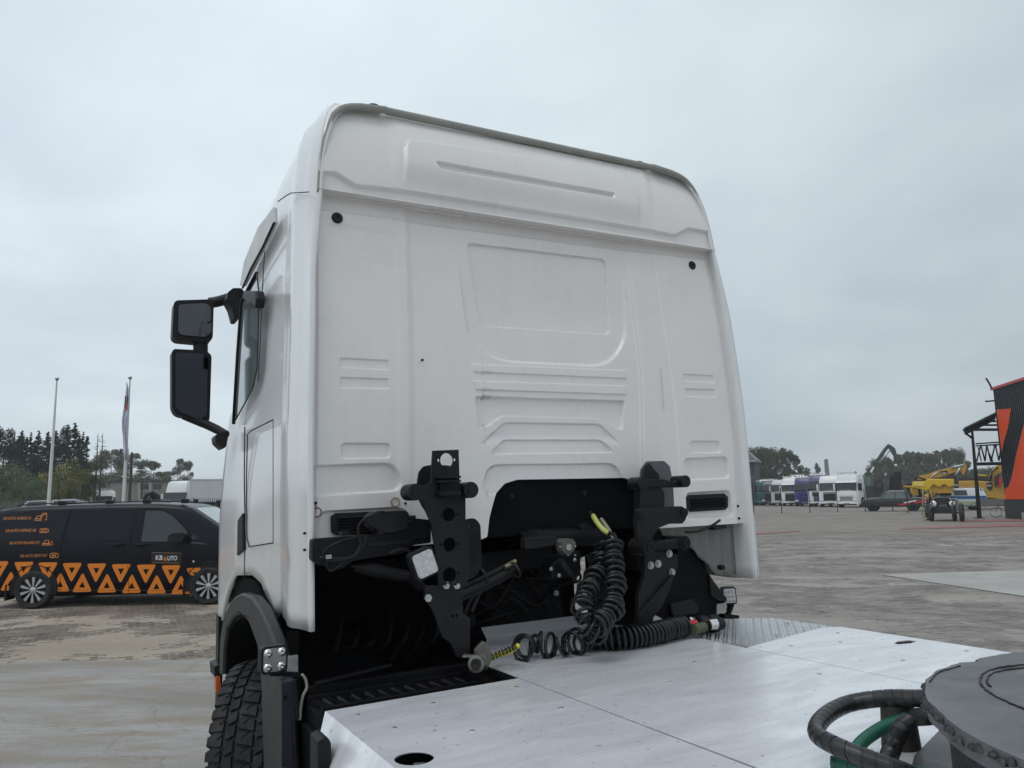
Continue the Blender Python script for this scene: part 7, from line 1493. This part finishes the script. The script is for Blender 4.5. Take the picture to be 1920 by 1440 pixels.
# ---- low concrete wall under the excavator
P = facing(1862, 80); r = empty('low_wall', P, frame_at(P), label='low grey concrete block wall under the side-on excavator', cat='wall'); t = Tracer(r); t.poly([(1830, 936), (1900, 935), (1900, 949), (1830, 950)], -1.2, .4, 'wall', mat('old_concrete', (.13, .125, .12), .9, nz=.2), bev=.02)
# ---- vintage vehicle
P = G(1768, 977.5); r = empty('vintage_truck', P, frame_at(P, -.10), label='small black vintage vehicle on tall narrow wheels with round chrome headlamps', cat='vintage vehicle'); t = Tracer(r)
bkm = mat('vintage_black', (.004, .006, .009), .3, nz=.1, coat=.4)
MB().b2((-.36, .1, .70), (.40, .26, 1.42)).build('radiator', bkm, r, bev=.05); MB().b2((-.40, .26, .75), (.44, 1.4, 1.38)).build('bonnet', bkm, r, bev=.12)
MB().b2((-.55, .0, .45), (.60, 1.2, .80)).build('chassis', bkm, r, bev=.03); MB().b2((-.6, 1.3, .6), (.62, 3.2, 1.3)).build('rear_body', bkm, r, bev=.06)
for s, x in ((-1, -.40), (1, .58)):
    h_ = MB().lathe((x, -.05, 1.02), (0, -1, 0), [(.0, -.2), (.12, -.16), (.17, -.02), (.18, .0), (.16, .02), (0, .03)], 24).build('headlight', chrome, r, 50); MB().lathe((x, -.075, 1.02), (0, -1, 0), [(.14, 0), (.10, .02), (0, .025)], 20).build('lens', mat('warm_lens', (.75, .72, .65), .2), h_, 50)
MB().b2((-.12, -.03, .87), (.28, .0, .98)).build('number_plate', mat('plate_dark', (.12, .12, .12), .5), r)
for x in (-.48, .60): MB().tube(spline([(x, -.55, .75), (x, -.2, 1.1), (x, .3, 1.15), (x, .9, .75)], 6), .05, 8).build('wing', mat('wing_green_grey', (.06, .075, .065), .5), r, 60)
tyn = mat('old_tyre', (.03, .035, .03), .8, nz=.3, dirt=(.1, .11, .07), dirtamt=.5)
for (x, y, R, W_) in ((-.58, .1, .52, .2), (.62, .1, .50, .2), (-.98, 1.9, .5, .22), (1.02, -.15, .53, .22)):
    w_ = MB().lathe((x-W_/2, y, R), (1, 0, 0), [(R*.55, 0), (R*.9, .0), (R, .05), (R, W_-.05), (R*.9, W_), (R*.55, W_)], 32).build('wheel', tyn, r, 40); MB().lathe((x, y, R), (-1 if x < 0 else 1, 0, 0), [(0, .08), (R*.2, .09), (R*.5, .04), (R*.55, .08)], 20).build('rim', mat('cream_rim', (.42, .42, .33), .6), w_, 40)
MB().tube([(-.9, .1, .5), (.95, .1, .5)], .05, 8).build('axle', bkm, r)
P = G(1735, 975.5); r = empty('marker_pole', P, frame_at(P), label='yellow stand with a white and red striped pole left of the vintage vehicle', cat='pole'); t = Tracer(r)
mat('base_yel', (.35, .33, .10), .6)
for k in range(13):
    a, b = 927+k*3.1, 927+(k+1)*3.1; t.poly([(1733.6, a), (1736, a), (1736, b), (1733.6, b)], -.03, .07, 'stripe_band', mat('pole_red', (.45, .06, .06), .5) if k % 2 else mat('pole_white_paint', (.62, .60, .58), .5))
t.line([(1730, 917), (1731, 935), (1729, 960), (1733, 972)], .1, .035, 'yellow_frame', MATS['base_yel'], None, 8); t.line([(1731, 920), (1742, 922), (1741, 940)], .15, .03, 'yellow_frame', MATS['base_yel'], None, 8); t.poly([(1732, 966), (1742, 965), (1743, 972), (1733, 974)], -.2, .4, 'base', mat('base_pale_yellow', (.42, .42, .2), .6), bev=.03)
# ================================================================== BLACK AND ORANGE BUILDING WITH CANOPY
A_ = Vector((30.89, 49.29, 0)); wd_ = Vector((-.19, -.98, 0)).normalized(); wn = Vector((-wd_.y, wd_.x, 0)); wn = wn if wn.dot(CAM-A_) > 0 else -wn
bld = bpy.data.objects.new('hall', None); COL.objects.link(bld); tag(bld, 'tall hall with black ribbed cladding and big orange shapes at the right edge', 'building')
Lx = wd_; Mx = Matrix.Identity(4)
for i in range(3): Mx[i][0] = Lx[i]; Mx[i][1] = -wn[i]; Mx[i][2] = (0, 0, 1)[i]; Mx[i][3] = A_[i]
bld.matrix_world = Mx; MxI = Mx.inverted()
def BW(px, py, off=0.0): q = MxI @ PL(px, py, A_+wn*off, wn); return Vector((q.x, -off, q.z))
HB = BW(1867, 730).z
cladm = mat('black_cladding', (.009, .0095, .013), .5, nz=.1)
MB().b2((0, 0, 0), (16, 9, HB)).build('wall', cladm, bld)
mb = MB()
for k in range(60): x = .1+k*.25; mb.b2((x, -.04, 1.95), (x+.10, 0, HB-.02))
o = mb.build('cladding_ribs', cladm, bld); o['kind'] = 'stuff'
MB().b2((-.02, -.07, 0), (16, -.002, BW(1888, 938).z)).build('plinth', mat('plinth_dark', (.018, .018, .022), .6), bld)
MB().b2((-.1, -.12, HB), (16, 9, HB+.16)).build('roof_edge', mat('roof_edge_red', (.45, .04, .04), .5), bld)
ocl = orangew
def ribbed(poly, name):
    # panels of orange sheet: split into vertical strips with folded ribs
    xs_ = [p.x for p in poly]; x0, x1 = min(xs_), max(xs_); base = MB().prism([Vector((p.x, -.052, p.z)) for p in poly], (0, .008, 0)).build(name, ocl, bld)
    mb = MB(); k = 0; x = math.ceil(x0/.25)*.25+.1
    while x < x1-.02:
        zsx = []
        for i in range(len(poly)):
            a, b = poly[i], poly[(i+1) % len(poly)]
            if (a.x-x)*(b.x-x) < 0: zsx.append(a.z+(x-a.x)/(b.x-a.x)*(b.z-a.z))
        zsx.sort()
        for i in range(0, len(zsx)-1, 2): mb.b2((x, -.085, zsx[i]), (x+.10, -.052, zsx[i+1]))
        x += .25
    o = mb.build('cladding_ribs', ocl, base); o['kind'] = 'stuff'
def BWx(px, py): q = BW(px, py); return q
ribbed([BWx(1870.5, 768), BWx(1897, 766), BWx(1892, 800), BWx(1885, 825), BWx(1879.5, 848)], 'orange_panel')
zl_ = BWx(1890, 936).z
ribbed([BWx(1886.2, 918), Vector((0.02, 0, zl_)), Vector((15.5, 0, zl_)), Vector((15.5, 0, HB-.3)), Vector((7.8, 0, HB-.3)), BWx(1922, 795), BWx(1908, 850), BWx(1899, 895), BWx(1893, 912)], 'orange_panel')
# lamp arm and camera on the corner
MB().tube([Vector((.2, -.0, HB-.7)), Vector((-.1, -.5, HB-.7))], .05, 8).build('lamp_arm', blk, bld); MB().tube([Vector((.1, -.1, HB+.1)), Vector((.0, -.2, HB+.5)), Vector((-.1, -.3, HB+.8))], .06, 8).build('horn_lamp', blk, bld)
# canopy
P = G(1837, 972); cn = empty('canopy', P, frame_at(P), label='black steel canopy with sloping roof frame and lattice beam beside the orange hall', cat='canopy'); t = Tracer(cn)
t.poly([(1820, 806), (1825, 806), (1841, 971), (1832, 971)], 0, .28, 'post', blk, bev=.01); p = t(1836, 972); MB().b2((p.x-.3, -.1, 0), (p.x+.3, .4, .05)).build('base_plate', blk, cn)
t.line([(1807, 806), (1868, 776)], 0, .09, 'rafter', blk, None, 6); t.poly([(1812, 803), (1870, 803), (1870, 808), (1812, 808)], 0, .12, 'eave_beam', blk)
for (a, b, c_) in ((1822, 1869, 797), (1835, 1868, 790), (1846, 1867, 784)): t.line([(a, c_), (b, c_)], .3, .07, 'purlin', blk, None, 6)
for k in range(1, 4):
    y = k*1.6; MB().tube([t(1807, 806)+Vector((0, y, 0)), t(1868, 776)+Vector((0, y, 0))], .07, 6).build('rafter', blk, cn)
a, b = t(1808, 805), t(1867, 776); MB().prism([a+Vector((0, 0, .1)), b+Vector((0, 0, .1)), b+Vector((0, 5, .1)), a+Vector((0, 5, .1))], (0, 0, .02)).build('roof_sheet', mat('polycarbonate', (.35, .36, .36), .3, trans=.6), cn)
t.line([(1805, 807), (1809, 807), (1810, 812), (1822, 821)], -.1, .07, 'down_pipe', blk, None, 8)
for q in ([(1829, 832), (1877, 829)], [(1829, 836), (1877, 833)], [(1831, 871), (1878, 869)]): t.line(q, .1, .05, 'lattice_chord', blk, None, 6)
t.poly([(1831, 867), (1879, 866), (1879, 872), (1831, 873)], .05, .2, 'lattice_beam', blk)
zz = [(1831, 866), (1839, 834), (1847, 865), (1850, 834), (1858, 866), (1866, 833), (1873, 864), (1878, 832)]
for a, b in zip(zz, zz[1:]): t.line([a, b], .12, .05, 'lattice_brace', blk, None, 6)
for a, b in (((1840, 865), (1834, 838)), ((1862, 836), (1870, 836)), ((1855, 850), (1862, 866))): t.line([a, b], .1, .04, 'lattice_brace', blk, None, 6)
# bicycle
P = G(1886, 971.5)+Vector((.35, 1.0, 0)); bi = empty('bicycle', P, frame_at(P), label='bicycle whose wheel shows behind the corner of the orange hall', cat='bicycle')
for x in (-.28, .78):
    w_ = MB().tube([(x+.32*math.cos(a), 0, .34+.32*math.sin(a)) for a in np.linspace(0, 2*PI, 33)[:-1]], .018, 6, closed=True).build('wheel', tyn, bi, 180)
    mb = MB()
    for k in range(12): a = PI*2*k/12; mb.tube([(x, 0, .34), (x+.31*math.cos(a), 0, .34+.31*math.sin(a))], .003, 3)
    mb.build('spokes', steel, w_)
mb = MB(); 
for a, b in (((-.28, .34), (-.12, .9)), ((-.16, .75), (.3, .32)), ((-.16, .75), (.42, .82)), ((.3, .32), (.42, .82)), ((.3, .32), (.78, .34)), ((.42, .82), (.78, .34))): mb.tube([(a[0], 0, a[1]), (b[0], 0, b[1])], .016, 6)
mb.build('frame', blk, bi); MB().tube([(-.14, -.25, .95), (-.12, 0, .98), (-.14, .25, .95)], .012, 6).build('handlebar', blk, bi); MB().b2((.36, -.06, .88), (.58, .06, .92)).build('saddle', blk, bi, bev=.02)
r = place('planter', 1921, 975, label='pale concrete block at the foot of the orange hall, cut by the right edge', cat='planter'); MB().b2((-.12, -.2, 0), (.9, .5, .42)).build('planter_box', mat('pale_concrete', (.33, .31, .28), .9), r, bev=.02)
# ---- haze: the damp air over the yard
hz_ = bpy.data.materials.new('haze'); hz_.use_nodes = True; ht = hz_.node_tree; ht.nodes.clear(); ho = ht.nodes.new('ShaderNodeOutputMaterial'); hv_ = ht.nodes.new('ShaderNodeVolumePrincipled')
hv_.inputs['Color'].default_value = (.93, .95, .97, 1); hv_.inputs['Density'].default_value = .0007; hv_.inputs['Anisotropy'].default_value = .2; ht.links.new(hv_.outputs[0], ho.inputs['Volume'])
hb = MB().b2((-745, -745, -1.1), (745, 745, 24)).build('haze', hz_); hb['kind'] = 'stuff'; tag(hb, 'thin damp haze over the yard paling the far trees', 'haze')
for _m in list(bpy.data.meshes):
    if _m.users == 0: bpy.data.meshes.remove(_m)
